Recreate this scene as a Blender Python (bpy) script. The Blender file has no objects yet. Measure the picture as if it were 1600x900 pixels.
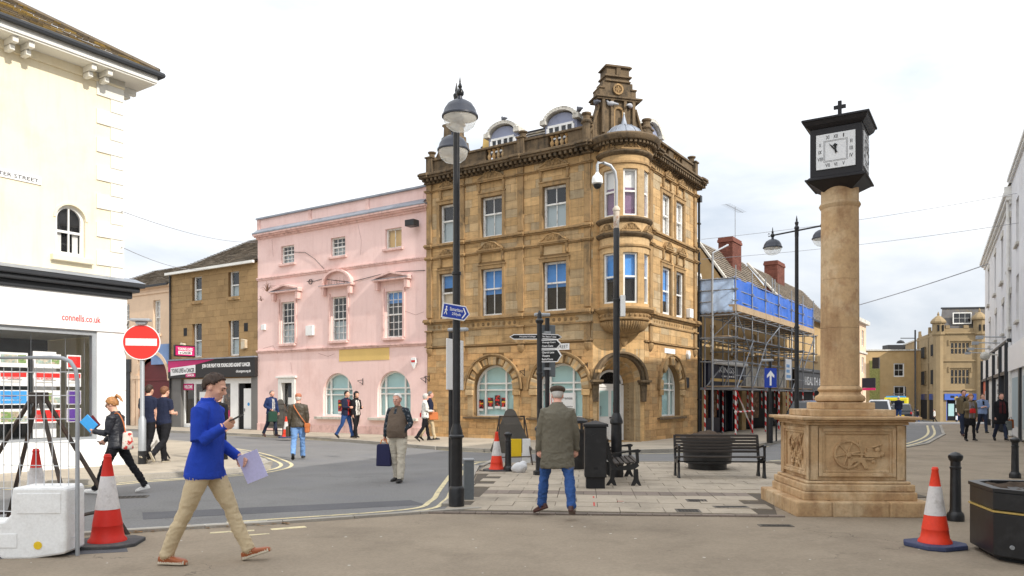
import bpy, bmesh, math, random
import numpy as np
from mathutils import Vector, Matrix, noise, kdtree
R = math.radians; PI = math.pi
S = bpy.context.scene
COL = S.collection
random.seed(7)

# ---------------------------------------------------------------- camera, sky, sun, exposure
cam = bpy.data.cameras.new('camera'); camo = bpy.data.objects.new('camera', cam); COL.objects.link(camo)
camo.location = (0, 0, 1.62); camo.rotation_euler = (R(90), 0, 0)
cam.sensor_width = 36; cam.lens = 27.0; cam.shift_y = 171/1600; cam.clip_end = 3000; cam.clip_start = .1
S.camera = camo
W = bpy.data.worlds.new('World'); S.world = W; W.use_nodes = True
nt = W.node_tree; nt.nodes.clear()
SUN_EL, SUN_X, SUN_Y = R(34), .75, -.66
SUN_AZ = math.atan2(SUN_X, SUN_Y)           # compass angle from +Y
def wn(t, **k):
    n = nt.nodes.new(t)
    for a, b in k.items(): setattr(n, a, b)
    return n
sky = wn('ShaderNodeTexSky', sky_type='NISHITA', sun_disc=False, sun_elevation=SUN_EL, sun_rotation=SUN_AZ, dust_density=2.0)
bg1 = wn('ShaderNodeBackground'); bg1.inputs[1].default_value = .11
nt.links.new(sky.outputs[0], bg1.inputs[0])
tc = wn('ShaderNodeTexCoord'); mp = wn('ShaderNodeMapping'); mp.inputs['Scale'].default_value = (1, 1, 2.6); mp.inputs['Location'].default_value = (.3, .15, .1)
nz = wn('ShaderNodeTexNoise'); nz.inputs['Scale'].default_value = 2.3; nz.inputs['Detail'].default_value = 7; nz.inputs['Roughness'].default_value = .52; nz.inputs['Distortion'].default_value = .25
cr = wn('ShaderNodeValToRGB')
cr.color_ramp.elements[0].position = .36; cr.color_ramp.elements[0].color = (.54, .60, .68, 1)
cr.color_ramp.elements[1].position = .60; cr.color_ramp.elements[1].color = (1.0, 1.0, 1.0, 1)
bg2 = wn('ShaderNodeBackground'); bg2.inputs[1].default_value = 1.08
mx = wn('ShaderNodeMixShader'); mx.inputs[0].default_value = .93
out = wn('ShaderNodeOutputWorld')
nt.links.new(tc.outputs['Generated'], mp.inputs[0]); nt.links.new(mp.outputs[0], nz.inputs['Vector']); nt.links.new(nz.outputs[0], cr.inputs[0])
sxyz = wn('ShaderNodeSeparateXYZ'); nt.links.new(tc.outputs['Generated'], sxyz.inputs[0])
gr = wn('ShaderNodeMapRange'); gr.inputs[1].default_value = 0; gr.inputs[2].default_value = 1; gr.inputs[3].default_value = .76; gr.inputs[4].default_value = 1.62; nt.links.new(sxyz.outputs[2], gr.inputs[0])   # overcast: brighter overhead
vmul = wn('ShaderNodeVectorMath', operation='SCALE'); nt.links.new(cr.outputs[0], vmul.inputs[0]); nt.links.new(gr.outputs[0], vmul.inputs['Scale'])
nt.links.new(vmul.outputs[0], bg2.inputs[0]); nt.links.new(bg1.outputs[0], mx.inputs[1]); nt.links.new(bg2.outputs[0], mx.inputs[2]); nt.links.new(mx.outputs[0], out.inputs[0])
sun = bpy.data.lights.new('sun', 'SUN'); sun.energy = 2.8; sun.angle = R(.6); sun.color = (1, .94, .85)
suno = bpy.data.objects.new('sun', sun); COL.objects.link(suno)
sd = Vector((SUN_X, SUN_Y, 0)).normalized()*math.cos(SUN_EL) + Vector((0, 0, math.sin(SUN_EL)))
suno.rotation_euler = sd.to_track_quat('Z', 'Y').to_euler()
vs = S.view_settings; vs.view_transform = 'Standard'; vs.look = 'None'; vs.gamma = 1; vs.exposure = .42; vs.use_curve_mapping = False
S.cycles.max_bounces = 6; S.cycles.diffuse_bounces = 3; S.cycles.glossy_bounces = 3; S.cycles.transparent_max_bounces = 10
S.cycles.use_denoising = True

# ---------------------------------------------------------------- helpers
def srgb(*c):
    if len(c) == 1: c = tuple(int(c[0][i:i+2], 16) for i in (0, 2, 4))
    return tuple(((v/255)/12.92 if v/255 <= .04045 else ((v/255+.055)/1.055)**2.4) for v in c)
MATS = {}
def mat(name, col, rough=.8, var=.12, vs=1.2, fine=.06, fs=40, bump=.0, bs=60, rnd=0., metal=0., spec=.4, coat=0, stain=None, sts=.8, stw=.5, aniso=None, emit=None, col2=None, c2s=3., c2t=(.5, .6), streak=None, crack=0):
    """procedural surface: large mottling, fine grain, per-piece variation, shaped stains, bump"""
    if name in MATS: return MATS[name]
    m = bpy.data.materials.new(name); m.use_nodes = True; t = m.node_tree; N = t.nodes; L = t.links
    b = N['Principled BSDF']
    b.inputs['Roughness'].default_value = rough; b.inputs['Metallic'].default_value = metal
    b.inputs['Specular IOR Level'].default_value = spec
    if coat: b.inputs['Coat Weight'].default_value = coat; b.inputs['Coat Roughness'].default_value = .1
    g = N.new('ShaderNodeNewGeometry'); pos = g.outputs['Position']
    if aniso:
        mpn = N.new('ShaderNodeMapping'); mpn.inputs['Scale'].default_value = aniso; L.new(pos, mpn.inputs[0]); pos = mpn.outputs[0]
    def ns(scale, det=4, rgh=.6):
        n = N.new('ShaderNodeTexNoise'); n.inputs['Scale'].default_value = scale; n.inputs['Detail'].default_value = det; n.inputs['Roughness'].default_value = rgh
        L.new(pos, n.inputs['Vector']); return n.outputs['Fac']
    def mth(op, a, c):
        n = N.new('ShaderNodeMath'); n.operation = op
        for i, v in enumerate((a, c)):
            if isinstance(v, (int, float)): n.inputs[i].default_value = v
            else: L.new(v, n.inputs[i])
        return n.outputs[0]
    base = None
    rgb = N.new('ShaderNodeRGB'); rgb.outputs[0].default_value = (*col, 1); base = rgb.outputs[0]
    def ramp(v, a, c):
        n = N.new('ShaderNodeMapRange'); n.inputs[1].default_value = a; n.inputs[2].default_value = c; L.new(v, n.inputs[0]); return n.outputs[0]
    def mixc(f, a, c):
        n = N.new('ShaderNodeMix'); n.data_type = 'RGBA'; L.new(f, n.inputs[0]); L.new(a, n.inputs[6])
        if isinstance(c, tuple): n.inputs[7].default_value = (*c, 1)
        else: L.new(c, n.inputs[7])
        return n.outputs[2]
    if col2 and rnd > .15:      # whole pieces differ in tone
        oi2 = N.new('ShaderNodeObjectInfo'); fr2 = mth('FRACT', mth('MULTIPLY', mth('ADD', oi2.outputs['Random'], g.outputs['Random Per Island']), 7.13), 0)
        base = mixc(ramp(fr2, .45, .95), base, col2)
    elif col2: base = mixc(ramp(ns(c2s, 5), *c2t), base, col2)
    if stain: base = mixc(mth('MULTIPLY', ramp(ns(sts, 6, .7), .5, .68), stw), base, stain)
    if streak:
        ms = N.new('ShaderNodeMapping'); ms.inputs['Scale'].default_value = (2.6, 2.6, .28); L.new(g.outputs['Position'], ms.inputs[0])
        sn = N.new('ShaderNodeTexNoise'); sn.inputs['Scale'].default_value = 2.2; sn.inputs['Detail'].default_value = 6; sn.inputs['Roughness'].default_value = .65; L.new(ms.outputs[0], sn.inputs['Vector'])
        base = mixc(mth('MULTIPLY', ramp(sn.outputs['Fac'], .5, .7), streak[1]), base, streak[0])
    if crack:
        vo = N.new('ShaderNodeTexVoronoi'); vo.feature = 'DISTANCE_TO_EDGE'; vo.inputs['Scale'].default_value = crack
        dn = N.new('ShaderNodeTexNoise'); dn.inputs['Scale'].default_value = 1.7; dn.inputs['Detail'].default_value = 5; L.new(pos, dn.inputs['Vector'])
        vm = N.new('ShaderNodeVectorMath'); vm.operation = 'MULTIPLY_ADD'; L.new(dn.outputs['Color'], vm.inputs[0]); vm.inputs[1].default_value = (1.4, 1.4, 0); L.new(pos, vm.inputs[2]); L.new(vm.outputs[0], vo.inputs['Vector'])
        cm = mth('MULTIPLY', mth('LESS_THAN', vo.outputs['Distance'], .005*crack), ramp(ns(.35, 3), .5, .6))
        base = mixc(mth('MULTIPLY', cm, .65), base, tuple(c*.35 for c in col))
    val = None
    def addv(v):
        nonlocal val
        val = v if val is None else mth('MULTIPLY', val, v)
    if var: addv(mth('ADD', mth('MULTIPLY', ramp(ns(vs, 4), .3, .7), 2*var), 1-var))
    if fine: addv(mth('ADD', mth('MULTIPLY', ramp(ns(fs, 3), .3, .7), 2*fine), 1-fine))
    if rnd:
        oi = N.new('ShaderNodeObjectInfo')
        f = mth('FRACT', mth('ADD', oi.outputs['Random'], g.outputs['Random Per Island']), 0)
        addv(mth('ADD', mth('MULTIPLY', f, 2*rnd), 1-rnd))
    if val is not None:
        h = N.new('ShaderNodeHueSaturation'); L.new(base, h.inputs['Color']); L.new(val, h.inputs['Value']); base = h.outputs[0]
    L.new(base, b.inputs['Base Color'])
    if bump:
        bn = N.new('ShaderNodeBump'); bn.inputs['Strength'].default_value = bump; bn.inputs['Distance'].default_value = .02
        L.new(ns(bs, 5, .65), bn.inputs['Height']); L.new(bn.outputs[0], b.inputs['Normal'])
    if emit:
        b.inputs['Emission Color'].default_value = (*emit, 1); b.inputs['Emission Strength'].default_value = 1
    MATS[name] = m; return m
def glass(name, tint=(1, 1, 1), gloss=1.0, rough=.015, milk=0):
    if name in MATS: return MATS[name]
    m = bpy.data.materials.new(name); m.use_nodes = True; t = m.node_tree; N = t.nodes; L = t.links; N.clear()
    o = N.new('ShaderNodeOutputMaterial'); tr = N.new('ShaderNodeBsdfTransparent'); tr.inputs[0].default_value = (*tint, 1)
    gl = N.new('ShaderNodeBsdfGlossy'); gl.inputs['Roughness'].default_value = rough; gl.inputs[0].default_value = (gloss, gloss, gloss, 1)
    fr = N.new('ShaderNodeFresnel'); fr.inputs[0].default_value = 1.6
    if milk:
        df = N.new('ShaderNodeBsdfDiffuse'); df.inputs[0].default_value = (.8, .79, .75, 1); tl = N.new('ShaderNodeBsdfTranslucent'); tl.inputs[0].default_value = (.8, .79, .75, 1); ad = N.new('ShaderNodeAddShader'); L.new(df.outputs[0], ad.inputs[0]); L.new(tl.outputs[0], ad.inputs[1]); m2 = N.new('ShaderNodeMixShader'); m2.inputs[0].default_value = milk; L.new(tr.outputs[0], m2.inputs[1]); L.new(ad.outputs[0], m2.inputs[2]); tr = m2
    ge = N.new('ShaderNodeNewGeometry'); mu = N.new('ShaderNodeMath'); mu.operation = 'SUBTRACT'; mu.use_clamp = True; L.new(fr.outputs[0], mu.inputs[0]); L.new(ge.outputs['Backfacing'], mu.inputs[1])
    mi = N.new('ShaderNodeMixShader'); L.new(mu.outputs[0], mi.inputs[0]); L.new(tr.outputs[0], mi.inputs[1]); L.new(gl.outputs[0], mi.inputs[2]); L.new(mi.outputs[0], o.inputs[0])
    MATS[name] = m; return m

class MB:
    def __init__(s): s.v = []; s.f = []
    def add(s, vs, fs):
        o = len(s.v); s.v += [tuple(v) for v in vs]; s.f += [tuple(i+o for i in f) for f in fs]; return s
    def box(s, x0, x1, y0, y1, z0, z1):
        return s.add([(x0,y0,z0),(x1,y0,z0),(x1,y1,z0),(x0,y1,z0),(x0,y0,z1),(x1,y0,z1),(x1,y1,z1),(x0,y1,z1)],
                     [(0,3,2,1),(4,5,6,7),(0,1,5,4),(1,2,6,5),(2,3,7,6),(3,0,4,7)])
    def cbox(s, c, sx, sy, sz, rz=0):
        b = MB().box(-sx/2, sx/2, -sy/2, sy/2, 0, sz); return s.join(b, Matrix.Translation(c) @ Matrix.Rotation(rz, 4, 'Z'))
    def join(s, o, M=None):
        return s.add([M @ Vector(v) if M else v for v in o.v], o.f)
    def prism(s, poly, y0, y1):     # poly in (x,z), anticlockwise seen from -y
        n = len(poly)
        return s.add([(x, y0, z) for x, z in poly]+[(x, y1, z) for x, z in poly],
                     [tuple(range(n)), tuple(range(2*n-1, n-1, -1))]+[(i, n+i, n+(i+1) % n, (i+1) % n) for i in range(n)])
    def slab(s, poly, z0, z1):      # poly in (x,y) anticlockwise
        n = len(poly)
        return s.add([(x, y, z0) for x, y in poly]+[(x, y, z1) for x, y in poly],
                     [tuple(range(n-1, -1, -1)), tuple(range(n, 2*n))]+[(i, (i+1) % n, n+(i+1) % n, n+i) for i in range(n)])
    def lathe(s, prof, c=(0, 0, 0), seg=20, a0=0, a1=2*PI, sq=1):    # prof [(r,z)]
        full = abs(a1-a0-2*PI) < 1e-6; m = seg if full else seg+1; o = []
        for r, z in prof:
            for i in range(m):
                a = a0+(a1-a0)*i/seg; o.append((c[0]+r*math.cos(a), c[1]+r*math.sin(a)*sq, c[2]+z))
        f = []
        for j in range(len(prof)-1):
            for i in range(seg):
                k = (i+1) % m
                f.append((j*m+i, j*m+k, (j+1)*m+k, (j+1)*m+i))
        if full:
            if prof[0][0] > 1e-4: f.append(tuple(range(m-1, -1, -1)))
            if prof[-1][0] > 1e-4: f.append(tuple((len(prof)-1)*m+i for i in range(m)))
        return s.add(o, f)
    def tube(s, pts, r, seg=8, caps=True):
        pts = [Vector(p) for p in pts]; n = len(pts); rr = r if isinstance(r, (list, tuple)) else [r]*n
        o = []; ref = None
        for i, p in enumerate(pts):
            d = (pts[min(i+1, n-1)]-pts[max(i-1, 0)]).normalized()
            if ref is None: ref = Vector((0, 0, 1)) if abs(d.z) < .9 else Vector((1, 0, 0))
            x = d.cross(ref).normalized(); y = d.cross(x); ref = -d.cross(x).cross(d).cross(d) if False else ref
            for k in range(seg):
                a = 2*PI*k/seg; o.append(p+(x*math.cos(a)-y*math.sin(a))*rr[i])
        f = [(i*seg+k, i*seg+(k+1) % seg, (i+1)*seg+(k+1) % seg, (i+1)*seg+k) for i in range(n-1) for k in range(seg)]
        if caps: f += [tuple(range(seg-1, -1, -1)), tuple((n-1)*seg+k for k in range(seg))]
        return s.add(o, f)
    def arch(s, cx, cz, ri, ro, y0, y1, a0=0, a1=PI, seg=16):       # ring sector in xz plane
        for i in range(seg):
            b0 = a0+(a1-a0)*i/seg; b1 = a0+(a1-a0)*(i+1)/seg
            q = [(cx+r*math.cos(b), cz+r*math.sin(b)) for r, b in ((ri, b0), (ro, b0), (ro, b1), (ri, b1))]
            n0 = len(s.v); s.v += [(x, y0, z) for x, z in q]+[(x, y1, z) for x, z in q]
            s.f += [(n0+0, n0+1, n0+2, n0+3), (n0+1, n0+5, n0+6, n0+2), (n0+4, n0+0, n0+3, n0+7)]
            if i == 0: s.f.append((n0, n0+4, n0+5, n0+1))
            if i == seg-1: s.f.append((n0+3, n0+2, n0+6, n0+7))
        return s
    def ball(s, c, rx, ry=None, rz=None, seg=12, rings=8):
        ry = ry or rx; rz = rz or rx
        pr = [(max(math.sin(PI*j/rings), 1e-5), -math.cos(PI*j/rings)) for j in range(rings+1)]
        b = MB().lathe(pr, seg=seg); return s.add([(c[0]+v[0]*rx, c[1]+v[1]*ry, c[2]+v[2]*rz) for v in b.v], b.f)
    def mesh(s, name, smooth=None):
        me = bpy.data.meshes.new(name); me.from_pydata(s.v, [], s.f); me.validate()
        if smooth is not None:
            me.shade_smooth(); me.set_sharp_from_angle(angle=R(smooth))
        return me
def obj(name, mb, m, parent=None, M=None, smooth=None, bev=0, fix=True):
    me = mb.mesh(name, smooth) if isinstance(mb, MB) else mb
    if isinstance(mb, MB) and fix:
        bm = bmesh.new(); bm.from_mesh(me); bmesh.ops.recalc_face_normals(bm, faces=bm.faces); bm.to_mesh(me); bm.free()
    if m is not None and not me.materials: me.materials.append(m if not isinstance(m, str) else MATS[m])
    o = bpy.data.objects.new(name, me); COL.objects.link(o)
    if parent: o.parent = parent
    if M is not None: o.matrix_local = M
    if bev:
        b = o.modifiers.new('bevel', 'BEVEL'); b.width = bev; b.segments = 2; b.limit_method = 'ANGLE'; b.angle_limit = R(40)
    return o
def tag(o, label=None, cat=None, group=None, kind=None):
    for k, v in (('label', label), ('category', cat), ('group', group), ('kind', kind)):
        if v: o[k] = v
    return o
def thing(name, label, cat, loc=(0, 0, 0), rz=0, group=None):
    o = bpy.data.objects.new(name, None); COL.objects.link(o); o.location = loc; o.rotation_euler = (0, 0, rz); o.empty_display_size = .2
    return tag(o, label, cat, group)
def copy_tree(o, parent=None):
    c = o.copy(); COL.objects.link(c); c.parent = parent
    for ch in list(o.children): copy_tree(ch, c)
    return c
UNIT = {}
def unit(m):
    """one shared unit block per material"""
    if m not in UNIT:
        UNIT[m] = MB().box(-.5, .5, -.5, .5, -.5, .5).mesh('block'); UNIT[m].materials.append(MATS[m])
    return UNIT[m]
def piece(name, m, x0, x1, y0, y1, z0, z1, parent, M=None, rot=0):
    o = bpy.data.objects.new(name, unit(m)); COL.objects.link(o); o.parent = parent
    L = Matrix.Translation(((x0+x1)/2, (y0+y1)/2, (z0+z1)/2)) @ Matrix.Rotation(rot, 4, 'Z') @ Matrix.Diagonal((abs(x1-x0), abs(y1-y0), abs(z1-z0), 1))
    o.matrix_local = (M @ L) if M is not None else L
    return o
_TX = {}
def text_mesh(body, bold=0.0, ext=.0):
    k = (body, bold, ext)
    if k not in _TX:
        c = bpy.data.curves.new('lettering', 'FONT'); c.body = body; c.offset = bold; c.extrude = ext; c.resolution_u = 2; c.align_x = 'CENTER'; c.align_y = 'CENTER'
        o = bpy.data.objects.new('lettering', c); COL.objects.link(o)
        dg = bpy.context.evaluated_depsgraph_get(); me = bpy.data.meshes.new_from_object(o.evaluated_get(dg))
        bpy.data.objects.remove(o); _TX[k] = me
    return _TX[k]
def text(name, body, m, w, h, parent, c, bold=.0, ext=0, rot=None):
    """flat lettering w x h, centred at c, standing upright and read from -y; rot = extra matrix"""
    me = text_mesh(body, bold, ext).copy(); n = len(me.vertices); co = np.zeros(n*3); me.vertices.foreach_get('co', co); co = co.reshape(-1, 3)
    mn, mxx = co.min(0), co.max(0); sc = np.array([w/max(mxx[0]-mn[0], 1e-6), h/max(mxx[1]-mn[1], 1e-6), 1]); co = (co-(mn+mxx)/2*[1, 1, 0])*sc
    co = np.stack([co[:, 0], -co[:, 2], co[:, 1]], 1); me.vertices.foreach_set('co', co.ravel().astype(np.float32)); me.materials.clear()
    M = Matrix.Translation(c)
    if rot is not None: M = M @ rot
    return obj(name, me, m, parent, M)
def bez(pts, n=8):
    """Catmull-Rom smoothing of a polyline"""
    P = [Vector(p) for p in pts]; P = [2*P[0]-P[1]]+P+[2*P[-1]-P[-2]]; o = []
    for i in range(1, len(P)-2):
        for k in range(n):
            t = k/n; a, b, c, d = P[i-1], P[i], P[i+1], P[i+2]
            o.append(.5*((2*b)+(c-a)*t+(2*a-5*b+4*c-d)*t*t+(3*b-a-3*c+d)*t**3))
    return o+[P[-2]]
def ribbon(path, w, off, z):
    mb = MB(); vs = []
    P = [Vector((p[0], p[1], 0)) for p in path]
    for i, p in enumerate(P):
        d = (P[min(i+1, len(P)-1)]-P[max(i-1, 0)]).normalized(); n = Vector((-d.y, d.x, 0))
        a = p+n*(off-w/2); b = p+n*(off+w/2); vs += [(a.x, a.y, z), (b.x, b.y, z)]
    return mb.add(vs, [(2*i, 2*i+2, 2*i+3, 2*i+1) for i in range(len(P)-1)])
def g(px, py, z=0):
    """ground point seen at a photograph pixel (survey helper)"""
    Y = (1.62-z)*1200/(py-621); return ((px-800)/1200*Y, Y)
def at(px, py, Y): return ((px-800)/1200*Y, Y, 1.62+(621-py)*Y/1200)

# ---------------------------------------------------------------- materials
mat('asphalt', srgb(125, 124, 123), .92, var=.14, vs=.9, fine=.16, fs=34, bump=.35, bs=150, stain=srgb(100, 100, 104), sts=.45, stw=.6, spec=.25, crack=.35)
mat('tan_asphalt', srgb(149, 136, 119), .92, var=.12, vs=.8, fine=.1, fs=34, bump=.4, bs=130, stain=srgb(122, 111, 97), sts=.6, stw=.65, spec=.25, crack=.3)
mat('slab', srgb(170, 158, 141), .85, var=.10, vs=1.5, fine=.1, fs=40, bump=.12, bs=80, rnd=.06, stain=srgb(120, 112, 100), sts=1.3, stw=.5)
mat('slab_dark', srgb(126, 114, 104), .85, var=.1, fine=.1, rnd=.15, bump=.1)
mat('joint', srgb(92, 84, 74), .95, bump=.2)
mat('pavement', srgb(174, 163, 146), .9, var=.1, vs=.8, fine=.14, fs=80, bump=.2, rnd=.1, stain=srgb(120, 112, 102), sts=.7, stw=.5)
mat('kerb', srgb(160, 154, 144), .85, var=.12, fine=.1, bump=.15, rnd=.12)
mat('line_cream', srgb(214, 200, 160), .8, var=.1, fine=.15, fs=30, stain=srgb(130, 126, 118), sts=5, stw=.8)
mat('line_white', srgb(205, 203, 196), .8, var=.1, fine=.15, fs=30, stain=srgb(130, 128, 122), sts=5, stw=.8)
mat('iron', srgb(66, 62, 58), .7, var=.2, fs=60, bump=.3, metal=.3)
mat('black', srgb(24, 25, 28), .38, var=.1, fine=.05, spec=.5, stain=srgb(60, 60, 62), sts=6, stw=.35)
mat('black_matt', srgb(30, 30, 32), .7, var=.1)
mat('stone', srgb(197, 162, 114), .88, var=.14, vs=1.4, fine=.10, fs=22, bump=.35, bs=38, rnd=.18, stain=srgb(150, 122, 84), sts=2.4, stw=.6, aniso=(1, 1, 4), col2=srgb(176, 158, 128), streak=(srgb(104, 90, 70), .4))
mat('stone_trim', srgb(164, 134, 94), .88, var=.15, vs=1.6, fine=.1, fs=25, bump=.3, bs=40, rnd=.06, stain=srgb(104, 90, 70), sts=2.6, stw=.75, streak=(srgb(74, 66, 54), .5))
mat('stone_dark', srgb(112, 95, 73), .9, var=.2, vs=2, fine=.14, fs=20, bump=.4, bs=35, rnd=.1, stain=srgb(60, 54, 46), sts=2.4, stw=.85, streak=(srgb(52, 47, 41), .7))
mat('stone_joint', srgb(136, 110, 76), .95, var=.1, bump=.2)
mat('stone_red', srgb(199, 159, 109), .9, var=.14, vs=1.8, fine=.12, fs=24, bump=.55, bs=30, rnd=.2, stain=srgb(156, 116, 78), sts=2.6, stw=.6, col2=srgb(186, 156, 114), aniso=(1, 1, 3), streak=(srgb(118, 94, 68), .3))
mat('lead', srgb(150, 156, 166), .55, var=.15, fs=15, metal=.35, stain=srgb(100, 104, 110), sts=2, stw=.5)
mat('slate', srgb(92, 90, 90), .8, var=.15, vs=2, rnd=.18, bump=.2, stain=srgb(140, 120, 60), sts=2.2, stw=.4)
mat('roof_tile', srgb(128, 117, 103), .85, var=.15, vs=2, rnd=.2, bump=.25, stain=srgb(70, 66, 58), sts=1.5, stw=.6)
mat('moss_tile', srgb(108, 96, 80), .9, var=.2, vs=3, rnd=.22, bump=.3, col2=srgb(150, 124, 62), c2s=4, c2t=(.52, .62), stain=srgb(62, 58, 52), sts=3, stw=.8)
mat('white_paint', srgb(232, 231, 226), .55, var=.05, fine=.03, spec=.4, stain=srgb(170, 166, 158), sts=4, stw=.25)
mat('white_gloss', srgb(238, 238, 236), .4, var=.03, fine=.02, stain=srgb(190, 188, 182), sts=3, stw=.2)
mat('old_white', srgb(236, 235, 231), .6, var=.08, fine=.05, stain=srgb(140, 128, 112), sts=6, stw=.7)
mat('white_stone', srgb(206, 202, 192), .8, var=.12, stain=srgb(120, 112, 100), sts=3, stw=.7, bump=.2)
mat('lilac', srgb(148, 154, 176), .7, var=.08, stain=srgb(110, 116, 140), sts=2, stw=.4)
mat('pink', srgb(242, 210, 204), .85, var=.05, vs=.6, fine=.03, fs=30, bump=.06, bs=30, stain=srgb(226, 188, 180), sts=.9, stw=.5, streak=(srgb(204, 166, 158), .22))
mat('pink_trim', srgb(234, 198, 190), .85, var=.06, vs=1, fine=.03, bump=.06, stain=srgb(190, 150, 142), sts=2.5, stw=.6, streak=(srgb(160, 122, 114), .5))
mat('tan_stone', srgb(162, 134, 95), .9, var=.12, vs=1, fine=.08, fs=25, bump=.25, bs=40, rnd=.10, stain=srgb(118, 94, 64), sts=1, stw=.5)
mat('tan_joint', srgb(128, 100, 66), .95)
mat('peach', srgb(224, 196, 168), .85, var=.05, stain=srgb(196, 168, 142), sts=.8, stw=.5)
mat('cream', srgb(240, 229, 201), .85, var=.02, vs=.5, fine=.02, bump=.04, stain=srgb(228, 206, 158), sts=.8, stw=.3, streak=(srgb(214, 192, 146), .2))
mat('quoin', srgb(226, 224, 216), .8, var=.03, fine=.03, bump=.05)
mat('fasc_white', srgb(240, 240, 238), .5, var=.02, fine=.01)
mat('gutter', srgb(48, 50, 54), .5, var=.1)
mat('painted_room_dark', srgb(26, 26, 28), .9, var=.3, vs=2)  # darkness of unlit rooms put into the colour of flat sheets
mat('blind_teal', srgb(170, 206, 206), .8, var=.04, vs=1.5, fine=.02)
mat('blind_grey', srgb(168, 182, 186), .8, var=.05)
mat('blind_blue', srgb(84, 150, 220), .8, var=.08, vs=3)
mat('curtain_purple', srgb(124, 96, 124), .85, var=.12, vs=4)
mat('curtain_white', srgb(216, 216, 214), .85, var=.06)
mat('steel', srgb(150, 154, 160), .45, var=.12, fine=.08, metal=.6, stain=srgb(110, 106, 100), sts=5, stw=.4)
mat('galv', srgb(168, 172, 176), .5, var=.12, metal=.45)
mat('wood_board', srgb(172, 150, 122), .85, var=.14, vs=3, fine=.1, fs=20, rnd=.15)
mat('red_paint', srgb(200, 38, 36), .5, var=.05)
mat('maroon', srgb(98, 26, 30), .5, var=.1)
mat('magenta', srgb(196, 34, 108), .5, var=.03)
mat('fascia_black', srgb(40, 37, 36), .5, var=.06)
mat('navy', srgb(24, 28, 48), .5, var=.06)
mat('grey_stone', srgb(112, 110, 108), .7, var=.1, rnd=.08)
mat('brick_red', srgb(112, 68, 56), .9, var=.15, vs=4, fine=.15, fs=25, rnd=.2, bump=.3)
mat('ochre', srgb(186, 158, 114), .88, var=.08, stain=srgb(168, 132, 80), sts=.5, stw=.5, bump=.1)
mat('tudor', srgb(152, 132, 100), .88, var=.1, vs=1, fine=.08, bump=.2, rnd=.08, stain=srgb(146, 128, 100), sts=.6, stw=.5)
mat('white_brick', srgb(222, 222, 223), .8, var=.04, fine=.04, bump=.08, stain=srgb(186, 184, 184), sts=1, stw=.4, rnd=.05)
mat('orange_paint', srgb(206, 96, 60), .6)
mat('yellow_patch', srgb(222, 190, 120), .85, var=.05)
mat('soil', srgb(74, 60, 48), 1, var=.3, vs=8, bump=.8, bs=30)
mat('cone_red', srgb(214, 44, 32), .5, var=.06, fine=.04, stain=srgb(160, 40, 32), sts=5, stw=.4)
mat('cone_orange', srgb(236, 66, 40), .5, var=.05, stain=srgb(190, 54, 36), sts=5, stw=.35)
mat('cone_white', srgb(214, 210, 208), .55, var=.06, stain=srgb(150, 140, 132), sts=7, stw=.55)
mat('rubber', srgb(72, 72, 74), .85, var=.12, fine=.1, bump=.2, stain=srgb(110, 106, 100), sts=4, stw=.5)
mat('rubber_blue', srgb(58, 66, 98), .7, var=.12, stain=srgb(84, 88, 104), sts=5, stw=.5)
mat('blue_sign', srgb(36, 66, 164), .45, var=.03)
mat('sign_white', srgb(238, 238, 238), .45, var=.02)
mat('sign_black', srgb(26, 26, 28), .45, var=.05)
mat('sign_back', srgb(112, 118, 122), .55, var=.08, metal=.4)
mat('dial', srgb(228, 230, 232), .45, var=.02)
mat('clock_black', srgb(26, 24, 28), .5, var=.08, spec=.4)
mat('col_stone', srgb(194, 162, 122), .82, var=.09, vs=2.6, fine=.09, fs=26, bump=.3, bs=30, rnd=.05, stain=srgb(156, 118, 84), sts=4.0, stw=.7, col2=srgb(206, 180, 144), c2s=1.6, streak=(srgb(134, 100, 70), .5))
mat('bench_wood', srgb(64, 58, 54), .6, var=.15, vs=3, fine=.12, fs=30, rnd=.12, aniso=(1, 1, 4))
mat('plastic_white', srgb(238, 239, 238), .5, var=.03, stain=srgb(196, 192, 186), sts=3, stw=.35)
mat('rust_iron', srgb(68, 60, 54), .75, var=.2, vs=5, stain=srgb(110, 74, 50), sts=5, stw=.5)
mat('yellow', srgb(232, 196, 40), .5, var=.04)
mat('gold', srgb(176, 150, 84), .5)
mat('paper', srgb(232, 232, 230), .8, var=.02)
mat('paper_lilac', srgb(190, 188, 226), .8)
mat('poster_red', srgb(176, 40, 44), .6, var=.3, vs=14)
mat('poster_dark', srgb(52, 36, 36), .6, var=.3, vs=20, col2=srgb(208, 60, 50), c2s=9, c2t=(.5, .56))
mat('poster_yellow', srgb(222, 182, 60), .6, var=.2, vs=20)
mat('card_photo', srgb(150, 170, 160), .5, var=.3, vs=16, col2=srgb(190, 180, 160), c2s=14, c2t=(.45, .55))
mat('card_photo_green', srgb(122, 152, 88), .5, var=.3, vs=16, col2=srgb(176, 160, 140), c2s=14, c2t=(.5, .55))
mat('card_sky', srgb(60, 150, 214), .5, var=.08)
mat('card_red', srgb(214, 44, 40), .5)
mat('card_purple', srgb(86, 48, 140), .5)
mat('text_red', srgb(216, 44, 48), .5, var=0, fine=0)
mat('text_white', srgb(240, 240, 240), .5, var=0, fine=0)
mat('text_black', srgb(22, 22, 24), .6, var=0, fine=0)
mat('tarp_blue', srgb(44, 98, 190), .45, var=.12, vs=2.5, bump=.6, bs=3.5, spec=.5)
glass('glass'); glass('glass_dim', (.8, .84, .86)); glass('lamp_glass', (.94, .95, .95), .9, .04, .28)
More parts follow.
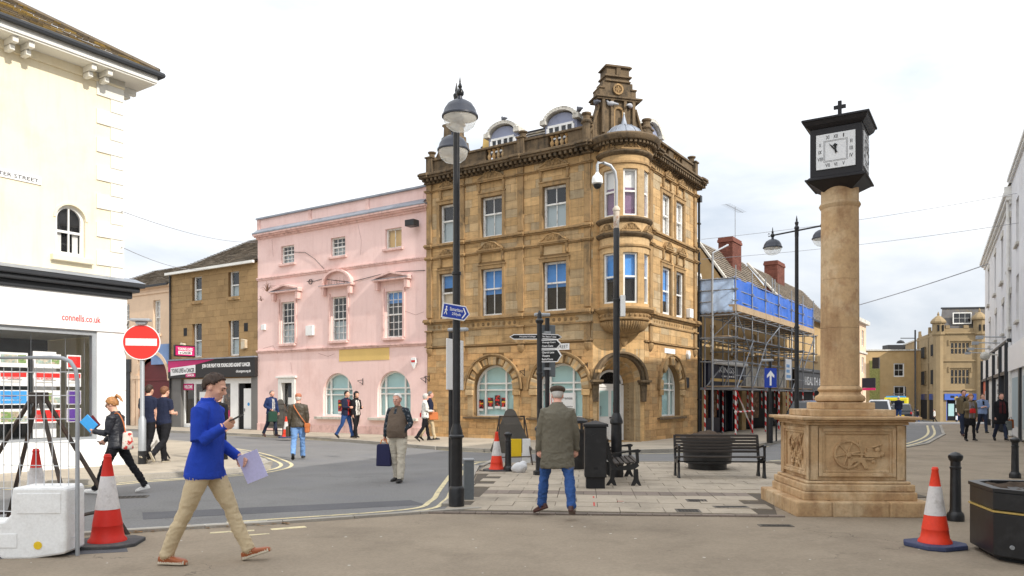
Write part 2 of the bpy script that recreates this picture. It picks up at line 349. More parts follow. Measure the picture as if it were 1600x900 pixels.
# ---------------------------------------------------------------- ground, roads, pavements
road = tag(obj('road', MB().add([(x, y, z) for y, z in ((-300, 0), (46, 0), (62, -.35), (95, -1.6), (1500, -1.6)) for x in (-900, 900)], [(2*i, 2*i+1, 2*i+3, 2*i+2) for i in range(4)]), 'asphalt'), kind='structure')
KERB_R = [(-.55, 18.9), (3, 18.9), (6.7, 18.95), (8.6, 20.0), (10.6, 22.2), (14.3, 26.4), (18.6, 33), (24.6, 44), (25.6, 46)]
fore_edge = [(-5.5, 8.75), (-3.0, 9.75), (-1.0, 10.75)]
fore = [(-60, -40), (60, -40), (60, 46), (25.7, 46)] + KERB_R[::-1][1:-1] + [(-.55, 18.9), (-.75, 17), (-.75, 13.3)] + fore_edge[::-1] + [(-60, -10)]
forecourt = tag(obj('forecourt', MB().slab(fore, -.1, .012), 'tan_asphalt'), kind='structure')
# slab plaza between the kerb and the clock
PL = [(-1.0, 10.72), (3.6, 10.42), (4.15, 12.3), (6.7, 12.3), (6.7, 18.8), (-.5, 18.8), (-.72, 17), (-.72, 13.3)]
plaza = tag(obj('plaza', MB().slab(PL, 0, .022), 'joint'), kind='structure')
def inpoly(x, y, P):
    c = False
    for i in range(len(P)):
        (x1, y1), (x2, y2) = P[i], P[i-1]
        if (y1 > y) != (y2 > y) and x < (x2-x1)*(y-y1)/(y2-y1)+x1: c = not c
    return c
ga = R(-5.5); gx = Vector((math.cos(ga), math.sin(ga))); gy = Vector((-math.sin(ga), math.cos(ga)))
sw, sl = .62, .46; n = 0
for r in range(-2, 24):
    ofs = .31*(r % 2) if r % 5 else 0
    for c in range(-6, 18):
        p = Vector((-.7, 10.4))+gx*(c*sw+ofs)+gy*(r*sl)
        cc = p+gx*sw/2+gy*sl/2
        if not all(inpoly(q.x, q.y, PL) for q in (cc-gx*.2-gy*.16, cc+gx*.2+gy*.16, cc+gx*.2-gy*.16, cc-gx*.2+gy*.16)): continue
        band = False
        if r == 5:
            for h in (0, 1, 2):
                q = cc+gx*(h-1)*sw/3
                piece('paver', 'slab_dark', q.x-sw/6+.004, q.x+sw/6-.004, q.y-sl/2+.004, q.y+sl/2-.004, 0, .038+random.uniform(-.003, .002), plaza, rot=ga)
        else:
            piece('paving_slab', 'slab_dark' if band else 'slab', cc.x-sw/2+.005, cc.x+sw/2-.005, cc.y-sl/2+.005, cc.y+sl/2-.005, 0, .038+random.uniform(-.004, .003), plaza, rot=ga)
        n += 1
# strip of small setts along the plaza's front edge
def along(path, step):
    P = [Vector(p) for p in path]; o = []; d0 = 0
    for a, b in zip(P, P[1:]):
        L = (b-a).length; d = d0
        while d < L:
            o.append((a+(b-a)*d/L, math.atan2((b-a).y, (b-a).x))); d += step
        d0 = d-L
    return o
for p, a in along([(-1.05, 10.66), (3.6, 10.34)], .22):
    piece('sett', 'slab_dark', p.x-.105, p.x+.105, p.y-.05, p.y+.05, 0, .034, plaza, rot=a)
# raised pavements with kerb stones
def kerbed(name, poly, kerb, h, m='pavement', kw=.15, closed=False):
    o = tag(obj(name, MB().slab(poly, -.1, h), m), kind='structure')
    for p, a in along([tuple(q) for q in kerb], .92):
        d = Vector((math.cos(a), math.sin(a))); q = p+d*.46
        piece('kerb_stone', 'kerb', q.x-.455, q.x+.455, q.y-kw/2, q.y+kw/2, -.1, h+.006, o, rot=a)
    return o
KP = [(-30, 44.9), (-22.1, 39.5), (-13.3, 33.8), (-10.6, 31.9), (-8, 29.8), (-5.5, 27.4), (-3.3, 24.9), (-1.9, 23.5), (0, 22.5), (2.8, 22.2), (4.9, 22.8), (6.8, 24.0), (8.3, 25.6), (11.2, 29.9), (17, 38.5), (21.9, 46)]
KPs = [(p.x, p.y) for p in bez([(x, y, 0) for x, y in KP], 3)]
pav = kerbed('pavement', KPs+[(10, 62), (-40, 62)], KPs, .1)
KL = [(-11.2, 13.2), (-9.3, 13.8), (-8.04, 14.25), (-7.3, 15.2), (-6.6, 15.75), (-5.9, 16.6), (-5.75, 17.8), (-6.4, 19.4), (-8.3, 22.8), (-11.3, 26.6), (-18, 32), (-28, 38.8)]
KLs = [(p.x, p.y) for p in bez([(x, y, 0) for x, y in KL], 3)]
pav2 = kerbed('pavement', KLs+[(-40, 30), (-24, 8)], KLs, .1)
KW = [(10.9, 19.2), (14.9, 25.9), (19.4, 32.8), (25.4, 43.8), (33.8, 59.8)]
# kerb of the plaza: pale stones flush along the road
for p, a in along([(-5.5, 8.8), (-3.0, 9.8), (-1.05, 10.75), (-.82, 13.3), (-.82, 17), (-.55, 18.95), (6.7, 19.0), (8.6, 20.08), (10.6, 22.3), (14.3, 26.5), (18.6, 33.1), (24.6, 44.1)], .92):
    d = Vector((math.cos(a), math.sin(a))); q = p+d*.46
    piece('kerb_stone', 'kerb', q.x-.455, q.x+.455, q.y-.06, q.y+.06, -.1, .045, forecourt, rot=a)
# painted lines
def dbl(name, path, offs, m='line_cream', w=.085, z=.005, sm=6):
    P = bez([(x, y, 0) for x, y in path], sm); mb = MB()
    for o in offs: mb.join(ribbon(P, w, o, z))
    return tag(obj(name, mb, m), kind='structure')
dbl('road_marking', [(-3.6, 9.75), (-1.4, 10.9), (-1.05, 12), (-1.05, 13.5), (-1.05, 17), (-.85, 19.0), (-.3, 19.3)], (0, .22))
dbl('road_marking', [(-9, 13.7), (-7.8, 14.05), (-7.1, 14.95), (-6.4, 15.5), (-5.6, 16.4), (-5.4, 17.8), (-6.0, 19.5), (-7.9, 22.8), (-11, 26.6)], (0, -.24))
dbl('road_marking', [(-13, 33.2), (-10.4, 31.6), (-7.8, 29.5), (-5.2, 27.1), (-3.0, 24.6), (-1.7, 23.2), (.1, 22.2), (2.8, 21.95), (5.05, 22.5), (8.5, 25.4)], (0,))
dbl('road_marking', [(6.7, 19.35), (8.5, 20.4), (10.35, 22.6), (14.0, 26.7), (18.3, 33.3), (24.2, 44.2)], (0, .26), 'line_cream', .1)
dbl('road_marking', [(-4.9, 9.35), (-3.2, 10.05)], (0,), 'line_white', .1)
# worn patches of cream paint on the forecourt's edge, and a darker repair strip
mat('patch', srgb(94, 94, 97), .95, var=.12, fine=.2, fs=90, bump=.4)
tag(obj('road_patch', MB().slab([(-4.9, 10.2), (-1.3, 11.6), (-1.6, 12.1), (-5.2, 10.8)], 0, .003), 'patch'), kind='structure')
tag(obj('road_patch', MB().slab([(-6.2, 7.3), (-4.0, 8.0), (-4.2, 8.35), (-6.4, 7.7)], 0, .0145), 'patch'), kind='structure')
for (x, y, w_, l_, a) in ((-3.35, 9.2, .5, .09, .35), (-2.75, 9.45, .42, .12, .5), (-3.0, 9.0, .3, .06, .4)):
    piece('paint_patch', 'line_cream', x-w_/2, x+w_/2, y-l_/2, y+l_/2, .01, .0145, forecourt, rot=a)
mat('spray_red', srgb(196, 70, 62), .8, stain=srgb(150, 130, 115), sts=9, stw=.9)
piece('paint_mark', 'spray_red', 1.24, 1.265, 11.2, 12.3, .02, .040, plaza, rot=ga)
piece('paint_mark', 'spray_red', 1.2, 1.7, 11.72, 11.74, .02, .0405, plaza, rot=ga)
# drain covers
mat('drain', srgb(104, 98, 90), .8, var=.15, bump=.2, metal=.2)
def drain(x, y, w, l, a, label, z=.04, inset='iron'):
    t = thing('drain_cover', label, 'drain cover', (x, y, 0), a, 'covers set in the paving')
    obj('frame', MB().box(-w/2, w/2, -l/2, l/2, 0, z), 'drain', t)
    for i in range(6):
        for j in range(4):
            u = -w/2+.03+(w-.06)*(i+.5)/6; v = -l/2+.03+(l-.06)*(j+.5)/4
            piece('tread', inset, u-w/18, u+w/18, v-l/14, v+l/14, z, z+.004, t)
drain(*g(1075, 802), .34, .32, ga, 'square iron cover in slabs nearest the front setts')
drain(*g(1090, 786), .34, .3, ga, 'small square cover in the slabs behind another one')
drain(*g(1142, 796), .5, .2, ga+.1, 'long narrow cover in the slabs before the column steps')
drain(*g(1212, 823), .42, .16, -.05, 'iron gully grate in tan asphalt before the column', .018)
drain(*g(205, 777), .5, .3, .3, 'worn cover in the road beside the left pavement', .008)
# litter of leaves near the cone, grit and gum on the paving
mat('leaf_litter', srgb(150, 112, 66), .9, rnd=.4)
rl = random.Random(5); mb = MB()
for i in range(150):
    x, y = (-4.9+rl.random()*2.1, 0); y = 8.8+(x+5.5)*.38+rl.gauss(0, .10); a = rl.random()*6; s = .008+.012*rl.random()
    z = .02+rl.random()*.012
    mb.add([(x+s*math.cos(a+k*PI/2)*(1 if k % 2 else 2), y+s*math.sin(a+k*PI/2)*(1 if k % 2 else 2), z+.004*(k == 0)) for k in range(4)], [(0, 1, 2, 3)])
tag(obj('leaf_litter', mb, 'leaf_litter'), 'dry brown leaves scattered along the road edge', 'leaves', kind='stuff')
mat('gum', srgb(196, 190, 178), .9)
mb = MB()
for i in range(130):
    x = rl.uniform(-6, 9); y = rl.uniform(5, 12); s = .008+.012*rl.random()**2
    if y > 9.6 and x < 0: continue
    mb.lathe([(s, 0), (s*.7, .0015)], (x, y, .0125 if y < 10.3 else .04), 7)
tag(obj('gum_spots', mb, 'gum'), 'small pale gum spots trodden into the paving', 'gum', kind='stuff')
# ---------------------------------------------------------------- building kit
class Fr:
    def __init__(s, root, M=None): s.root = root; s.M = M if M is not None else Matrix.Identity(4)
    def part(s, name, mb, m, parent=None, **k):
        return obj(name, mb, m, parent or s.root, None if parent else s.M, **k)
    def piece(s, name, m, *b, parent=None):
        return piece(name, m, *b, parent or s.root, None if parent else s.M)
    def text(s, body, m, w, h, c, parent=None, bold=0., ext=.002, name='lettering'):
        o = text(name, body, m, w, h, parent or s.root, c, bold, ext)
        if not parent: o.matrix_local = s.M @ Matrix.Translation(c)
        return o
def frame_at(root, x, y, ang):
    return Fr(root, Matrix.Translation((x-root.location.x, y-root.location.y, 0)) @ Matrix.Rotation(ang, 4, 'Z'))
def wall_mesh(u0, u1, z0, z1, ops, depth=.22, y=0., seg=16):
    """wall sheet at y with openings (u0,u1,z0,z1,arch) and reveals going in"""
    mb = MB(); us = sorted({u0, u1, *[o[0] for o in ops], *[o[1] for o in ops]}); zs = sorted({z0, z1, *[o[2] for o in ops], *[o[3] for o in ops]})
    us = [u for u in us if u0 <= u <= u1]; zs = [z for z in zs if z0 <= z <= z1]
    for a, b in zip(us, us[1:]):
        for c, d in zip(zs, zs[1:]):
            m, q = (a+b)/2, (c+d)/2
            if any(o[0] < m < o[1] and o[2] < q < o[3] for o in ops): continue
            mb.add([(a, y, c), (b, y, c), (b, y, d), (a, y, d)], [(0, 1, 2, 3)])
    for o in ops:
        a, b, c, d = o[:4]; yb = y+depth
        if len(o) > 4 and o[4]:
            r = (b-a)/2; cx = (a+b)/2; cz = d-r
            pts = [(cx+r*math.cos(PI*i/seg), cz+r*math.sin(PI*i/seg)) for i in range(seg+1)]
            for (x1, zz1), (x2, zz2) in zip(pts, pts[1:]):
                mb.add([(x1, y, zz1), (x1, y, d), (x2, y, d), (x2, y, zz2)], [(0, 1, 2, 3)])
                mb.add([(x1, y, zz1), (x2, y, zz2), (x2, yb, zz2), (x1, yb, zz1)], [(0, 1, 2, 3)])
            top = cz
        else:
            top = d; mb.add([(a, y, d), (b, y, d), (b, yb, d), (a, yb, d)], [(3, 2, 1, 0)])
        mb.add([(a, y, c), (a, y, top), (a, yb, top), (a, yb, c)], [(0, 1, 2, 3)])
        mb.add([(b, y, c), (b, y, top), (b, yb, top), (b, yb, c)], [(3, 2, 1, 0)])
        mb.add([(a, y, c), (b, y, c), (b, yb, c), (a, yb, c)], [(3, 2, 1, 0)])
    return mb
def sash(fr, u0, u1, z0, z1, y=.13, cols=2, rows=(1, 1), split=.5, fw=.07, bar=.028, m='white_paint', back=(('painted_room_dark', 0, 1),), sill=None, gl='glass', name='window', label=None, dz=.12):
    mb = MB(); zm = z0+(z1-z0)*(1-split)
    mb.box(u0, u0+fw, y, y+.09, z0, z1); mb.box(u1-fw, u1, y, y+.09, z0, z1)
    mb.box(u0+fw, u1-fw, y+.001, y+.09, z0, z0+fw*1.2); mb.box(u0+fw, u1-fw, y+.001, y+.09, z1-fw, z1)
    if rows[1]: mb.box(u0+fw, u1-fw, y+.012, y+.07, zm-.03, zm+.03)
    for zz0, zz1, nr, yy in ((zm+.03 if rows[1] else z0+fw*1.2, z1-fw, rows[0], y+.018), (z0+fw*1.2, zm-.03, rows[1], y+.045)):
        if not nr: continue
        for i in range(1, cols):
            x = u0+fw+(u1-u0-2*fw)*i/cols; mb.box(x-bar/2, x+bar/2, yy, yy+.03, zz0, zz1)
        for j in range(1, nr):
            q = zz0+(zz1-zz0)*j/nr; mb.box(u0+fw, u1-fw, yy+.002, yy+.028, q-bar/2, q+bar/2)
    w = fr.part(name, mb, m, bev=.004)
    if label: w['label'] = label
    if rows[1]:
        fr.part('pane', MB().box(u0+fw, u1-fw, y+.03, y+.034, zm+.03, z1-fw), gl, w)
        fr.part('pane', MB().box(u0+fw, u1-fw, y+.058, y+.062, z0+fw*1.2, zm-.03), gl, w)
    else:
        fr.part('pane', MB().box(u0+fw, u1-fw, y+.03, y+.034, z0+fw*1.2, z1-fw), gl, w)
    for bm, f0, f1 in back:
        fr.part('blind' if bm != 'painted_room_dark' else 'dark_backing', MB().box(u0+.01, u1-.01, y+dz, y+dz+.02, z0+(z1-z0)*f0, z0+(z1-z0)*f1), bm, w)  # near-black sheet behind the glass, painted in place of a shaded room
    if sill:
        fr.part('sill', MB().box(u0-sill[0], u1+sill[0], -sill[1], y+.02, z0-sill[2], z0-.002), sill[3], w, bev=.006)
    return w
def arch_window(fr, cx, r, z0, zs, y=.2, m='white_paint', back='blind_teal', mull=(.22, .74), fw=.075):
    """round-headed shop window: frame ring, two mullions, two transoms, film behind the glass"""
    mb = MB(); u0, u1 = cx-r, cx+r
    mb.box(u0, u0+fw, y, y+.1, z0, zs); mb.box(u1-fw, u1, y, y+.1, z0, zs); mb.box(u0+fw, u1-fw, y, y+.1, z0, z0+fw)
    mb.arch(cx, zs, r-fw, r, y+.001, y+.1, seg=20)
    for f in mull:
        x = u0+2*r*f; h = zs+math.sqrt(max((r-fw*.6)**2-(x-cx)**2, 0)); mb.box(x-.035, x+.035, y+.012, y+.09, z0+fw, h)
    for q in (zs-.02, zs+.22):
        w = math.sqrt(r*r-max(q-zs, 0)**2)-fw*.6; mb.box(cx-w, cx+w, y+.02, y+.085, q-.03, q+.03)
    w = fr.part('window', mb, m, bev=.004)
    def disc(rr, yy, t):
        P = [(cx-rr, z0+.02), (cx+rr, z0+.02)]+[(cx+rr*math.cos(PI*i/20), zs+rr*math.sin(PI*i/20)) for i in range(21)]
        return MB().prism(P, yy, yy+t)
    fr.part('pane', disc(r-.03, y+.05, .005), 'glass', w)
    fr.part('window_film', disc(r-.01, y+.115, .02), back, w)
    return w
def courses(fr, parent, u0, u1, z0, z1, ops, h, lens, m, proud=.012, gap=.008, limit=300, name='block', seed=1, var=.006, y=0.):
    """squared stone laid in courses round the openings; first `limit` stones are single pieces, the rest one part"""
    rr = random.Random(seed); nz = max(1, round((z1-z0)/h)); hh = (z1-z0)/nz; out = []
    for j in range(nz):
        a, b = z0+j*hh, z0+(j+1)*hh; q = (a+b)/2; segs = [(u0, u1)]
        for o in ops:
            if not (o[2]-.02 < q < o[3]): continue
            lo, hi = o[0], o[1]
            if len(o) > 4 and o[4]:
                r = (hi-lo)/2; cz = o[3]-r; cx = (lo+hi)/2
                if q > cz: w = math.sqrt(max(r*r-(q-cz)**2, 0)); lo, hi = cx-w, cx+w
            ns = []
            for s0, s1 in segs:
                if hi <= s0 or lo >= s1: ns.append((s0, s1))
                else:
                    if lo > s0: ns.append((s0, lo))
                    if hi < s1: ns.append((hi, s1))
            segs = ns
        for s0, s1 in segs:
            u = s0
            while u < s1-.01:
                l = rr.uniform(*lens)
                if s1-u-l < lens[0]*.5: l = s1-u
                out.append((u+gap/2, min(u+l, s1)-gap/2, y-proud-rr.uniform(0, var), y+.004, a+gap/2, b-gap/2)); u += l
    k = min(limit, len(out)); idx = set(rr.sample(range(len(out)), k)) if len(out) > limit else set(range(len(out)))
    rest = MB()
    for i, b in enumerate(out):
        if b[1]-b[0] < .02: continue
        if i in idx: fr.piece(name, m, *b, parent=parent)
        else: rest.box(*b)
    if rest.v: tag(fr.part(name+'work', rest, m, parent), kind='stuff')
    return len(out)
def band(mb, u0, u1, steps, y=0.):
    """moulding: steps of (z0,z1,projection)"""
    for a, b, p in steps: mb.box(u0-p*.35, u1+p*.35, y-p, y+.02, a, b)
    return mb
def scroll_pediment(mb, cx, z, w, h, y=-.12, d=.14):
    """carved crest: bell-shaped panel, two volutes and a palmette, on a shelf"""
    P = [(cx-w/2, z)]+[(cx+w/2-w*i/16, z+h*(math.sin(PI*i/16)**1.3)*.92) for i in range(17)][1:-1][::1]
    pts = [(cx-w/2, z), (cx+w/2, z)]+[(cx+w/2*math.cos(PI*i/14), z+h*math.sin(PI*i/14)**1.6) for i in range(1, 14)]
    mb.prism(pts, y, y+d)
    for s in (-1, 1):
        for k, rr in enumerate((.30, .17)):
            c = (cx+s*w*.17, z+h*.42)
            mb.tube([(c[0]+s*h*rr*1.25*math.cos(t), y-.012, c[1]+h*rr*1.3*math.sin(t)) for t in np.linspace(0, 2*PI, 13)], h*.07, 5, False)
        mb.tube([(cx+s*w*.47, y-.012, z+.02), (cx+s*w*.36, y-.018, z+h*.3), (cx+s*w*.2, y-.018, z+h*.80), (cx+s*.01, y-.01, z+h*.97)], h*.085, 6)
    for t in (-.5, 0, .5): mb.tube([(cx, y-.015, z+h*.15), (cx+t*h*.5, y-.03, z+h*.78)], [h*.05, h*.09], 6)
    mb.box(cx-w*.54, cx+w*.54, y-.05, y+d, z-.05, z-.001); mb.box(cx-w*.5, cx+w*.5, y-.025, y+d, z-.1, z-.051)
    return mb
def baluster(mb, x, y, z0, h, r=.07, seg=10):
    pr = [(.9, 0), (.9, .08), (.5, .12), (.45, .18), (.75, .3), (.95, .42), (.8, .52), (.45, .68), (.38, .76), (.6, .82), (.5, .86), (.9, .92), (.9, 1)]
    return mb.lathe([(a*r, b*h) for a, b in pr], (x, y, z0), seg)
def shell(fr, u0, u1, y0, y1, z0, z1, m='painted_room_dark', name='back_walls'):
    """the rest of the building behind its front"""
    mb = MB()
    mb.add([(u0, y0, z0), (u0, y1, z0), (u0, y1, z1), (u0, y0, z1)], [(0, 1, 2, 3)]); mb.add([(u1, y0, z0), (u1, y1, z0), (u1, y1, z1), (u1, y0, z1)], [(0, 1, 2, 3)])
    mb.add([(u0, y1, z0), (u1, y1, z0), (u1, y1, z1), (u0, y1, z1)], [(0, 1, 2, 3)]); mb.add([(u0, y0, z1), (u1, y0, z1), (u1, y1, z1), (u0, y1, z1)], [(0, 1, 2, 3)])
    return fr.part(name, mb, m)
def tiled(mb, u0, u1, ya, za, yb, zb, rows, tw, rr, th=.025, lift=.02):
    """courses of overlapping tiles from eaves (ya,za) up to ridge (yb,zb)"""
    L = math.hypot(yb-ya, zb-za); dy, dz = (yb-ya)/L, (zb-za)/L; ny, nz_ = -dz, dy; st = L/rows
    for j in range(rows):
        u = u0-(tw/2 if j % 2 else 0)
        while u < u1:
            a, b = max(u+.004, u0), min(u+tw-.004, u1); u += tw
            if b-a < .02: continue
            l = lift+rr.uniform(0, .012); s0, s1 = j*st, (j+1.3)*st
            p0 = (ya+dy*s0+ny*(l+th), za+dz*s0+nz_*(l+th)); p1 = (ya+dy*s1+ny*th*.3, za+dz*s1+nz_*th*.3); q0 = (ya+dy*s0+ny*l, za+dz*s0+nz_*l)
            mb.add([(a, p0[0], p0[1]), (b, p0[0], p0[1]), (b, p1[0], p1[1]), (a, p1[0], p1[1]), (a, q0[0], q0[1]), (b, q0[0], q0[1])], [(0, 1, 2, 3), (4, 5, 1, 0)])
    return mb
AL, AR = R(-33.69), R(56.31)
def bl(u): return (-3.32+u*.83205, 30.2-u*.5547)

# ---------------------------------------------------------------- the corner bank, golden stone
bank = thing('corner_building', 'ornate golden stone corner building with round oriel, gables and white corner door', 'building', (3.79, 25.46, 0))
B = frame_at(bank, -3.32, 30.2, AL); BR_ = frame_at(bank, 3.79, 25.46, AR)
pL = bl(7.3); pR = (3.79+1.45*.5547, 25.46+1.45*.83205); CA = math.atan2(pR[1]-pL[1], pR[0]-pL[0]); CW = math.hypot(pR[1]-pL[1], pR[0]-pL[0])
BC = frame_at(bank, *pL, CA)
ZT = 10.0
opsL = [(.62, 1.42, 7.58, 9.08), (2.62, 3.57, 7.58, 9.08), (5.31, 6.27, 7.58, 9.08), (.62, 1.42, 4.65, 6.4), (2.62, 3.57, 4.65, 6.4), (5.31, 6.27, 4.65, 6.4), (2.26, 4.06, .9, 2.82, True), (5.1, 6.9, .9, 2.82, True)]
opsR = [(2.98, 3.8, 7.58, 9.08), (4.3, 5.12, 7.58, 9.08), (2.98, 3.8, 4.68, 6.4), (4.3, 5.12, 4.68, 6.4), (2.95, 4.75, .9, 2.82, True)]
wl = B.part('wall', wall_mesh(0, 7.3, 0, ZT, opsL), 'stone_joint'); wr = BR_.part('wall', wall_mesh(1.45, 6.6, 0, ZT, opsR), 'stone_joint')
def grow(ops, r=.42, s=.12):
    o = []
    for q in ops: o.append((q[0]-r, q[1]+r, q[3]-(q[1]-q[0])/2-.02, q[3]+r, True) if len(q) > 4 else (q[0]-s, q[1]+s, q[2]-.02, q[3]+s))
    o += [(q[0], q[1], q[2], q[3]-(q[1]-q[0])/2) for q in ops if len(q) > 4]
    return o
nb = courses(B, wl, .0, 7.3, .0, 3.5, grow(opsL), .235, (.3, .62), 'stone_red', limit=170, seed=3, var=.012)
nb = courses(B, wl, .0, 7.3, 3.62, ZT, grow(opsL), .30, (.42, .8), 'stone', limit=130, seed=4)
courses(BR_, wr, 1.45, 6.6, .0, 3.5, grow(opsR), .235, (.3, .62), 'stone_red', limit=0, seed=5, var=.012)
courses(BR_, wr, 1.45, 6.6, 3.62, ZT, grow(opsR), .30, (.42, .8), 'stone', limit=0, seed=6)
def bank_front(F, ops, u0, u1, pils, peds, arches, narrow=()):
    # window surrounds and hoods
    for o in ops:
        if len(o) > 4: continue
        a, b, c, d = o; mb = MB(); t = .13
        mb.box(a-t, a-.001, -.05, .02, c, d+t); mb.box(b+.001, b+t, -.05, .02, c, d+t); mb.box(a-.001, b+.001, -.048, .02, d+.001, d+t)
        mb.box(a-t*.45, a-.002, -.03, .05, c, d+t*.4); mb.box(b+.002, b+t*.45, -.03, .05, c, d+t*.4)
        mb.box(a-t-.03, b+t+.03, -.075, .02, d+t+.001, d+t+.045)
        F.part('surround', mb, 'stone_trim', bev=.008)
    for cx, z, w in peds:
        F.part('carved_crest', scroll_pediment(MB(), cx, z, w, .27 if w > .8 else .22), 'stone_trim', smooth=40)
        for s in (-1, 1): F.part('console', MB().lathe([(.0, -.02), (.035, 0), (.06, .08), (.045, .2), (.075, .33)], (cx+s*w*.46, -.04, z-.44), 8), 'stone_trim', smooth=50)
    # pilasters, each a shaft with base and cap
    for p in pils:
        for z0, z1 in ((3.62, 4.18), (4.72, 6.98), (7.1, 7.42), (7.62, 9.62), (9.68, 9.93)):
            F.part('pilaster', MB().box(p, p+.25, -.085, .02, z0, z1), 'stone_trim', bev=.012)
        mb = MB(); mb.lathe([(.02, -.36), (.09, -.3), (.15, -.2), (.17, -.08), (.13, -.02), (.18, 0), (.18, .06)], (p+.125, .02, 3.56), 12)
        F.part('corbel', mb, 'stone_trim', smooth=40)
    # string courses and the main entablature
    for nm, st in (('string_course', [(3.56, 3.60, .06)]), ('string_course', [(6.98, 7.02, .06), (7.02, 7.06, .09), (7.06, 7.09, .05)]), ('string_course', [(7.43, 7.48, .07), (7.48, 7.55, .13), (7.55, 7.58, .09)]),
                   ('string_course', [(4.17, 4.22, .06), (4.47, 4.53, .09), (4.53, 4.61, .17), (4.61, 4.65, .13)]), ('string_course', [(9.62, 9.66, .06), (9.66, 9.7, .1)]),
                   ('cornice', [(9.94, 10.0, .1), (10.12, 10.2, .38), (10.2, 10.27, .44), (10.27, 10.32, .36)])):
        mb = band(MB(), u0, u1, st)
        for p in pils:
            for a, b, q in st: mb.box(p-.04-q*.1, p+.29+q*.1, -q-.085, .015, a-.002, b+.002)
        F.part(nm, mb, 'stone_dark' if nm == 'cornice' else 'stone_trim', bev=.008)
    # frieze of square flowers and dentils
    mb = MB(); u = u0+.12
    while u < u1-.1:
        if not any(p-.1 < u < p+.35 for p in pils):
            mb.lathe([(.075, 0), (.07, .015), (.03, .02), (.035, .035), (0.001, .045)], (0, 0, 0), 8); nv = len(mb.v)
            for i in range(nv-40, nv): x, y, z = mb.v[i]; mb.v[i] = (u+x, .0-z-.005, 4.345+y)
        u += .235
    tag(F.part('frieze_flowers', mb, 'stone_trim'), kind='stuff')
    mb = MB(); u = u0
    while u < u1:
        mb.box(u, u+.10, -.34, .0, 10.001, 10.115); mb.box(u+.01, u+.09, -.2, 0, 9.95, 10.0); u += .205
    tag(F.part('modillions', mb, 'stone_dark'), kind='stuff')
    # arched ground-floor windows
    for cx in arches:
        r = .9; zs = 1.92
        for i in range(9):
            a0 = PI*i/9+.03; a1 = PI*(i+1)/9-.03; pr = .10 if i % 2 == 0 else .035
            F.part('voussoir', MB().arch(cx, zs, r+.005 if i % 2 == 0 else r+.05, r+.30 if i % 2 == 0 else r+.28, -pr, .1, a0-(.02 if i % 2 == 0 else -.03), a1+(.02 if i % 2 == 0 else -.03), 3), 'stone', bev=.02)
        F.part('hood_mould', MB().arch(cx, zs, r+.30, r+.36, -.08, .02, 0, PI, 24).arch(cx, zs, r+.36, r+.42, -.13, .02, 0, PI, 24), 'stone_trim', bev=.01)
        for s in (-1, 1):
            mb = MB(); a, b = sorted((cx+s*(r+.01), cx+s*(r+.33))); mb.box(a, b, -.11, .15, zs-.22, zs-.005)
            a, b = sorted((cx+s*(r+.02), cx+s*(r+.28))); mb.box(a, b, -.03, .15, .9, zs-.221)
            F.part('impost', mb, 'stone', bev=.012)
        F.part('sill', MB().box(cx-r-.42, cx+r+.42, -.14, .22, .82, .895), 'stone_dark', bev=.012)
bank_front(B, opsL, 0, 7.3, (0, 1.6, 4.27, 6.99), [(1.02, 9.72, .72), (3.09, 9.72, 1.2), (5.79, 9.72, 1.2), (1.02, 7.11, .72), (3.09, 7.11, 1.1), (5.79, 7.11, 1.1)], (3.16, 6.0))
bank_front(BR_, opsR, 1.45, 6.6, (1.78, 6.15), [(3.4, 9.72, .75), (4.72, 9.72, .75), (3.4, 7.11, .75), (4.72, 7.11, .75)], (3.85,))
# windows of the left front
bk3 = (('painted_room_dark', 0, 1), ('blind_grey', .03, .62)); bkb = (('painted_room_dark', 0, 1),)
def blue(f, f2=1): return (('painted_room_dark', 0, f-.002), ('blind_blue', f, f2))
sash(B, .62, 1.42, 7.58, 9.08, .12, 1, m='old_white', back=(('blind_grey', 0, .6), ('painted_room_dark', .6, 1)), split=.42)
sash(B, 2.62, 3.57, 7.58, 9.08, .12, 2, m='old_white', back=(('blind_grey', 0, .6), ('painted_room_dark', .6, 1)), split=.42)
sash(B, 5.31, 6.27, 7.58, 9.08, .12, 2, m='old_white', back=(('blind_grey', 0, .62), ('painted_room_dark', .62, 1)), split=.42)
mat('board_cream', srgb(206, 196, 176), .8, stain=srgb(196, 150, 90), sts=2, stw=.7)
sash(B, .62, 1.42, 4.65, 6.4, .12, 1, m='old_white', back=(('board_cream', 0, .58), ('painted_room_dark', .58, .7), ('blind_blue', .7, 1)), split=.42)
sash(B, 2.62, 3.57, 4.65, 6.4, .12, 2, m='old_white', back=blue(.47), split=.42)
sash(B, 5.31, 6.27, 4.65, 6.4, .12, 2, m='old_white', back=blue(.5), split=.42)
sash(BR_, 2.98, 3.8, 7.58, 9.08, .05, 1, m='old_white', back=(('curtain_white', 0, 1),)); sash(BR_, 4.3, 5.12, 7.58, 9.08, .05, 1, m='old_white', back=(('curtain_white', 0, 1),))
sash(BR_, 2.98, 3.8, 4.68, 6.4, .05, 1, m='old_white', back=blue(.3)); sash(BR_, 4.3, 5.12, 4.68, 6.4, .05, 1, m='old_white', back=bkb)
aw1 = arch_window(B, 3.16, .9, .9, 1.92); aw2 = arch_window(B, 6.0, .9, .9, 1.92); aw3 = arch_window(BR_, 3.85, .9, .9, 1.92)
def poster(F, par, u, z, w, h, y=.302, seed=0):
    p = F.part('poster', MB().box(u, u+w, y, y+.003, z, z+h), 'poster_dark', par)
    return p
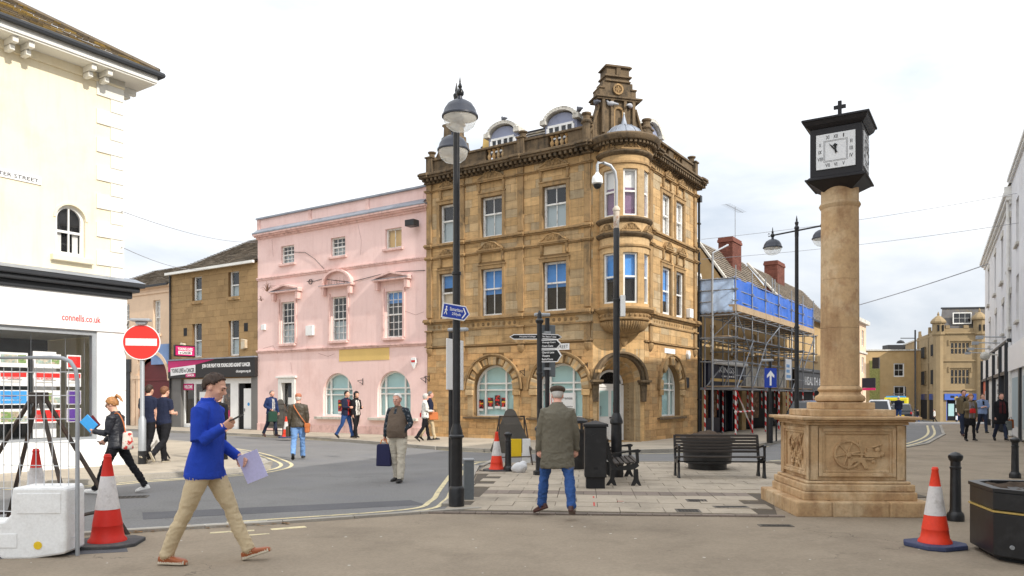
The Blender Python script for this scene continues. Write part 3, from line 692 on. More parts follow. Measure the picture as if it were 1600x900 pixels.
def posters(F, par, lst, y=.18):
    for u, z, w, h, k in lst:
        F.part('poster', MB().box(u, u+w, y, y+.004, z, z+h), 'poster_dark', par)
        F.part('poster', MB().box(u+w*.1, u+w*.9, y-.003, y, z+h*.48, z+h*.62), 'poster_yellow' if k else 'text_red', par)
        F.part('poster', MB().box(u, u+w, y-.003, y, z-.09, z-.002), 'paper', par)
for lst in ([(2.34, 1.2, .2, .34, 1), (2.74, 1.27, .24, .34, 1), (3.06, 1.3, .24, .4, 0), (3.36, 1.27, .24, .34, 1)],): posters(B, aw1, lst, .235)
posters(BR_, aw3, [(3.02, 1.3, .55, .5, 1)], .235)
sg = B.part('letting_sign', MB().box(5.55, 6.5, .225, .245, .95, 1.78), 'paper', aw2)
B.part('stripe', MB().box(5.4, 5.549, .22, .245, .95, 1.78), 'text_red', aw2)
B.part('stripe', MB().box(5.4, 6.5, .219, .244, .93, 1.05), 'poster_dark', aw2)
B.text('Retail Premises', 'text_black', .8, .1, (6.03, .221, 1.6), aw2); B.text('Enquiries', 'text_black', .34, .06, (6.22, .221, 1.3), aw2); B.text('to Agent', 'text_black', .34, .05, (6.22, .221, 1.2), aw2)
# ground-floor odds: plates, alarm box, brackets, lamp
B.part('street_plate', MB().box(5.25, 6.4, -.035, -.015, 3.28, 3.5), 'sign_white'); B.text('STREET', 'text_black', .5, .12, (6.1, -.037, 3.39))
BR_.part('street_plate', MB().box(3.2, 4.2, -.035, -.015, 3.25, 3.43), 'sign_white')
BR_.part('alarm_box', MB().prism([(5.3, 3.3), (5.38, 3.12), (5.5, 3.1), (5.58, 3.32), (5.5, 3.45), (5.36, 3.45)], -.14, -.02), 'plastic_white', bev=.02)
BR_.part('alarm_box', MB().box(5.35, 5.7, -.2, -.02, 4.72, 5.08), 'plastic_white', bev=.02)
BR_.part('wall_plaque', MB().box(5.25, 5.6, -.06, -.015, 2.0, 2.4), 'black')
def bracket(F, u, z, parent=None, nm='sign_bracket'):
    F.part(nm, MB().tube([(u, -.02, z+.12), (u, -.02, z-.16)], .014, 6).tube([(u, -.02, z+.05), (u-.02, -.3, z+.02)], .012, 6).tube([(u, -.02, z-.14), (u-.01, -.15, z-.06), (u-.02, -.3, z+.0)], .01, 6), 'black')
bracket(B, 4.55, 2.55); bracket(B, .1, 2.4); bracket(B, 7.1, 2.7)
# corner bay: recessed entrance under a wide hood
cu = CW/2; rf, rb_, zf, zb, dp = .80, .50, 2.22, 2.1, .85
mb = MB(); seg = 20
def arc_pts(r, zc, y): return [(cu+r, y, 0)]+[(cu+r*math.cos(PI*i/seg), y, zc+r*math.sin(PI*i/seg)) for i in range(seg+1)]+[(cu-r, y, 0)]
wc = MB(); fr0 = arc_pts(rf, zf, 0)
wc.add([(0, 0, 0), (cu-rf, 0, 0), (cu-rf, 0, zf), (0, 0, zf)], [(0, 1, 2, 3)]); wc.add([(cu+rf, 0, 0), (CW, 0, 0), (CW, 0, zf), (cu+rf, 0, zf)], [(0, 1, 2, 3)])
for (x1, _, z1), (x2, _, z2) in zip(fr0[1:-1], fr0[2:-1]): wc.add([(x1, 0, z1), (x1, 0, 3.3), (x2, 0, 3.3), (x2, 0, z2)], [(0, 1, 2, 3)])
wc.add([(0, 0, zf), (cu-rf, 0, zf), (cu-rf, 0, 3.3), (0, 0, 3.3)], [(0, 1, 2, 3)]); wc.add([(cu+rf, 0, zf), (CW, 0, zf), (CW, 0, 3.3), (cu+rf, 0, 3.3)], [(0, 1, 2, 3)])
wc.add([(0, 0, 3.3), (CW, 0, 3.3), (CW, 0, ZT), (0, 0, ZT)], [(0, 1, 2, 3)])
a, b = arc_pts(rf, zf, 0), arc_pts(rf-.1, zf-.03, .18); c_ = arc_pts(rf-.14, zf-.05, .19); d_ = arc_pts(rb_, zb, dp)
for P, Q in ((a, b), (b, c_), (c_, d_)):
    for i in range(len(P)-1): wc.add([P[i], P[i+1], Q[i+1], Q[i]], [(0, 1, 2, 3)])
wcp = BC.part('wall', wc, 'stone', fix=False, smooth=30)
courses(BC, wcp, 0, CW, 3.62, 4.15, [], .27, (.4, .6), 'stone', limit=60, seed=9)
BC.part('hood_mould', MB().arch(cu, zf, rf+.0, rf+.09, -.22, .02, 0, PI, 28).arch(cu, zf, rf+.09, rf+.17, -.34, .02, 0, PI, 28), 'stone_dark', bev=.015)
for s in (-1, 1):
    x = cu+s*(rf+.09); mb = MB(); mb.box(x-.2, x+.2, -.34, .02, zf-.09, zf); mb.box(x-.16, x+.16, -.26, .02, zf-.16, zf-.09)
    mb.prism([(x-.11, zf-.16), (x-.08, zf-.75), (x+.08, zf-.75), (x+.11, zf-.16)], -.16, .02)
    BC.part('hood_bracket', mb, 'stone_dark', bev=.02)
mb = MB()
for s in (-1, 1):
    for k in range(14): mb.ball((cu+s*(rb_+.10), dp*.62, .5+k*.12), .035, .035, .05, 6, 4)
tag(BC.part('beading', mb, 'stone_dark'), kind='stuff')
door = BC.part('door', MB().box(cu-.44, cu+.44, dp-.05, dp, .12, 1.98), 'white_gloss')
for x0, x1 in ((cu-.38, cu-.06), (cu+.06, cu+.38)):
    BC.part('pane', MB().box(x0, x1, dp-.058, dp-.05, .95, 1.86), 'blind_teal', door)
    BC.part('door_panel', MB().box(x0, x1, dp-.075, dp-.05, .22, .55), 'white_gloss', door, bev=.012); BC.part('door_panel', MB().box(x0, x1, dp-.075, dp-.05, .6, .85), 'white_gloss', door, bev=.012)
BC.part('handle', MB().tube([(cu-.36, dp-.06, 1.0), (cu-.36, dp-.12, 1.02), (cu-.36, dp-.12, 1.28), (cu-.36, dp-.06, 1.3)], .012, 6), 'steel', door)
BC.part('letter_plate', MB().box(cu-.02, cu+.14, dp-.09, dp-.05, .88, .93), 'black', door)
BC.part('poster', MB().box(cu+.12, cu+.36, dp-.066, dp-.058, 1.1, 1.45), 'poster_dark', door); BC.part('poster', MB().box(cu+.12, cu+.36, dp-.066, dp-.058, .97, 1.09), 'paper', door)
dfr = MB().box(cu-.52, cu-.441, dp-.08, dp+.02, .08, 2.06).box(cu+.441, cu+.52, dp-.08, dp+.02, .08, 2.06).box(cu-.44, cu+.44, dp-.079, dp+.02, 1.981, 2.1).arch(cu, 2.1, .42, .5, dp-.08, dp+.02, 0, PI, 20)
door_frame = BC.part('door_frame', dfr, 'white_gloss', bev=.006)
fan = BC.part('fanlight', MB().prism([(cu-.42, 2.1), (cu+.42, 2.1)]+[(cu+.42*math.cos(PI*i/16), 2.1+.42*math.sin(PI*i/16)) for i in range(1, 16)], dp-.03, dp), 'painted_room_dark')
mb = MB()
for i in range(1, 8): a = PI*i/8; mb.tube([(cu+.1*math.cos(a), dp-.045, 2.1+.1*math.sin(a)), (cu+.4*math.cos(a), dp-.045, 2.1+.4*math.sin(a))], .008, 4)
for r_ in (.1, .2, .31): mb.tube([(cu+r_*math.cos(PI*i/14), dp-.045, 2.1+r_*math.sin(PI*i/14)) for i in range(15)], .008, 4)
for i in range(6): a = PI*(i+.5)/6; mb.tube([(cu+.26*math.cos(a)+.045*math.cos(t), dp-.045, 2.1+.26*math.sin(a)+.045*math.sin(t)) for t in np.linspace(0, 2*PI, 9)], .006, 4)
BC.part('fanlight_tracery', mb, 'black', fan)
BC.part('door_step', MB().box(cu-.75, cu+.75, -.25, dp, .0, .115), 'stone_trim', bev=.02)
BC.part('wall_lantern', MB().box(.0, .12, -.5, -.2, 2.46, 2.56).tube([(.06, 0, 2.5), (.06, -.25, 2.52)], .02, 6), 'stone')
# the round oriel
OX, OY, OR = 3.83, 26.28, .86
O_ = Fr(bank, Matrix.Translation((OX-3.79, OY-25.46, 0)))
WA = [R(-90+t) for t in (-46, 7, 60)]; hw = R(17)
mb = MB()
A0, A1 = R(-190), R(10)
def cyl(mb, z0, z1, r, a0=A0, a1=A1, seg=28): return mb.lathe([(r, z0), (r, z1)], seg=max(3, int(seg*(a1-a0)/(A1-A0))+1), a0=a0, a1=a1)
for z0, z1 in ((4.6, 4.76), (6.44, 7.66), (9.22, 10.2)): cyl(mb, z0, z1, OR)
for z0, z1 in ((4.76, 6.44), (7.66, 9.22)):
    e = [A0]+[q for a in WA for q in (a-hw, a+hw)]+[A1]
    for i in range(0, len(e), 2): cyl(mb, z0, z1, OR, e[i], e[i+1])
    for a in e[1:-1]:
        c, s_ = math.cos(a), math.sin(a); mb.add([(c*OR, s_*OR, z0), (c*(OR-.16), s_*(OR-.16), z0), (c*(OR-.16), s_*(OR-.16), z1), (c*OR, s_*OR, z1)], [(0, 1, 2, 3)])
    for a in WA:
        for zz in (z0, z1):
            q = [(math.cos(t)*r, math.sin(t)*r, zz) for r, t in ((OR, a-hw), (OR, a+hw), (OR-.16, a+hw), (OR-.16, a-hw))]; mb.add(q, [(0, 1, 2, 3)])
O_.part('oriel_wall', mb, 'stone', smooth=30, fix=False)
def ring(prof, nm='oriel_band', m='stone_trim', seg=32):
    return O_.part(nm, MB().lathe(prof, seg=seg, a0=A0, a1=A1), m, smooth=35, fix=False)
r = OR
ring([(r, 6.62), (r+.05, 6.64), (r+.05, 6.70), (r, 6.72)]); ring([(r, 6.96), (r+.06, 6.98), (r+.12, 7.06), (r+.12, 7.10), (r, 7.14)], m='stone_dark'); ring([(r, 7.44), (r+.06, 7.47), (r+.12, 7.55), (r+.11, 7.6), (r, 7.64)], m='stone_dark')
ring([(r, 9.38), (r+.05, 9.4), (r+.05, 9.46), (r, 9.48)]); ring([(r, 9.68), (r+.06, 9.7), (r+.12, 9.77), (r+.12, 9.82), (r, 9.86)], m='stone_dark')
ring([(r, 9.98), (r+.06, 10.0), (r+.07, 10.1), (r+.30, 10.13), (r+.36, 10.2), (r+.38, 10.28), (r+.34, 10.34), (r-.3, 10.42)], 'oriel_cornice', 'stone_dark')
mb = MB()
for i in range(24):
    a = A0+(A1-A0)*(i+.5)/24; mb.cbox((math.cos(a)*(r+.14), math.sin(a)*(r+.14), 10.03), .2, .09, .095, a)
tag(O_.part('modillions', mb, 'stone_dark'), kind='stuff')
ring([(.1, 3.62), (.16, 3.7), (.2, 3.74), (.46, 3.82), (.66, 3.93), (.78, 4.08), (.80, 4.17), (.76, 4.2), (.86, 4.22), (.88, 4.26), (.84, 4.3), (.86, 4.44), (.96, 4.5), (1.02, 4.56), (1.02, 4.62), (.8, 4.66)], 'oriel_corbel', 'stone_trim')
ring([(.0, 3.35), (.07, 3.38), (.12, 3.5), (.15, 3.62), (.2, 3.64)], 'oriel_pendant', 'stone_trim', 16)
mb = MB()
for i in range(30):
    a = A0+(A1-A0)*(i+.5)/30; mb.tube([(math.cos(a)*q, math.sin(a)*q, z) for q, z in ((.47, 3.815), (.67, 3.925), (.79, 4.08), (.81, 4.17))], [.02, .035, .042, .03], 6)
tag(O_.part('gadroons', mb, 'stone_trim', smooth=60), kind='stuff')
mb = MB()
for i in range(16):
    a = A0+(A1-A0)*(i+.5)/16; mb.ball((math.cos(a)*.865, math.sin(a)*.865, 4.37), .05, .05, .05, 6, 4)
tag(O_.part('frieze_flowers', mb, 'stone_trim'), kind='stuff')
for z0, z1, bk in ((4.76, 6.44, blue(.5)), (7.66, 9.22, (('curtain_purple', 0, .62), ('curtain_white', .62, 1)))):
    for a in WA:
        ch = (OR-.06)*math.cos(hw); hwid = (OR-.06)*math.sin(hw)
        M = Matrix.Rotation(a+PI/2, 4, 'Z') @ Matrix.Translation((0, -ch, 0))
        f = Fr(bank, O_.M @ M); sash(f, -hwid, hwid, z0, z1, .0, 1, split=.47, m='white_paint', back=bk, fw=.055)
for z, in ((7.17,), (9.88,)):
    for a in (R(-90-46), R(-83), R(-30)):
        f = Fr(bank, O_.M @ Matrix.Rotation(a+PI/2, 4, 'Z') @ Matrix.Translation((0, -OR, 0))); f.part('carved_crest', scroll_pediment(MB(), 0, z, .62, .24, -.03, .1), 'stone_trim', smooth=40)
O_.part('dome', MB().lathe([(.68, 10.36), (.68, 10.42), (.64, 10.56), (.54, 10.7), (.38, 10.82), (.16, 10.9), (.13, 10.92), (.10, 11.0), (.05, 11.18), (.025, 11.3)], seg=28), 'lead', smooth=40)
mb = MB()
for i in range(12):
    a = 2*PI*i/12; mb.tube([(math.cos(a)*q, math.sin(a)*q, z) for q, z in ((.69, 10.42), (.65, 10.56), (.55, 10.7), (.39, 10.82), (.17, 10.905))], .018, 5)
O_.part('dome_ribs', mb, 'lead'); O_.part('finial', MB().ball((0, 0, 11.33), .04), 'white_stone', smooth=60)
# parapets, balusters, piers
def parapet(F, u0, u1, gaps, piers):
    mb = MB(); mb.box(u0, u1, .02, .28, 10.322, 10.42); mb.box(u0, u1, -.03, .32, 10.86, 10.94); e = [u0]+[q for a in gaps for q in a]+[u1]
    for i in range(0, len(e), 2): mb.box(e[i], e[i+1], .03, .27, 10.42, 10.86)
    F.part('parapet', mb, 'stone_dark', bev=.01)
    for a, b in gaps:
        n = 4
        for i in range(n): F.part('baluster', baluster(MB(), a+(b-a)*(i+.5)/n, .15, 10.42, .44, .085), 'stone', smooth=40)
    for p in piers:
        mb = MB(); mb.box(p-.01, p+.26, -.1, .35, 10.323, 10.98); mb.box(p-.05, p+.3, -.14, .39, 10.98, 11.04); mb.lathe([(.13, 0), (.11, .03), (.11, .14), (.16, .17), (.17, .22), (.02, .25)], (p+.125, .12, 11.04), 12)
        F.part('pier', mb, 'stone_dark', bev=.01)
parapet(B, 0, 7.3, ((2.78, 3.6), (5.5, 6.3)), (0, 4.27, 6.95)); parapet(BR_, 1.45, 6.6, ((2.75, 3.75), (4.2, 5.1)), (1.7, 6.2))
# gables
gb = [(0.02, 10.3), (1.72, 10.3), (1.72, 11.0), (1.6, 11.15), (1.48, 11.35), (1.46, 11.55), (1.36, 11.6), (1.34, 11.8), (1.24, 11.85), (1.22, 12.2), (1.32, 12.25), (1.3, 12.34), (.5, 12.34), (.48, 12.25), (.58, 12.2), (.56, 11.85), (.46, 11.8), (.44, 11.6), (.34, 11.55), (.32, 11.35), (.2, 11.15), (.02, 11.0)]
B.part('gable', MB().prism(gb, .29, .75), 'stone_dark', bev=.015)
mb = MB(); cg = cu-.03
G = lambda x0, x1, z0, z1, y0=.0, y1=.6: mb.box(cg+x0, cg+x1, y0, y1, z0, z1)
G(-1.0, 1.0, 10.3, 10.62, .05); G(-.62, .62, 10.62, 11.80); G(-.80, .80, 11.80, 11.86, -.1); G(-.86, .86, 11.86, 11.92, -.15); G(-.56, .56, 11.92, 12.46, .02); G(-.68, -.5, 11.92, 12.20, .01); G(.5, .68, 11.92, 12.20, .01)
G(-.70, -.48, 12.20, 12.26, -.03); G(.48, .70, 12.20, 12.26, -.03); G(-.44, .44, 12.46, 12.66, .02); G(-.5, .5, 12.62, 12.68, -.06); G(-.47, .47, 12.46, 12.51, -.04); G(-.42, .42, 12.68, 12.94, .0); G(-.08, .08, 12.68, 12.96, -.06); G(-.5, .5, 12.94, 12.99, -.08); G(-.46, .46, 12.99, 13.03, -.04)
for x in (-.56, -.24, .24, .56): mb.box(cg+x-.055, cg+x+.055, -.09, .0, 10.66, 11.80)
for s in (-1, 1):
    mb.prism([(cg+s*.63, 10.62), (cg+s*1.05, 10.62), (cg+s*.95, 10.75), (cg+s*.7, 11.55), (cg+s*.63, 11.78)] if s > 0 else [(cg+s*.63, 10.62), (cg+s*.63, 11.78), (cg+s*.7, 11.55), (cg+s*.95, 10.75), (cg+s*1.05, 10.62)], .1, .5)
    mb.tube([(cg+s*1.04, .08, 10.64), (cg+s*.93, .06, 10.8), (cg+s*.68, .06, 11.6)], .05, 8)
    mb.lathe([(.13, 10.3), (.13, 10.95), (.18, 11.0), (.18, 11.06), (.12, 11.1), (.12, 11.22), (.17, 11.26), (.17, 11.32)], (cg+s*1.12, .1, 0), 12)
BC.part('gable', mb, 'stone_dark', bev=.012)
BC.part('niche', MB().arch(cg, 11.4, .13, .2, -.06, .0, 0, PI, 12).box(cg-.2, cg-.13, -.06, 0, 10.7, 11.4).box(cg+.13, cg+.2, -.06, 0, 10.7, 11.4), 'stone_trim')
BC.part('roundel', MB().arch(cg, 12.21, .13, .19, -.04, .02, 0, 2*PI, 20).box(cg-.02, cg+.02, -.03, .02, 12.10, 12.32).box(cg-.1, cg+.1, -.03, .02, 12.19, 12.23).box(cg-.07, cg-.045, -.03, .02, 12.12, 12.30).box(cg+.045, cg+.07, -.03, .02, 12.12, 12.30), 'stone_trim')
# mansard roof and dormers
def mansard(F, u0, u1, rows=7):
    mb = tiled(MB(), u0, u1, .55, 10.7, 1.5, 11.72, rows, .3, random.Random(2)); tag(F.part('roof_slates', mb, 'slate'), kind='stuff')
    F.part('roof', MB().add([(u0, .5, 10.7), (u1, .5, 10.7), (u1, 1.5, 11.72), (u0, 1.5, 11.72), (u1, 6, 11.8), (u0, 6, 11.8)], [(0, 1, 2, 3), (3, 2, 4, 5)]), 'slate')
    F.part('ridge', MB().box(u0, u1, 1.46, 1.6, 11.7, 11.78), 'black_matt')
mansard(B, 1.7, 6.3); mansard(BR_, 2.6, 6.0)
def dormer(F, cx, w=1.3, y=.5):
    d = F.part('dormer', MB().box(cx-w/2, cx+w/2, y, y+1.2, 10.8, 11.45).prism([(cx-w*.42, 11.45), (cx+w*.42, 11.45)]+[(cx+w*.42*math.cos(PI*i/12), 11.45+.34*math.sin(PI*i/12)) for i in range(1, 12)], y+.02, y+1.2), 'lilac')
    mb = MB()
    P = [(cx+w*.46*math.cos(PI*i/14), 11.47+.38*math.sin(PI*i/14)) for i in range(15)]
    for (x1, z1), (x2, z2) in zip(P, P[1:]):
        nx, nz_ = (x1+x2)/2-cx, (z1+z2)/2-11.3; l = math.hypot(nx, nz_); nx, nz_ = nx/l*.12, nz_/l*.12
        mb.add([(x1, y-.14, z1), (x2, y-.14, z2), (x2+nx, y-.14, z2+nz_), (x1+nx, y-.14, z1+nz_), (x1, y+.5, z1), (x2, y+.5, z2), (x2+nx, y+.5, z2+nz_), (x1+nx, y+.5, z1+nz_)], [(0, 1, 2, 3), (3, 2, 6, 7), (0, 4, 5, 1)])
    for s in (-1, 1): mb.box(cx+s*w*.52-.12, cx+s*w*.52+.12, y-.16, y+.4, 11.44, 11.56); mb.box(cx+s*w*.54-.1, cx+s*w*.54+.08, y-.14, y+.3, 11.56, 11.62)
    F.part('dormer_pediment', mb, 'white_stone', d)
    mb = MB(); u0, u1 = cx-w*.4, cx+w*.4
    mb.box(u0, u1, y-.05, y-.001, 10.85, 10.92); mb.box(u0, u1, y-.05, y-.001, 11.3, 11.38)
    for i in range(5): x = u0+(u1-u0)*i/4; t = .05 if i in (0, 2, 4) else .03; mb.box(x-t, x+t, y-.048, y-.001, 10.92, 11.3)
    F.part('dormer_window', mb, 'white_gloss', d); F.part('pane', MB().box(u0, u1, y-.02, y-.003, 10.9, 11.32), 'glass_dim', d); F.part('dark_backing', MB().box(u0+.01, u1-.01, y-.0035, y+.002, 10.9, 11.32), 'painted_room_dark', d)
dormer(B, 3.25); dormer(B, 5.75); dormer(BR_, 3.5, 1.4, .6)
B.part('dormer_cheek', MB().prism([(2.0, 11.1), (2.5, 11.1), (2.5, 11.6), (2.05, 11.75)], .9, 1.2), 'yellow_patch')
bm_ = MB().slab([(-3.32-3.79, 30.2-25.46), (pL[0]-3.79, pL[1]-25.46), (pR[0]-3.79, pR[1]-25.46), (3.79+6.6*.5547-3.79, 6.6*.83205), (3.79+6.6*.5547-3.79-4, 6.6*.83205+4), (-3.32-3.79+2.6, 30.2-25.46+4)], ZT+.02, ZT+.2)
obj('roof_deck', bm_, 'slate', bank)
mb = MB()
for p, q in ((bl(0), (bl(0)[0]+5, bl(0)[1]+7.5)), ((3.79+6.6*.5547, 25.46+6.6*.83205), (3.79+6.6*.5547-7, 25.46+6.6*.83205+4.7))):
    mb.add([(p[0]-3.79, p[1]-25.46, 0), (q[0]-3.79, q[1]-25.46, 0), (q[0]-3.79, q[1]-25.46, 10.2), (p[0]-3.79, p[1]-25.46, 10.2)], [(0, 1, 2, 3)])
obj('side_wall', mb, 'stone_red', bank)
mb = MB().tube([(6.68, -.06, .1), (6.68, -.06, 9.6)], .05, 8).box(6.58, 6.78, -.16, .02, 9.5, 9.75)
for z in (1.5, 3.2, 5, 7, 8.6): mb.box(6.6, 6.76, -.12, .0, z, z+.06)
BR_.part('downpipe', mb, 'black')
mb = MB().tube([(6.95, -.04, .1), (6.95, -.04, 5.5)], .045, 8)
BR_.part('downpipe', mb, 'black')
# ---------------------------------------------------------------- pink building
pink = thing('pink_building', 'pink rendered building with round-headed ground windows and pedimented first-floor windows', 'building', (*bl(-10.3), 0), AL)
P_ = Fr(pink)
def pu(u): return u+10.3
pw = [(-8.66, -7.78, 7.68, 8.5), (-5.43, -4.55, 7.68, 8.5), (-2.24, -1.36, 7.68, 8.5)]
mw = [(-8.68, -7.77, 4.05, 5.95), (-5.40, -4.49, 4.05, 5.95), (-2.24, -1.33, 4.05, 5.95)]
aw = [(-5.92, -4.1, .82, 2.67), (-2.70, -.88, .82, 2.70)]
ops = [(pu(a), pu(b), c, d) for a, b, c, d in pw+mw]+[(pu(a), pu(b), c, d, True) for a, b, c, d in aw]+[(pu(-8.8), pu(-7.68), .1, 2.5)]
pwall = P_.part('wall', wall_mesh(0, 10.28, 0, 9.95, ops), 'pink')
shell(P_, 0.02, 10.24, .02, 9, 0, 9.2, 'pink')
for nm, st, m in (('string_course', [(7.06, 7.12, .05), (7.12, 7.18, .08)], 'pink_trim'), ('string_course', [(3.68, 3.74, .05), (3.74, 3.8, .09)], 'pink_trim'), ('cornice', [(8.98, 9.06, .08), (9.06, 9.12, .18), (9.12, 9.2, .25)], 'pink_trim'), ('lead_flashing', [(9.2, 9.26, .27)], 'lead'), ('coping', [(9.9, 9.98, .1)], 'lead'), ('plinth', [(.05, .42, .035)], 'pink_trim')):
    o = P_.part(nm, band(MB(), 0, 10.26, st), m, bev=.008)
    if nm == 'plinth': pass
mb = MB(); mb.add([(0, -.26, 9.262), (10.26, -.26, 9.262), (10.26, -.005, 9.46), (0, -.005, 9.46)], [(0, 1, 2, 3)]); P_.part('lead_flashing', mb, 'lead')
for x in (.02, 3.5, 7.0, 10.1): P_.part('parapet_pier', MB().box(x-.02, x+.16, -.04, .02, 9.3, 9.9), 'pink_trim')
mat('bitten', srgb(96, 92, 88), .8)
for a, b, c, d in pw:
    bk = (('blind_grey', 0, .5), ('painted_room_dark', .5, 1)) if a < -3 else (('board_tan', 0, 1),)
    mat('board_tan', srgb(210, 176, 110), .8)
    sash(P_, pu(a), pu(b), c, d, .1, 3 if a < -3 else 2, (2, 2) if a < -3 else (1, 0), fw=.06, back=bk, m='old_white', sill=(.1, .1, .09, 'pink_trim'))
for i, (a, b, c, d) in enumerate(mw):
    bk = (('blind_grey', 0, .45), ('painted_room_dark', .45, 1)) if i < 2 else (('painted_room_dark', 0, .75), ('blind_blue', .75, 1))
    sash(P_, pu(a), pu(b), c, d, .1, 3, (3, 3), fw=.06, bar=.026, back=bk, m='old_white', sill=(.12, .12, .1, 'pink_trim'))
    cx = pu((a+b)/2); hw_ = .98; hz = 6.36
    for s in (-1, 1): P_.part('surround', MB().box(cx+s*.56-.06, cx+s*.56+.06, -.05, .01, 4.05, 6.1), 'pink_trim', bev=.01); P_.part('hood_bracket', MB().prism([(cx+s*.8-.07, 6.02), (cx+s*.8+.07, 6.02), (cx+s*.8+.09, hz), (cx+s*.8-.09, hz)], -.2, .01), 'pink_trim', bev=.01)
    mb = MB().box(cx-hw_, cx+hw_, -.26, .01, hz, hz+.07)
    if i == 1:
        mb.arch(cx, hz+.071, .80, .92, -.2, .01, 0, PI, 20); P_.part('tympanum', MB().prism([(cx-.8, hz+.08), (cx+.8, hz+.08)]+[(cx+.8*math.cos(PI*k/14), hz+.08+.8*math.sin(PI*k/14)*.72) for k in range(1, 14)], -.03, .01), 'pink')
        for k in range(len(mb.v)):
            x, y, z = mb.v[k]
            if z > hz+.072: mb.v[k] = (x, y, hz+.071+(z-hz-.071)*.72)
    else:
        for s in (-1, 1): mb.add([(cx+s*hw_, -.26, hz+.071), (cx, -.26, hz+.28), (cx, .01, hz+.28), (cx+s*hw_, .01, hz+.071), (cx+s*hw_, -.26, hz+.15), (cx, -.26, hz+.37), (cx, .01, hz+.37), (cx+s*hw_, .01, hz+.15)], [(0, 1, 5, 4), (4, 5, 6, 7), (0, 3, 2, 1), (0, 4, 7, 3)])
        P_.part('tympanum', MB().prism([(cx-.9, hz+.075), (cx+.9, hz+.075), (cx, hz+.3)], -.06, .01), 'pink')
    P_.part('hood', mb, 'pink_trim', bev=.008)
    P_.part('hood_flashing', MB().box(cx-hw_-.01, cx+hw_+.01, -.27, -.2, hz+.066, hz+.085), 'lead')
for a, b, c, d in aw:
    w_ = arch_window(P_, pu((a+b)/2), .91, c, d-.91, .12, 'white_paint', 'blind_teal', (.2, .78))
    P_.part('sill', MB().box(pu(a)-.4, pu(b)+.4, -.16, .2, .68, .79), 'white_stone', w_, bev=.01)
    if a < -5:
        for u, z, w2, h2 in ((-5.15, 1.02, .34, .5),): posters(P_, w_, [(pu(u), z, w2, h2, 1)], .16)
d_ = P_.part('door_case', MB().box(pu(-8.8), pu(-8.58), -.06, .2, .1, 2.5).box(pu(-7.88), pu(-7.68), -.06, .2, .1, 2.5).box(pu(-8.58), pu(-7.88), -.06, .2, 2.28, 2.5).box(pu(-8.9), pu(-7.58), -.12, .02, 2.5, 2.58), 'white_paint', bev=.01)
dd = P_.part('door', MB().box(pu(-8.58), pu(-7.88), .16, .22, .12, 2.28), 'black'); P_.part('pane', MB().box(pu(-8.46), pu(-8.0), .15, .16, .9, 2.15), 'glass_dim', dd)
P_.part('notice', MB().box(pu(-8.36), pu(-8.1), .145, .15, 1.3, 1.62), 'paper', dd); P_.part('notice', MB().box(pu(-8.0), pu(-7.9), .15, .16, 1.75, 2.0), 'paper', dd)
P_.part('old_sign_patch', MB().box(pu(-4.91), pu(-2.02), -.012, .002, 3.16, 3.66), 'yellow_patch')
al = P_.part('alarm_box', MB().prism([(pu(-.8), 3.0), (pu(-.66), 2.75), (pu(-.52), 3.0), (pu(-.54), 3.2), (pu(-.78), 3.2)], -.1, 0), 'plastic_white', bev=.02)
P_.part('stripe', MB().box(pu(-.76), pu(-.56), -.108, -.098, 3.02, 3.1), 'red_paint', al)
P_.part('wall_box', MB().box(pu(-6.9), pu(-6.45), -.12, 0, 4.35, 4.78), 'plastic_white', bev=.01); P_.part('wall_box', MB().box(pu(-9.95), pu(-9.7), -.1, 0, 4.75, 5.0), 'plastic_white', bev=.01)
P_.part('floodlight', MB().box(pu(-.75), pu(-.3), -.5, -.15, 8.35, 8.6).tube([(pu(-.5), 0, 8.5), (pu(-.5), -.3, 8.5)], .03, 6), 'black', bev=.02)
bracket(P_, pu(-3.5), 2.3); bracket(P_, pu(-.08), 2.35)
rp = random.Random(12); mb = MB()
for bx, bz, n_, sp in ((-9.5, 6.5, 16, .55), (-9.9, 6.1, 8, .3)):
    for k in range(n_):
        a = rp.uniform(.3, 2.8); l = rp.uniform(.25, .9)*sp*1.6; p0 = Vector((pu(bx), -.1, bz)); p1 = p0+Vector((math.cos(a)*l*.5, -.08, math.sin(a)*l*.6)); p2 = p0+Vector((math.cos(a)*l, -.12+rp.uniform(-.1, .1), math.sin(a)*l*.8-.1)); mb.tube([p0, p1, p2], [.014, .009, .004], 5)
for k in range(26):
    x = pu(-5+rp.uniform(-.6, .6)); mb.tube([(x, -.15, 6.42), (x+rp.uniform(-.1, .1), -.2, 6.5+rp.uniform(.05, .28))], [.008, .003], 4)
mat('dry_weed', srgb(128, 96, 78), .9, rnd=.3); tag(P_.part('dry_weeds', mb, 'dry_weed'), kind='stuff')
mb = MB().tube([(pu(-6.9), -.03, 6.75), (pu(-6.4), -.05, 6.72), (pu(-5.9), -.03, 6.78), (pu(-4.2), -.04, 6.5), (pu(-2), -.03, 6.72), (pu(-.1), -.04, 6.62)], .013, 5).tube([(pu(-7.8), -.03, 8.15), (pu(-7), -.04, 8.05), (pu(-6.4), -.03, 7.7), (pu(-5.8), -.03, 7.2)], .01, 5).tube([(pu(-6.65)+.11*math.cos(t), -.05, 6.72+.11*math.sin(t)) for t in np.linspace(0, 2*PI, 10)], .02, 5)
P_.part('loose_cable', mb, 'black_matt')
mb = MB()
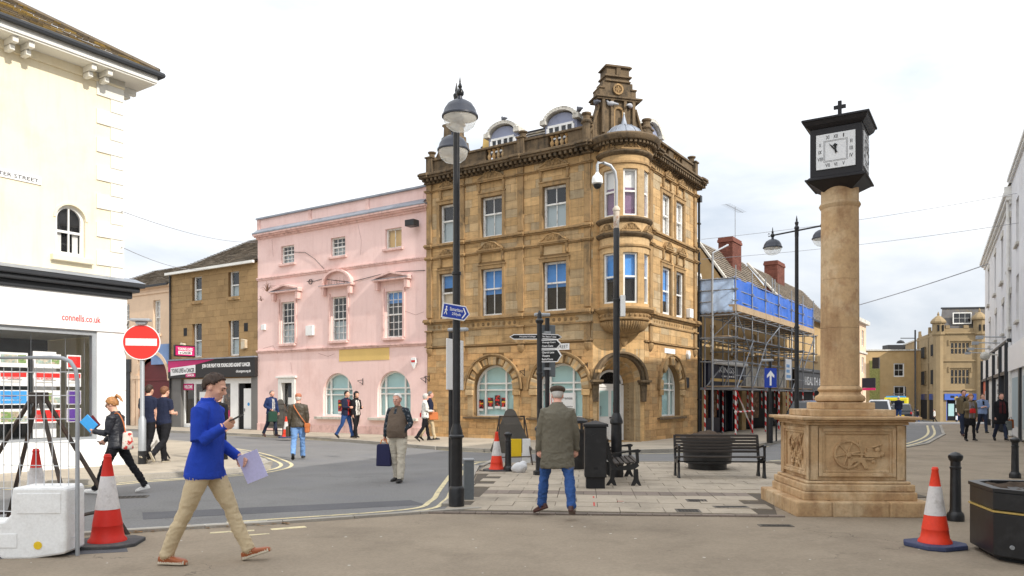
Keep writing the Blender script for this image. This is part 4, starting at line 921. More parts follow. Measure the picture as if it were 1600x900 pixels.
for pts in ([(-9.9, 3.9), (-9.2, 4.0), (-8.9, 3.6)], [(-6.2, 3.55), (-5.6, 3.4), (-5.2, 3.5)], [(-1.2, 5.1), (-.6, 4.9), (-.2, 5.0)], [(-8.0, 3.2), (-7.9, 2.7)], [(-3.8, 8.9), (-3.6, 8.2), (-3.65, 7.6)], [(-9.3, 8.9), (-9.2, 8.1)]):
    mb.tube([(pu(x), -.001, z) for x, z in pts], .006, 4)
mat('crack', srgb(150, 112, 106), .9); tag(P_.part('cracks', mb, 'crack'), kind='stuff')

# ---------------------------------------------------------------- brown stone charity-shop building
tan = thing('tan_building', 'brown stone building with black charity shop fascia left of the pink building', 'building', (*bl(-17.24), 0), AL)
T_ = Fr(tan)
def tu(u): return u+17.24
tw_ = [(-15.36, -14.61, 6.4, 7.72), (-12.46, -11.68, 6.4, 7.72), (-15.36, -14.61, 3.62, 5.4), (-12.46, -11.68, 3.62, 5.4)]
ops = [(tu(a), tu(b), c, d) for a, b, c, d in tw_]+[(tu(-16.35), tu(-10.75), .1, 2.55)]
twl = T_.part('wall', wall_mesh(0, 6.93, 0, 8.0, ops, .3), 'tan_joint')
courses(T_, twl, 0, 6.93, 3.55, 7.95, [(a-.02, b+.02, c-.02, d+.02) for a, b, c, d in ops[:4]], .29, (.4, .75), 'tan_stone', limit=260, seed=8, proud=.01)
for a, b, c, d in tw_: sash(T_, tu(a), tu(b), c, d, .12, 1, m='white_gloss', fw=.08, split=.52, back=(('painted_room_dark', .45, 1), ('blind_grey', 0, .45)), sill=(.08, .08, .1, 'stone_trim'))
T_.part('fascia', MB().box(0, 6.95, -.16, .05, 2.6, 3.5), 'fascia_black', bev=.01); T_.part('fascia_flashing', MB().box(-.02, 6.97, -.2, .05, 3.5, 3.56), 'lead')
T_.part('fascia_stripe', MB().prism([(.02, 2.92), (.02, 3.48), (3.9, 3.48)], -.165, -.159), 'magenta')
T_.part('fascia_panel', MB().prism([(.25, 2.72), (2.35, 2.85), (2.35, 3.25), (.25, 3.12)], -.172, -.166), 'sign_white')
T_.text('YOUNG LIVES vs CANCER', 'text_black', 1.95, .22, (1.3, -.174, 2.985), bold=.02); T_.part('fascia_panel', MB().box(1.55, 2.35, -.175, -.168, 2.64, 2.82), 'magenta'); T_.text('CANCER', 'text_white', .6, .1, (1.95, -.177, 2.73), bold=.02)
T_.text('JOIN OUR FIGHT FOR YOUNG LIVES AGAINST CANCER', 'text_white', 3.7, .24, (4.75, -.163, 3.15), bold=.03); T_.text('clicsargent.org.uk', 'text_white', 1.1, .16, (6.1, -.163, 2.85), bold=.01)
T_.part('stone_pier', MB().box(0, .9, -.02, .2, .1, 2.6), 'grey_stone', bev=.01); T_.part('stone_pier', MB().box(6.48, 6.93, -.02, .2, .1, 2.6), 'grey_stone', bev=.01)
sf = T_.part('shopfront', MB().box(.9, 6.48, .15, .2, 2.3, 2.55).box(.9, 1.0, .15, .22, .1, 2.3).box(1.78, 1.9, .15, .22, .1, 2.3).box(4.0, 4.12, .15, .22, .1, 2.3).box(4.7, 5.3, .15, .22, .1, 2.3).box(6.38, 6.48, .15, .22, .1, 2.3).box(1.0, 1.78, .15, .22, .1, .3).box(1.9, 4.0, .15, .22, .1, .5), 'white_gloss')
T_.part('pane', MB().box(1.9, 4.0, .18, .19, .5, 2.3), 'glass', sf); T_.part('pane', MB().box(1.0, 1.78, .18, .19, .3, 2.3), 'glass', sf); T_.part('pane', MB().box(4.12, 4.7, .18, .19, .2, 2.3), 'glass', sf)
mat('shop_inside', srgb(92, 80, 70), .8, var=.5, vs=3, col2=srgb(150, 120, 96), c2s=4, c2t=(.5, .6)); T_.part('display', MB().box(.95, 4.7, .9, .95, .1, 2.3), 'shop_inside', sf)
T_.part('welcome_panel', MB().box(.92, 1.75, .12, .14, 2.0, 2.32), 'magenta', sf); T_.text('WELCOME', 'text_white', .68, .17, (1.33, .117, 2.16), sf, bold=.03)
T_.part('poster', MB().box(2.2, 2.8, .17, .178, 1.4, 1.9), 'paper', sf); T_.part('poster', MB().box(4.2, 4.62, .17, .178, .6, 1.0), 'magenta', sf)
dr = T_.part('door', MB().box(5.75, 6.38, .12, .17, .12, 2.05), 'white_gloss', bev=.01); T_.part('door_sign', MB().lathe([(.07, 0), (.07, .01)], seg=14).mesh('door_sign') if False else MB().arch(6.12, 1.3, .0, .08, .11, .12, 0, 2*PI, 14), 'card_sky', dr); T_.part('handle', MB().box(5.8, 5.84, .07, .12, .95, 1.1), 'steel', dr)
T_.part('door_gap', MB().box(5.3, 5.75, .2, .24, .1, 2.3), 'painted_room_dark', sf)
bs = T_.part('projecting_sign', MB().box(2.25, 2.35, -1.3, -.16, 3.62, 4.2), 'black', bev=.03)
T_.part('sign_face', MB().box(2.35, 2.36, -1.24, -.22, 3.68, 4.14), 'magenta', bs)
rr_ = Matrix.Rotation(PI/2, 4, 'Z'); text('lettering', 'YOUNG LIVES', MATS['text_white'], .8, .14, bs, (2.364, -.73, 4.0), .03, .002, rr_); T_.part('sign_face', MB().box(2.36, 2.364, -1.1, -.36, 3.74, 3.9), 'sign_white', bs); text('lettering', 'vs CANCER', MATS['text_black'], .62, .11, bs, (2.368, -.73, 3.82), .03, .002, rr_)
for x in (1.2, 6.05): T_.part('vent_box', MB().prism([(x-.16, 3.9), (x+.16, 3.95), (x+.16, 4.35), (x-.16, 4.4)], -.16, -.01), 'board_cream', bev=.02)
for x in (1.28, 6.1): T_.part('air_vent', MB().box(x-.14, x+.14, -.02, .03, 4.75, 5.15), 'black_matt')
rt = random.Random(3); mb = tiled(MB(), -.1, 6.95, -.2, 7.98, 5.0, 10.6, 26, .28, rt, .03); tag(T_.part('roof_tiles', mb, 'roof_tile'), kind='stuff')
T_.part('roof', MB().add([(-.1, -.2, 7.95), (6.95, -.2, 7.95), (6.95, 5, 10.57), (-.1, 5, 10.57), (6.95, 10, 8), (-.1, 10, 8)], [(0, 1, 2, 3), (3, 2, 4, 5)]), 'roof_tile')
T_.part('gutter', MB().box(-.1, 6.93, -.3, -.18, 7.9, 8.02), 'white_paint'); T_.part('downpipe', MB().tube([(.05, -.08, .1), (.05, -.08, 7.9)], .045, 8), 'black')
shell(T_, .02, 6.9, .02, 9.9, 0, 7.9, 'tan_stone'); T_.part('gable_wall', MB().add([(.0, 0, 7.9), (.0, 10, 7.9), (.0, 5, 10.5)], [(0, 1, 2)]), 'tan_stone')

# ---------------------------------------------------------------- peach building with the maroon arch
pe = thing('peach_building', 'peach rendered building with maroon arched doorway behind the no entry sign', 'building', (*bl(-26), 0), AL)
E_ = Fr(pe)
def eu(u): return u+26
E_.part('wall', wall_mesh(0, 8.74, 0, 7.5, [(eu(-18.82), eu(-18.18), 4.94, 6.75), (eu(-21.8), eu(-21.1), 4.94, 6.75), (eu(-20.3), eu(-17.4), .1, 3.7)], .3), 'peach')
sash(E_, eu(-18.82), eu(-18.18), 4.94, 6.75, .12, 2, (3, 3), back=(('curtain_white', 0, 1),), sill=(.1, .08, .1, 'peach')); sash(E_, eu(-21.8), eu(-21.1), 4.94, 6.75, .12, 2, (3, 3), sill=(.1, .08, .1, 'peach'))
E_.part('cornice', band(MB(), 0, 8.74, [(7.1, 7.2, .06), (7.4, 7.5, .15)]), 'peach'); E_.part('blue_panel', MB().box(eu(-18.9), eu(-17.3), -.08, -.01, 3.35, 4.4), 'blue_grey' if 'blue_grey' in MATS else mat('blue_grey', srgb(122, 148, 190), .7))
E_.part('maroon_door', MB().prism([(eu(-20.2), .1), (eu(-17.4), .1), (eu(-17.4), 2.6)]+[(eu(-18.8)+1.4*math.cos(PI*i/12), 2.6+1.0*math.sin(PI*i/12)) for i in range(1, 12)]+[(eu(-20.2), 2.6)], .1, .2), 'maroon')
E_.part('door_arch', MB().arch(eu(-18.8), 2.5, 1.4, 1.6, -.1, .1, 0, PI, 16), 'peach'); E_.part('door_rail', MB().box(eu(-20.2), eu(-17.4), .05, .1, 2.5, 2.62), 'maroon')
for x in (-20.5, -20.15): E_.part('pilaster', MB().box(eu(x)-.13, eu(x)+.13, -.12, 0, .1, 2.6).box(eu(x)-.18, eu(x)+.18, -.16, 0, 2.6, 2.8), 'peach')
mb = tiled(MB(), 0, 8.74, -.15, 7.5, 4.5, 9.6, 22, .28, rt); tag(E_.part('roof_tiles', mb, 'roof_tile'), kind='stuff'); E_.part('gutter', MB().box(0, 8.74, -.24, -.14, 7.45, 7.55), 'gutter')
E_.part('roof', MB().add([(0, -.15, 7.47), (8.74, -.15, 7.47), (8.74, 4.5, 9.57), (0, 4.5, 9.57)], [(0, 1, 2, 3)]), 'roof_tile'); shell(E_, .02, 8.72, .02, 9, 0, 7.4, 'peach')
E_.part('shop_window', MB().box(eu(-24.5), eu(-21), -.06, .02, .1, 3.0), 'gutter'); sgp = E_.part('fascia', MB().box(eu(-24.6), eu(-20.9), -.12, .02, 3.0, 3.7), 'gutter')
E_.part('hanging_lamp', MB().tube([(eu(-19.6), -.02, 4.9), (eu(-19.6), -.02, 5.4)], .03, 6).tube([(eu(-19.6), -.02, 5.1), (eu(-20.6), -.5, 5.05)], .05, 6), 'black')

# ---------------------------------------------------------------- estate agent's on the left
lbx, lby = -8.87-.5547*6.02, 17.5-.832*6.02
LBD = thing('cream_building', 'cream rendered estate agency with white quoins and deep bracketed eaves at left', 'building', (lbx, lby, 0), AR)
L_ = Fr(LBD); LC = 6.02
wcl = L_.part('wall', wall_mesh(-6, LC, 4.2, 8.75, [(4.57, 5.18, 4.66, 5.76, True), (.6, 1.25, 4.66, 5.76, True), (-3.2, -2.55, 4.66, 5.76, True)], .14), 'cream')
L_.part('side_wall', MB().add([(LC, 0, 0), (LC, 14, 0), (LC, 14, 8.75), (LC, 0, 8.75)], [(0, 1, 2, 3)]), 'cream')
zq, k = 8.66, 0
while zq > 4.35:
    h = .29 if k % 2 else .33; w_ = .29 if k % 2 else .6
    L_.piece('quoin', 'quoin', LC-w_, LC+.012, -.03, .3, zq-h, zq-.012, parent=wcl); zq -= h+.004; k += 1
L_.piece('quoin', 'quoin', LC-.62, LC+.03, -.05, .3, 8.67, 8.8, parent=wcl)
aw_ = L_.part('window', MB().box(4.57, 4.63, .08, .14, 4.66, 5.455).box(5.12, 5.18, .08, .14, 4.66, 5.455).box(4.63, 5.12, .08, .14, 4.66, 4.75).box(4.63, 5.12, .085, .135, 5.16, 5.21).box(4.86, 4.89, .09, .13, 4.75, 5.72).arch(4.875, 5.455, .245, .305, .08, .14, 0, PI, 16), 'white_gloss')
L_.part('pane', MB().prism([(4.58, 4.7), (5.17, 4.7)]+[(4.875+.295*math.cos(PI*i/14), 5.455+.295*math.sin(PI*i/14)) for i in range(15)], .11, .114), 'glass', aw_); L_.part('dark_backing', MB().box(4.5, 5.25, .2, .22, 4.6, 5.8), 'painted_room_dark', aw_)
L_.part('curtain', MB().box(4.58, 4.75, .16, .17, 4.7, 5.16), 'curtain_white', aw_); L_.part('curtain', MB().box(4.98, 5.1, .16, .17, 4.7, 5.16), 'curtain_white', aw_)
L_.part('sill', MB().box(4.45, 5.32, -.12, .1, 4.53, 4.655), 'cream', aw_, bev=.01)
L_.part('hood_mould', MB().arch(4.875, 5.455, .31, .36, -.02, .02, 0, PI, 18), 'cream')
np_ = L_.part('street_plate', MB().box(2.7, 4.27, -.025, -.001, 6.05, 6.2), 'sign_white'); L_.text('WESTMINSTER STREET', 'text_black', 1.46, .075, (3.48, -.028, 6.125), np_)
# eaves: soffit, gutter, paired brackets, hipped roof
OV = .5
L_.part('soffit', MB().slab([(-6, -OV), (LC+OV, -OV), (LC+OV, 14), (LC, 14), (LC, 0), (-6, 0)], 8.80, 8.86), 'quoin'); L_.part('frieze_board', MB().box(-6, LC+.02, -.05, -.001, 8.62, 8.8), 'cream')
for x in (-.9, -.6, .9, 1.2, 2.05, 2.35, 3.6, 3.9, 5.15, 5.5): L_.part('eaves_bracket', MB().box(x-.055, x+.055, -.44, -.05, 8.68, 8.80).box(x-.05, x+.05, -.3, -.05, 8.56, 8.66), 'quoin', bev=.01)
for y in (.25, .6, 1.9, 2.25): L_.part('eaves_bracket', MB().prism([(0, 0)], 0, 0) if False else MB().box(LC+.001, LC+.44, y-.055, y+.055, 8.66, 8.80).box(LC+.001, LC+.3, y-.05, y+.05, 8.56, 8.66), 'quoin', bev=.01)
L_.part('fascia_board', MB().box(-6, LC+OV+.02, -OV-.03, -OV, 8.84, 8.98).box(LC+OV, LC+OV+.03, -OV, 14, 8.84, 8.98), 'white_paint')
gm = MB().tube([(-6, -OV-.1, 9.02), (LC+OV+.1, -OV-.1, 9.02), (LC+OV+.1, 14, 9.02)], .07, 8); L_.part('gutter', gm, 'gutter')
rm = MB(); rq = random.Random(9); rise = .62
for j in range(22):
    y0, z0 = -OV-.08+j*.24, 9.05+j*.24*rise; tiled(rm, -6, LC+OV+.05-j*.24, y0, z0, y0+.24, z0+.24*rise, 1, .26, rq, .03, .015)
tag(L_.part('roof_tiles', rm, 'moss_tile'), kind='stuff'); e = 5.2
L_.part('roof', MB().add([(-6, -OV, 9.0), (LC+OV, -OV, 9.0), (LC+OV-e, -OV+e, 9+e*rise), (-6, -OV+e, 9+e*rise), (LC+OV, 14, 9.0), (LC+OV-e, 14, 9+e*rise)], [(0, 1, 2, 3), (1, 4, 5, 2)]), 'moss_tile')
L_.part('hip_tiles', MB().tube([(LC+OV+.04, -OV-.06, 9.1), (LC+OV-e, -OV+e, 9.1+e*rise)], .07, 6), 'moss_tile')
# shopfront
L_.part('shop_cornice', MB().box(-6, LC+.30, -.42, .1, 4.1, 4.2).box(-6, LC+.22, -.34, .1, 4.0, 4.1).box(-6, LC+.12, -.2, .1, 3.86, 4.0), 'gutter', bev=.02); L_.part('cornice_lead', MB().add([(-6, -.43, 4.202), (LC+.31, -.43, 4.202), (LC+.31, 0, 4.34), (-6, 0, 4.34)], [(0, 1, 2, 3)]), 'lead')
fa = L_.part('fascia', MB().box(-6, LC+.03, -.14, .1, 3.08, 3.86), 'fasc_white', bev=.008); L_.text('connells.co.uk', 'text_red', .82, .15, (5.03, -.146, 3.33), fa, bold=.008)
L_.part('shop_pier', MB().box(5.39, LC+.02, -.1, .1, .08, 3.08), 'fasc_white', bev=.006); L_.part('pier_joint', MB().box(5.39, LC+.022, -.103, -.09, 1.78, 1.788), 'kerb')
L_.part('stall_riser', MB().box(-6, 5.39, -.08, .1, .08, .70), 'fasc_white', bev=.006)
swf = L_.part('shop_window', MB().box(5.3, 5.39, -.06, .06, .70, 3.08).box(-6, 5.3, -.06, .06, .70, .76).box(-6, 5.3, -.06, .06, 2.98, 3.08).box(1.2, 1.26, -.06, .06, .76, 2.98), 'galv')
L_.part('pane', MB().box(-6, 5.3, -.01, .0, .76, 2.98), 'glass', swf)
mat('office', srgb(150, 152, 150), .8, var=.25, vs=1.2, col2=srgb(70, 72, 76), c2s=1.3, c2t=(.48, .56)); mat('office_dark', srgb(84, 88, 92), .8, var=.3, vs=1.5)
L_.part('office_back', MB().box(-6, 6.0, 3.4, 3.45, 0, 3.1), 'office_dark'); L_.part('office_floor', MB().box(-6, 6.0, .1, 3.4, .0, .12), 'office'); L_.part('office_ceiling', MB().box(-6, 6.0, .1, 3.4, 3.06, 3.08), 'quoin')
mb = MB()
for x in (3.42, 4.13, 4.82, 5.22): mb.tube([(x, .12, .76), (x, .12, 2.95)], .004, 4)
L_.part('display_wires', mb, 'steel', swf)
L_.part('display_screen', MB().box(4.25, 4.72, .3, .32, .76, 2.6), 'fasc_white', swf)
cards = [['p', 'p', 'h'], ['r', 'r', 'r'], ['b', 'g', 'u'], ['g', 's', 'u']]
for row in range(4):
    for col in range(-5, 3):
        u = 3.52+col*.66; w_ = .54 if col < 2 else .3; z = 2.24-row*.385; kd = cards[row][col % 3]
        if u+w_ > 5.25: continue
        c_ = L_.part('property_card', MB().box(u, u+w_, .1, .108, z, z+.3), 'paper', swf)
        m_ = {'p': 'card_photo', 'h': 'card_red', 'r': 'card_red', 'b': 'card_sky', 'g': 'card_photo_green', 'u': 'card_purple', 's': 'card_red'}[kd]
        for m2, a, b, c, d in ({'p': [(m_, .06, .62, .3, .85), ('card_photo_green', .65, .94, .3, .85)], 'r': [(m_, .05, .95, .62, .93), ('kerb', .3, .8, .4, .46), ('kerb', .08, .7, .25, .29)], 'b': [(m_, .04, .96, .08, .94), ('card_purple', .1, .6, .55, .62), ('paper', .1, .8, .3, .35)], 'g': [(m_, .06, .68, .12, .82), ('card_photo', .72, .96, .12, .5)], 'u': [(m_, .05, .95, .05, .95)], 'h': [(m_, .08, .95, .1, .9)], 's': [(m_, .04, .96, .1, .9), ('paper', .1, .5, .35, .6), ('paper', .6, .9, .2, .8)]}[kd]):
            L_.part('property_card', MB().box(u+w_*a, u+w_*b, .094, .0985, z+.3*c, z+.3*d), m2, swf)
        if kd == 'r': L_.text('SELL BY CHRISTMAS', 'text_red', w_*.6, .035, (u+w_*.4, .092, z+.16), swf)

# ---------------------------------------------------------------- right-hand street: house under scaffolding
s0 = (3.79+7.0*.5547, 25.46+7.0*.83205)
SCB = thing('scaffolded_building', 'tile-roofed stone shop behind scaffolding right of the golden corner building', 'building', (*s0, 0), AR)
Q_ = Fr(SCB)
ops = [(1.2, 1.9, 3.5, 4.7), (3.9, 4.6, 3.5, 4.7), (7.2, 7.9, 3.5, 4.7), (10.4, 11.1, 3.5, 4.7), (.5, 5.4, .1, 2.0), (6.0, 12.8, .1, 2.1)]
Q_.part('wall', wall_mesh(0, 13.6, 0, 5.6, ops, .3), 'ochre')
for a, b, c, d in ops[:4]: sash(Q_, a, b, c, d, .12, 2, (2, 2), sill=(.08, .08, .08, 'stone_trim'))
Q_.part('pillar', MB().box(5.4, 6.0, -.05, .2, .1, 2.2), 'ochre')
Q_.part('shop_front', MB().box(.5, 5.4, .28, .32, .1, 2.0), 'painted_room_dark'); Q_.part('shop_front', MB().box(6.0, 12.8, .28, .32, .1, 2.1), 'painted_room_dark')
for x in (.5, 1.5, 2.6, 3.4, 4.4, 5.3): Q_.part('shop_mullion', MB().box(x, x+.1, .1, .28, .1, 2.0), 'navy')
mat('shop_stock', srgb(120, 92, 70), .8, var=.5, vs=3, col2=srgb(180, 150, 120), c2s=5, c2t=(.52, .6)); Q_.part('window_display', MB().box(.65, 2.6, .2, .26, .75, 1.9), 'shop_stock'); Q_.part('window_display', MB().box(6.3, 9.0, .2, .26, .6, 1.9), 'shop_stock'); Q_.part('stall_riser', MB().box(.5, 2.6, .1, .27, .1, .75), 'navy')
fs_ = Q_.part('fascia', MB().prism([(.3, 2.0), (5.4, 2.0), (5.4, 3.15), (.3, 3.15)], -.22, .0), 'navy'); Q_.part('fascia_stripe', MB().box(.6, 4.9, -.226, -.22, 2.3, 2.42), 'board_tan'); Q_.text('KINGS', 'text_white', 2.0, .24, (2.7, -.225, 2.8), fs_)
for k in range(6): Q_.part('small_print', MB().box(2.0+k*.3, 2.22+k*.3, -.225, -.22, 2.5, 2.56), 'text_white', fs_)
Q_.part('awning_roll', MB().tube([(.7, -.35, 3.1), (5.0, -.35, 3.1)], .11, 10), 'fasc_white')
fs2 = Q_.part('fascia', MB().box(5.5, 12.8, -.2, .0, 2.15, 3.1), 'white_stone')
mb = tiled(MB(), 6, 13.7, -.25, 5.6, 2.4, 9.3, 24, .26, random.Random(4), .03); tiled(mb, -.1, 6, -.25, 5.6, 1.2, 6.9, 10, .26, random.Random(5), .03); tag(Q_.part('roof_tiles', mb, 'roof_tile'), kind='stuff')
Q_.part('roof', MB().add([(6, -.2, 5.57), (13.7, -.2, 5.57), (13.7, 2.4, 9.27), (6, 2.4, 9.27), (13.7, 5, 5.6), (6, 5, 5.6)], [(0, 1, 2, 3), (3, 2, 4, 5)]).add([(-.1, -.2, 5.57), (6, -.2, 5.57), (6, 1.2, 6.87), (-.1, 1.2, 6.87), (6, 5, 6.9), (-.1, 5, 6.9)], [(0, 1, 2, 3), (3, 2, 4, 5)]), 'roof_tile')
mb = MB()
for x in (6.02, 13.6): mb.add([(x, 0, 5), (x, 5, 5), (x, 5, 5.6), (x, 2.4, 9.25), (x, 0, 5.6)], [(0, 1, 2, 3, 4)])
mb.add([(0, 0, 0), (0, 5, 0), (0, 5, 6.9), (0, 1.2, 6.85), (0, 0, 5.6)], [(0, 1, 2, 3, 4)]); Q_.part('gable_wall', mb, 'ochre')
def chimney(F, x, y, z0, z1, w=1.0, d=.7):
    c = F.part('chimney', MB().box(x-w/2, x+w/2, y-d/2, y+d/2, z0, z1-.25), 'brick_red'); F.part('chimney_cap', MB().box(x-w/2-.05, x+w/2+.05, y-d/2-.05, y+d/2+.05, z1-.25, z1-.12).box(x-w/2-.02, x+w/2+.02, y-d/2-.02, y+d/2+.02, z1-.12, z1), 'brick_red', c)
    mb = MB(); n = 0; h = .09
    zz = z0
    while zz < z1-.3:
        o = .11 if n % 2 else 0
        u = x-w/2-o
        while u < x+w/2:
            a, b = max(u+.006, x-w/2), min(u+.214, x+w/2)
            if b-a > .03: mb.box(a, b, y-d/2-.008, y-d/2, zz+.006, zz+h-.006)
            u += .22
        v = y-d/2-o
        while v < y+d/2:
            a, b = max(v+.006, y-d/2), min(v+.214, y+d/2)
            if b-a > .03: mb.box(x-w/2-.008, x-w/2, a, b, zz+.006, zz+h-.006)
            v += .22
        zz += h; n += 1
    tag(F.part('brickwork', mb, 'brick_red', c), kind='stuff')
    return c
chimney(Q_, 10.3, 2.1, 7.6, 10.05, 1.5, .75)
Q_.part('dormer', MB().box(.3, 1.5, .5, 2.2, 5.7, 6.9), 'white_paint'); sash(Q_, .4, 1.4, 5.85, 6.8, .44, 2, (1, 0), dz=.05)
Q_.part('dormer', MB().box(3.6, 4.5, .4, 2.2, 5.5, 6.3).prism([(3.5, 6.3), (4.6, 6.3), (4.05, 6.7)], .3, 2.2), 'white_paint'); sash(Q_, 3.7, 4.4, 5.5, 6.25, .34, 2, (1, 0), dz=.05)
Q_.part('gable_verge', MB().tube([(5.95, -.2, 5.75), (5.95, 2.4, 9.45)], .07, 5), 'white_stone')
an = Q_.part('aerial', MB().tube([(11.2, 2.1, 9.9), (11.2, 2.1, 12.0)], .02, 6).tube([(9.6, 2.1, 11.8), (12.6, 2.1, 11.95)], .012, 5), 'steel')
mb = MB()
for i in range(9): x = 9.7+i*.33; mb.tube([(x, 1.85, 11.8+.015*i), (x, 2.35, 11.81+.015*i)], .007, 4)
Q_.part('aerial_rods', mb, 'steel', an)

# next shop along, beyond the scaffolding
sh2 = thing('cream_stone_shop', 'cream stone house with black shop fascia beyond the scaffolding', 'building', (s0[0]+13.7*.5547, s0[1]+13.7*.83205, 0), AR)
H_ = Fr(sh2)
ops = [(1.0, 1.7, 3.9, 5.5), (3.6, 4.3, 3.9, 5.5), (6.6, 7.4, 3.9, 5.5), (9.5, 10.3, 3.9, 5.5)]
H_.part('wall', wall_mesh(0, 13, 0, 6.4, ops, .25), 'ochre')
for o in ops: sash(H_, *o, .1, 2, (3, 3), back=(('curtain_white', 0, .6), ('painted_room_dark', .6, 1)), sill=(.08, .08, .08, 'stone_trim'))
hf = H_.part('fascia', MB().prism([(.8, 2.1), (11, 2.1), (11, 3.1), (.8, 3.1)], -.3, 0), 'black'); H_.part('shop_cornice', MB().box(.6, 11.2, -.5, 0, 3.1, 3.3), 'black', bev=.02); H_.text('HEALTH & ST', 'text_white', 5.5, .5, (5.6, -.31, 2.6), hf, bold=.03); H_.part('blue_flash', MB().prism([(9.0, 2.1), (9.5, 2.1), (10.6, 3.1), (10.1, 3.1)], -.31, -.3), 'card_sky', hf)
H_.part('shop_front', MB().box(.8, 11, -.05, .02, .1, 2.1), 'painted_room_dark')
mb = tiled(MB(), 0, 13, -.25, 6.4, 2.2, 9.2, 20, .3, random.Random(6), .03); tag(H_.part('roof_tiles', mb, 'roof_tile'), kind='stuff'); H_.part('roof', MB().add([(0, -.2, 6.37), (13, -.2, 6.37), (13, 2.2, 9.17), (0, 2.2, 9.17)], [(0, 1, 2, 3)]), 'roof_tile'); H_.part('gable_verge', MB().tube([(0, -.2, 6.5), (0, 2.2, 9.3)], .07, 5), 'white_stone')
shell(H_, .02, 12.98, .02, 9, 0, 6.3, 'ochre'); H_.part('gable_wall', MB().add([(0, 0, 6.3), (0, 4.4, 6.3), (0, 2.2, 9.15)], [(0, 1, 2)]), 'ochre'); chimney(H_, 5.4, 2.1, 7.8, 10.1, 1.7, .8); H_.part('gutter', MB().box(0, 13, -.36, -.24, 6.3, 6.42), 'gutter')

# pale terrace further along on the same side
x0, y0 = s0[0]+27*.5547, s0[1]+27*.83205
ter = thing('pale_terrace', 'pale tall terrace glimpsed right behind the clock column', 'building', (x0, y0, 0), AR)
V_ = Fr(ter)
ops = [(u, u+1, z, z+1.3) for u in (1.0, 4, 7, 10.4) for z in (3.6, 5.8)]
V_.part('wall', wall_mesh(0, 12.4, -1, 7.9, ops, .2), 'peach'); V_.part('cornice', band(MB(), 0, 12.4, [(5.2, 5.35, .12), (7.6, 7.9, .3)]), 'white_stone'); shell(V_, .02, 12.38, .02, 9, -1, 7.8, 'peach')
for o in ops: sash(V_, *o, .08, 2, (1, 1))
V_.part('shop_board', MB().box(10.5, 10.6, -1.0, 0, 2.4, 3.2), 'navy'); V_.part('shop_board', MB().box(10.49, 10.6, -1.0, 0, 2.2, 2.39), 'magenta'); V_.part('wall_lantern', MB().box(11.6, 12.1, -1.1, -.6, 4.0, 4.9), 'black')

# ---------------------------------------------------------------- far end of the street
yb_ = thing('ochre_block', 'plain flat-roofed ochre block closing the far end of the street', 'building', (50.5, 112, -1.6), R(-4))
Y_ = Fr(yb_)
z_ = 0
ops = [(5.0, 6.5, 6.2, 8.2), (10.2, 11.7, 6.2, 8.2), (14.0, 15.5, 6.2, 8.2), (5.0, 6.6, 2.2, 4.9), (10.9, 11.7, 3.9, 4.7), (14.2, 15.0, 3.9, 4.7)]
Y_.part('wall', wall_mesh(-6, 24, 0, 10.0, ops, .2), 'ochre'); Y_.part('coping', MB().box(-6.1, 24.1, -.15, .3, 10.0, 10.2), 'white_stone'); shell(Y_, -5.98, 23.98, .02, 9, 0, 9.9, 'ochre')
for o in ops: sash(Y_, *o, .08, 2 if o[1]-o[0] > 1 else 1, (1, 1) if o[1]-o[0] > 1 else (1, 0), fw=.16)
Y_.part('ivy_strip', MB().box(1.6, 3.0, -.08, .0, 0, 8.6), mat('ivy', srgb(150, 148, 88), .9, var=.3, vs=4)); Y_.part('roof_unit', MB().box(5, 7.5, 2, 4, 10.0, 11.0), 'gutter'); Y_.part('roof_unit', MB().box(14.5, 18, 2, 4, 10.0, 10.8), 'gutter'); Y_.part('downpipe', MB().tube([(8.1, -.08, 0), (8.1, -.08, 9.9)], .08, 6), 'ochre')

tud = thing('gothic_shop_building', 'stone corner block with mullioned windows, turrets and blue shop fascia in the distance', 'building', (55.6, 100, -1.6), 0)
U_ = Fr(tud, Matrix.Rotation(R(-8), 4, 'Z'))
ops = [(1.4, 3.7, 4.9, 6.9), (1.4, 3.7, 8.8, 10.4)]
tw1 = U_.part('wall', wall_mesh(0, 7.0, 0, 12.2, ops+[(.9, 4.6, .2, 2.9)], .25), 'tudor')
def mullioned(F, a, b, c, d, n, m='tudor'):
    mb = MB().box(a, b, .05, .2, c, c+.1).box(a, b, .05, .2, d-.1, d).box(a, b, .06, .19, (c+d)/2-.05, (c+d)/2+.05)
    for i in range(n+1): x = a+(b-a)*i/n; mb.box(max(a, x-.06), min(b, x+.06), .05, .2, c, d)
    w = F.part('window', mb, m); F.part('pane', MB().box(a, b, .14, .15, c, d), 'glass', w); F.part('dark_backing', MB().box(a, b, .22, .24, c, d), 'painted_room_dark', w)
    F.part('hood_mould', MB().box(a-.3, b+.3, -.12, .01, d+.15, d+.3).box(a-.3, a-.15, -.12, .01, d-.4, d+.15).box(b+.15, b+.3, -.12, .01, d-.4, d+.15), m, w)
for o in ops: mullioned(U_, *o, 5)
ff = U_.part('fascia', MB().box(.6, 4.7, -.2, 0, 2.9, 3.7), 'blue_shop' if 'blue_shop' in MATS else mat('blue_shop', srgb(70, 104, 190), .5)); [U_.part('sign_lettering', MB().box(x, x+w2, -.206, -.2, 3.15, 3.45), 'navy', ff) for x, w2 in ((1.3, .5), (1.95, .3), (2.4, .6), (3.2, .8))]; U_.part('shop_front', MB().box(.9, 4.6, .2, .25, .2, 2.9), 'painted_room_dark', ff)
for x in (.9, 2.2, 3.3, 4.5): U_.part('shop_mullion', MB().box(x, x+.1, .05, .2, .2, 2.9), 'blue_shop', ff)
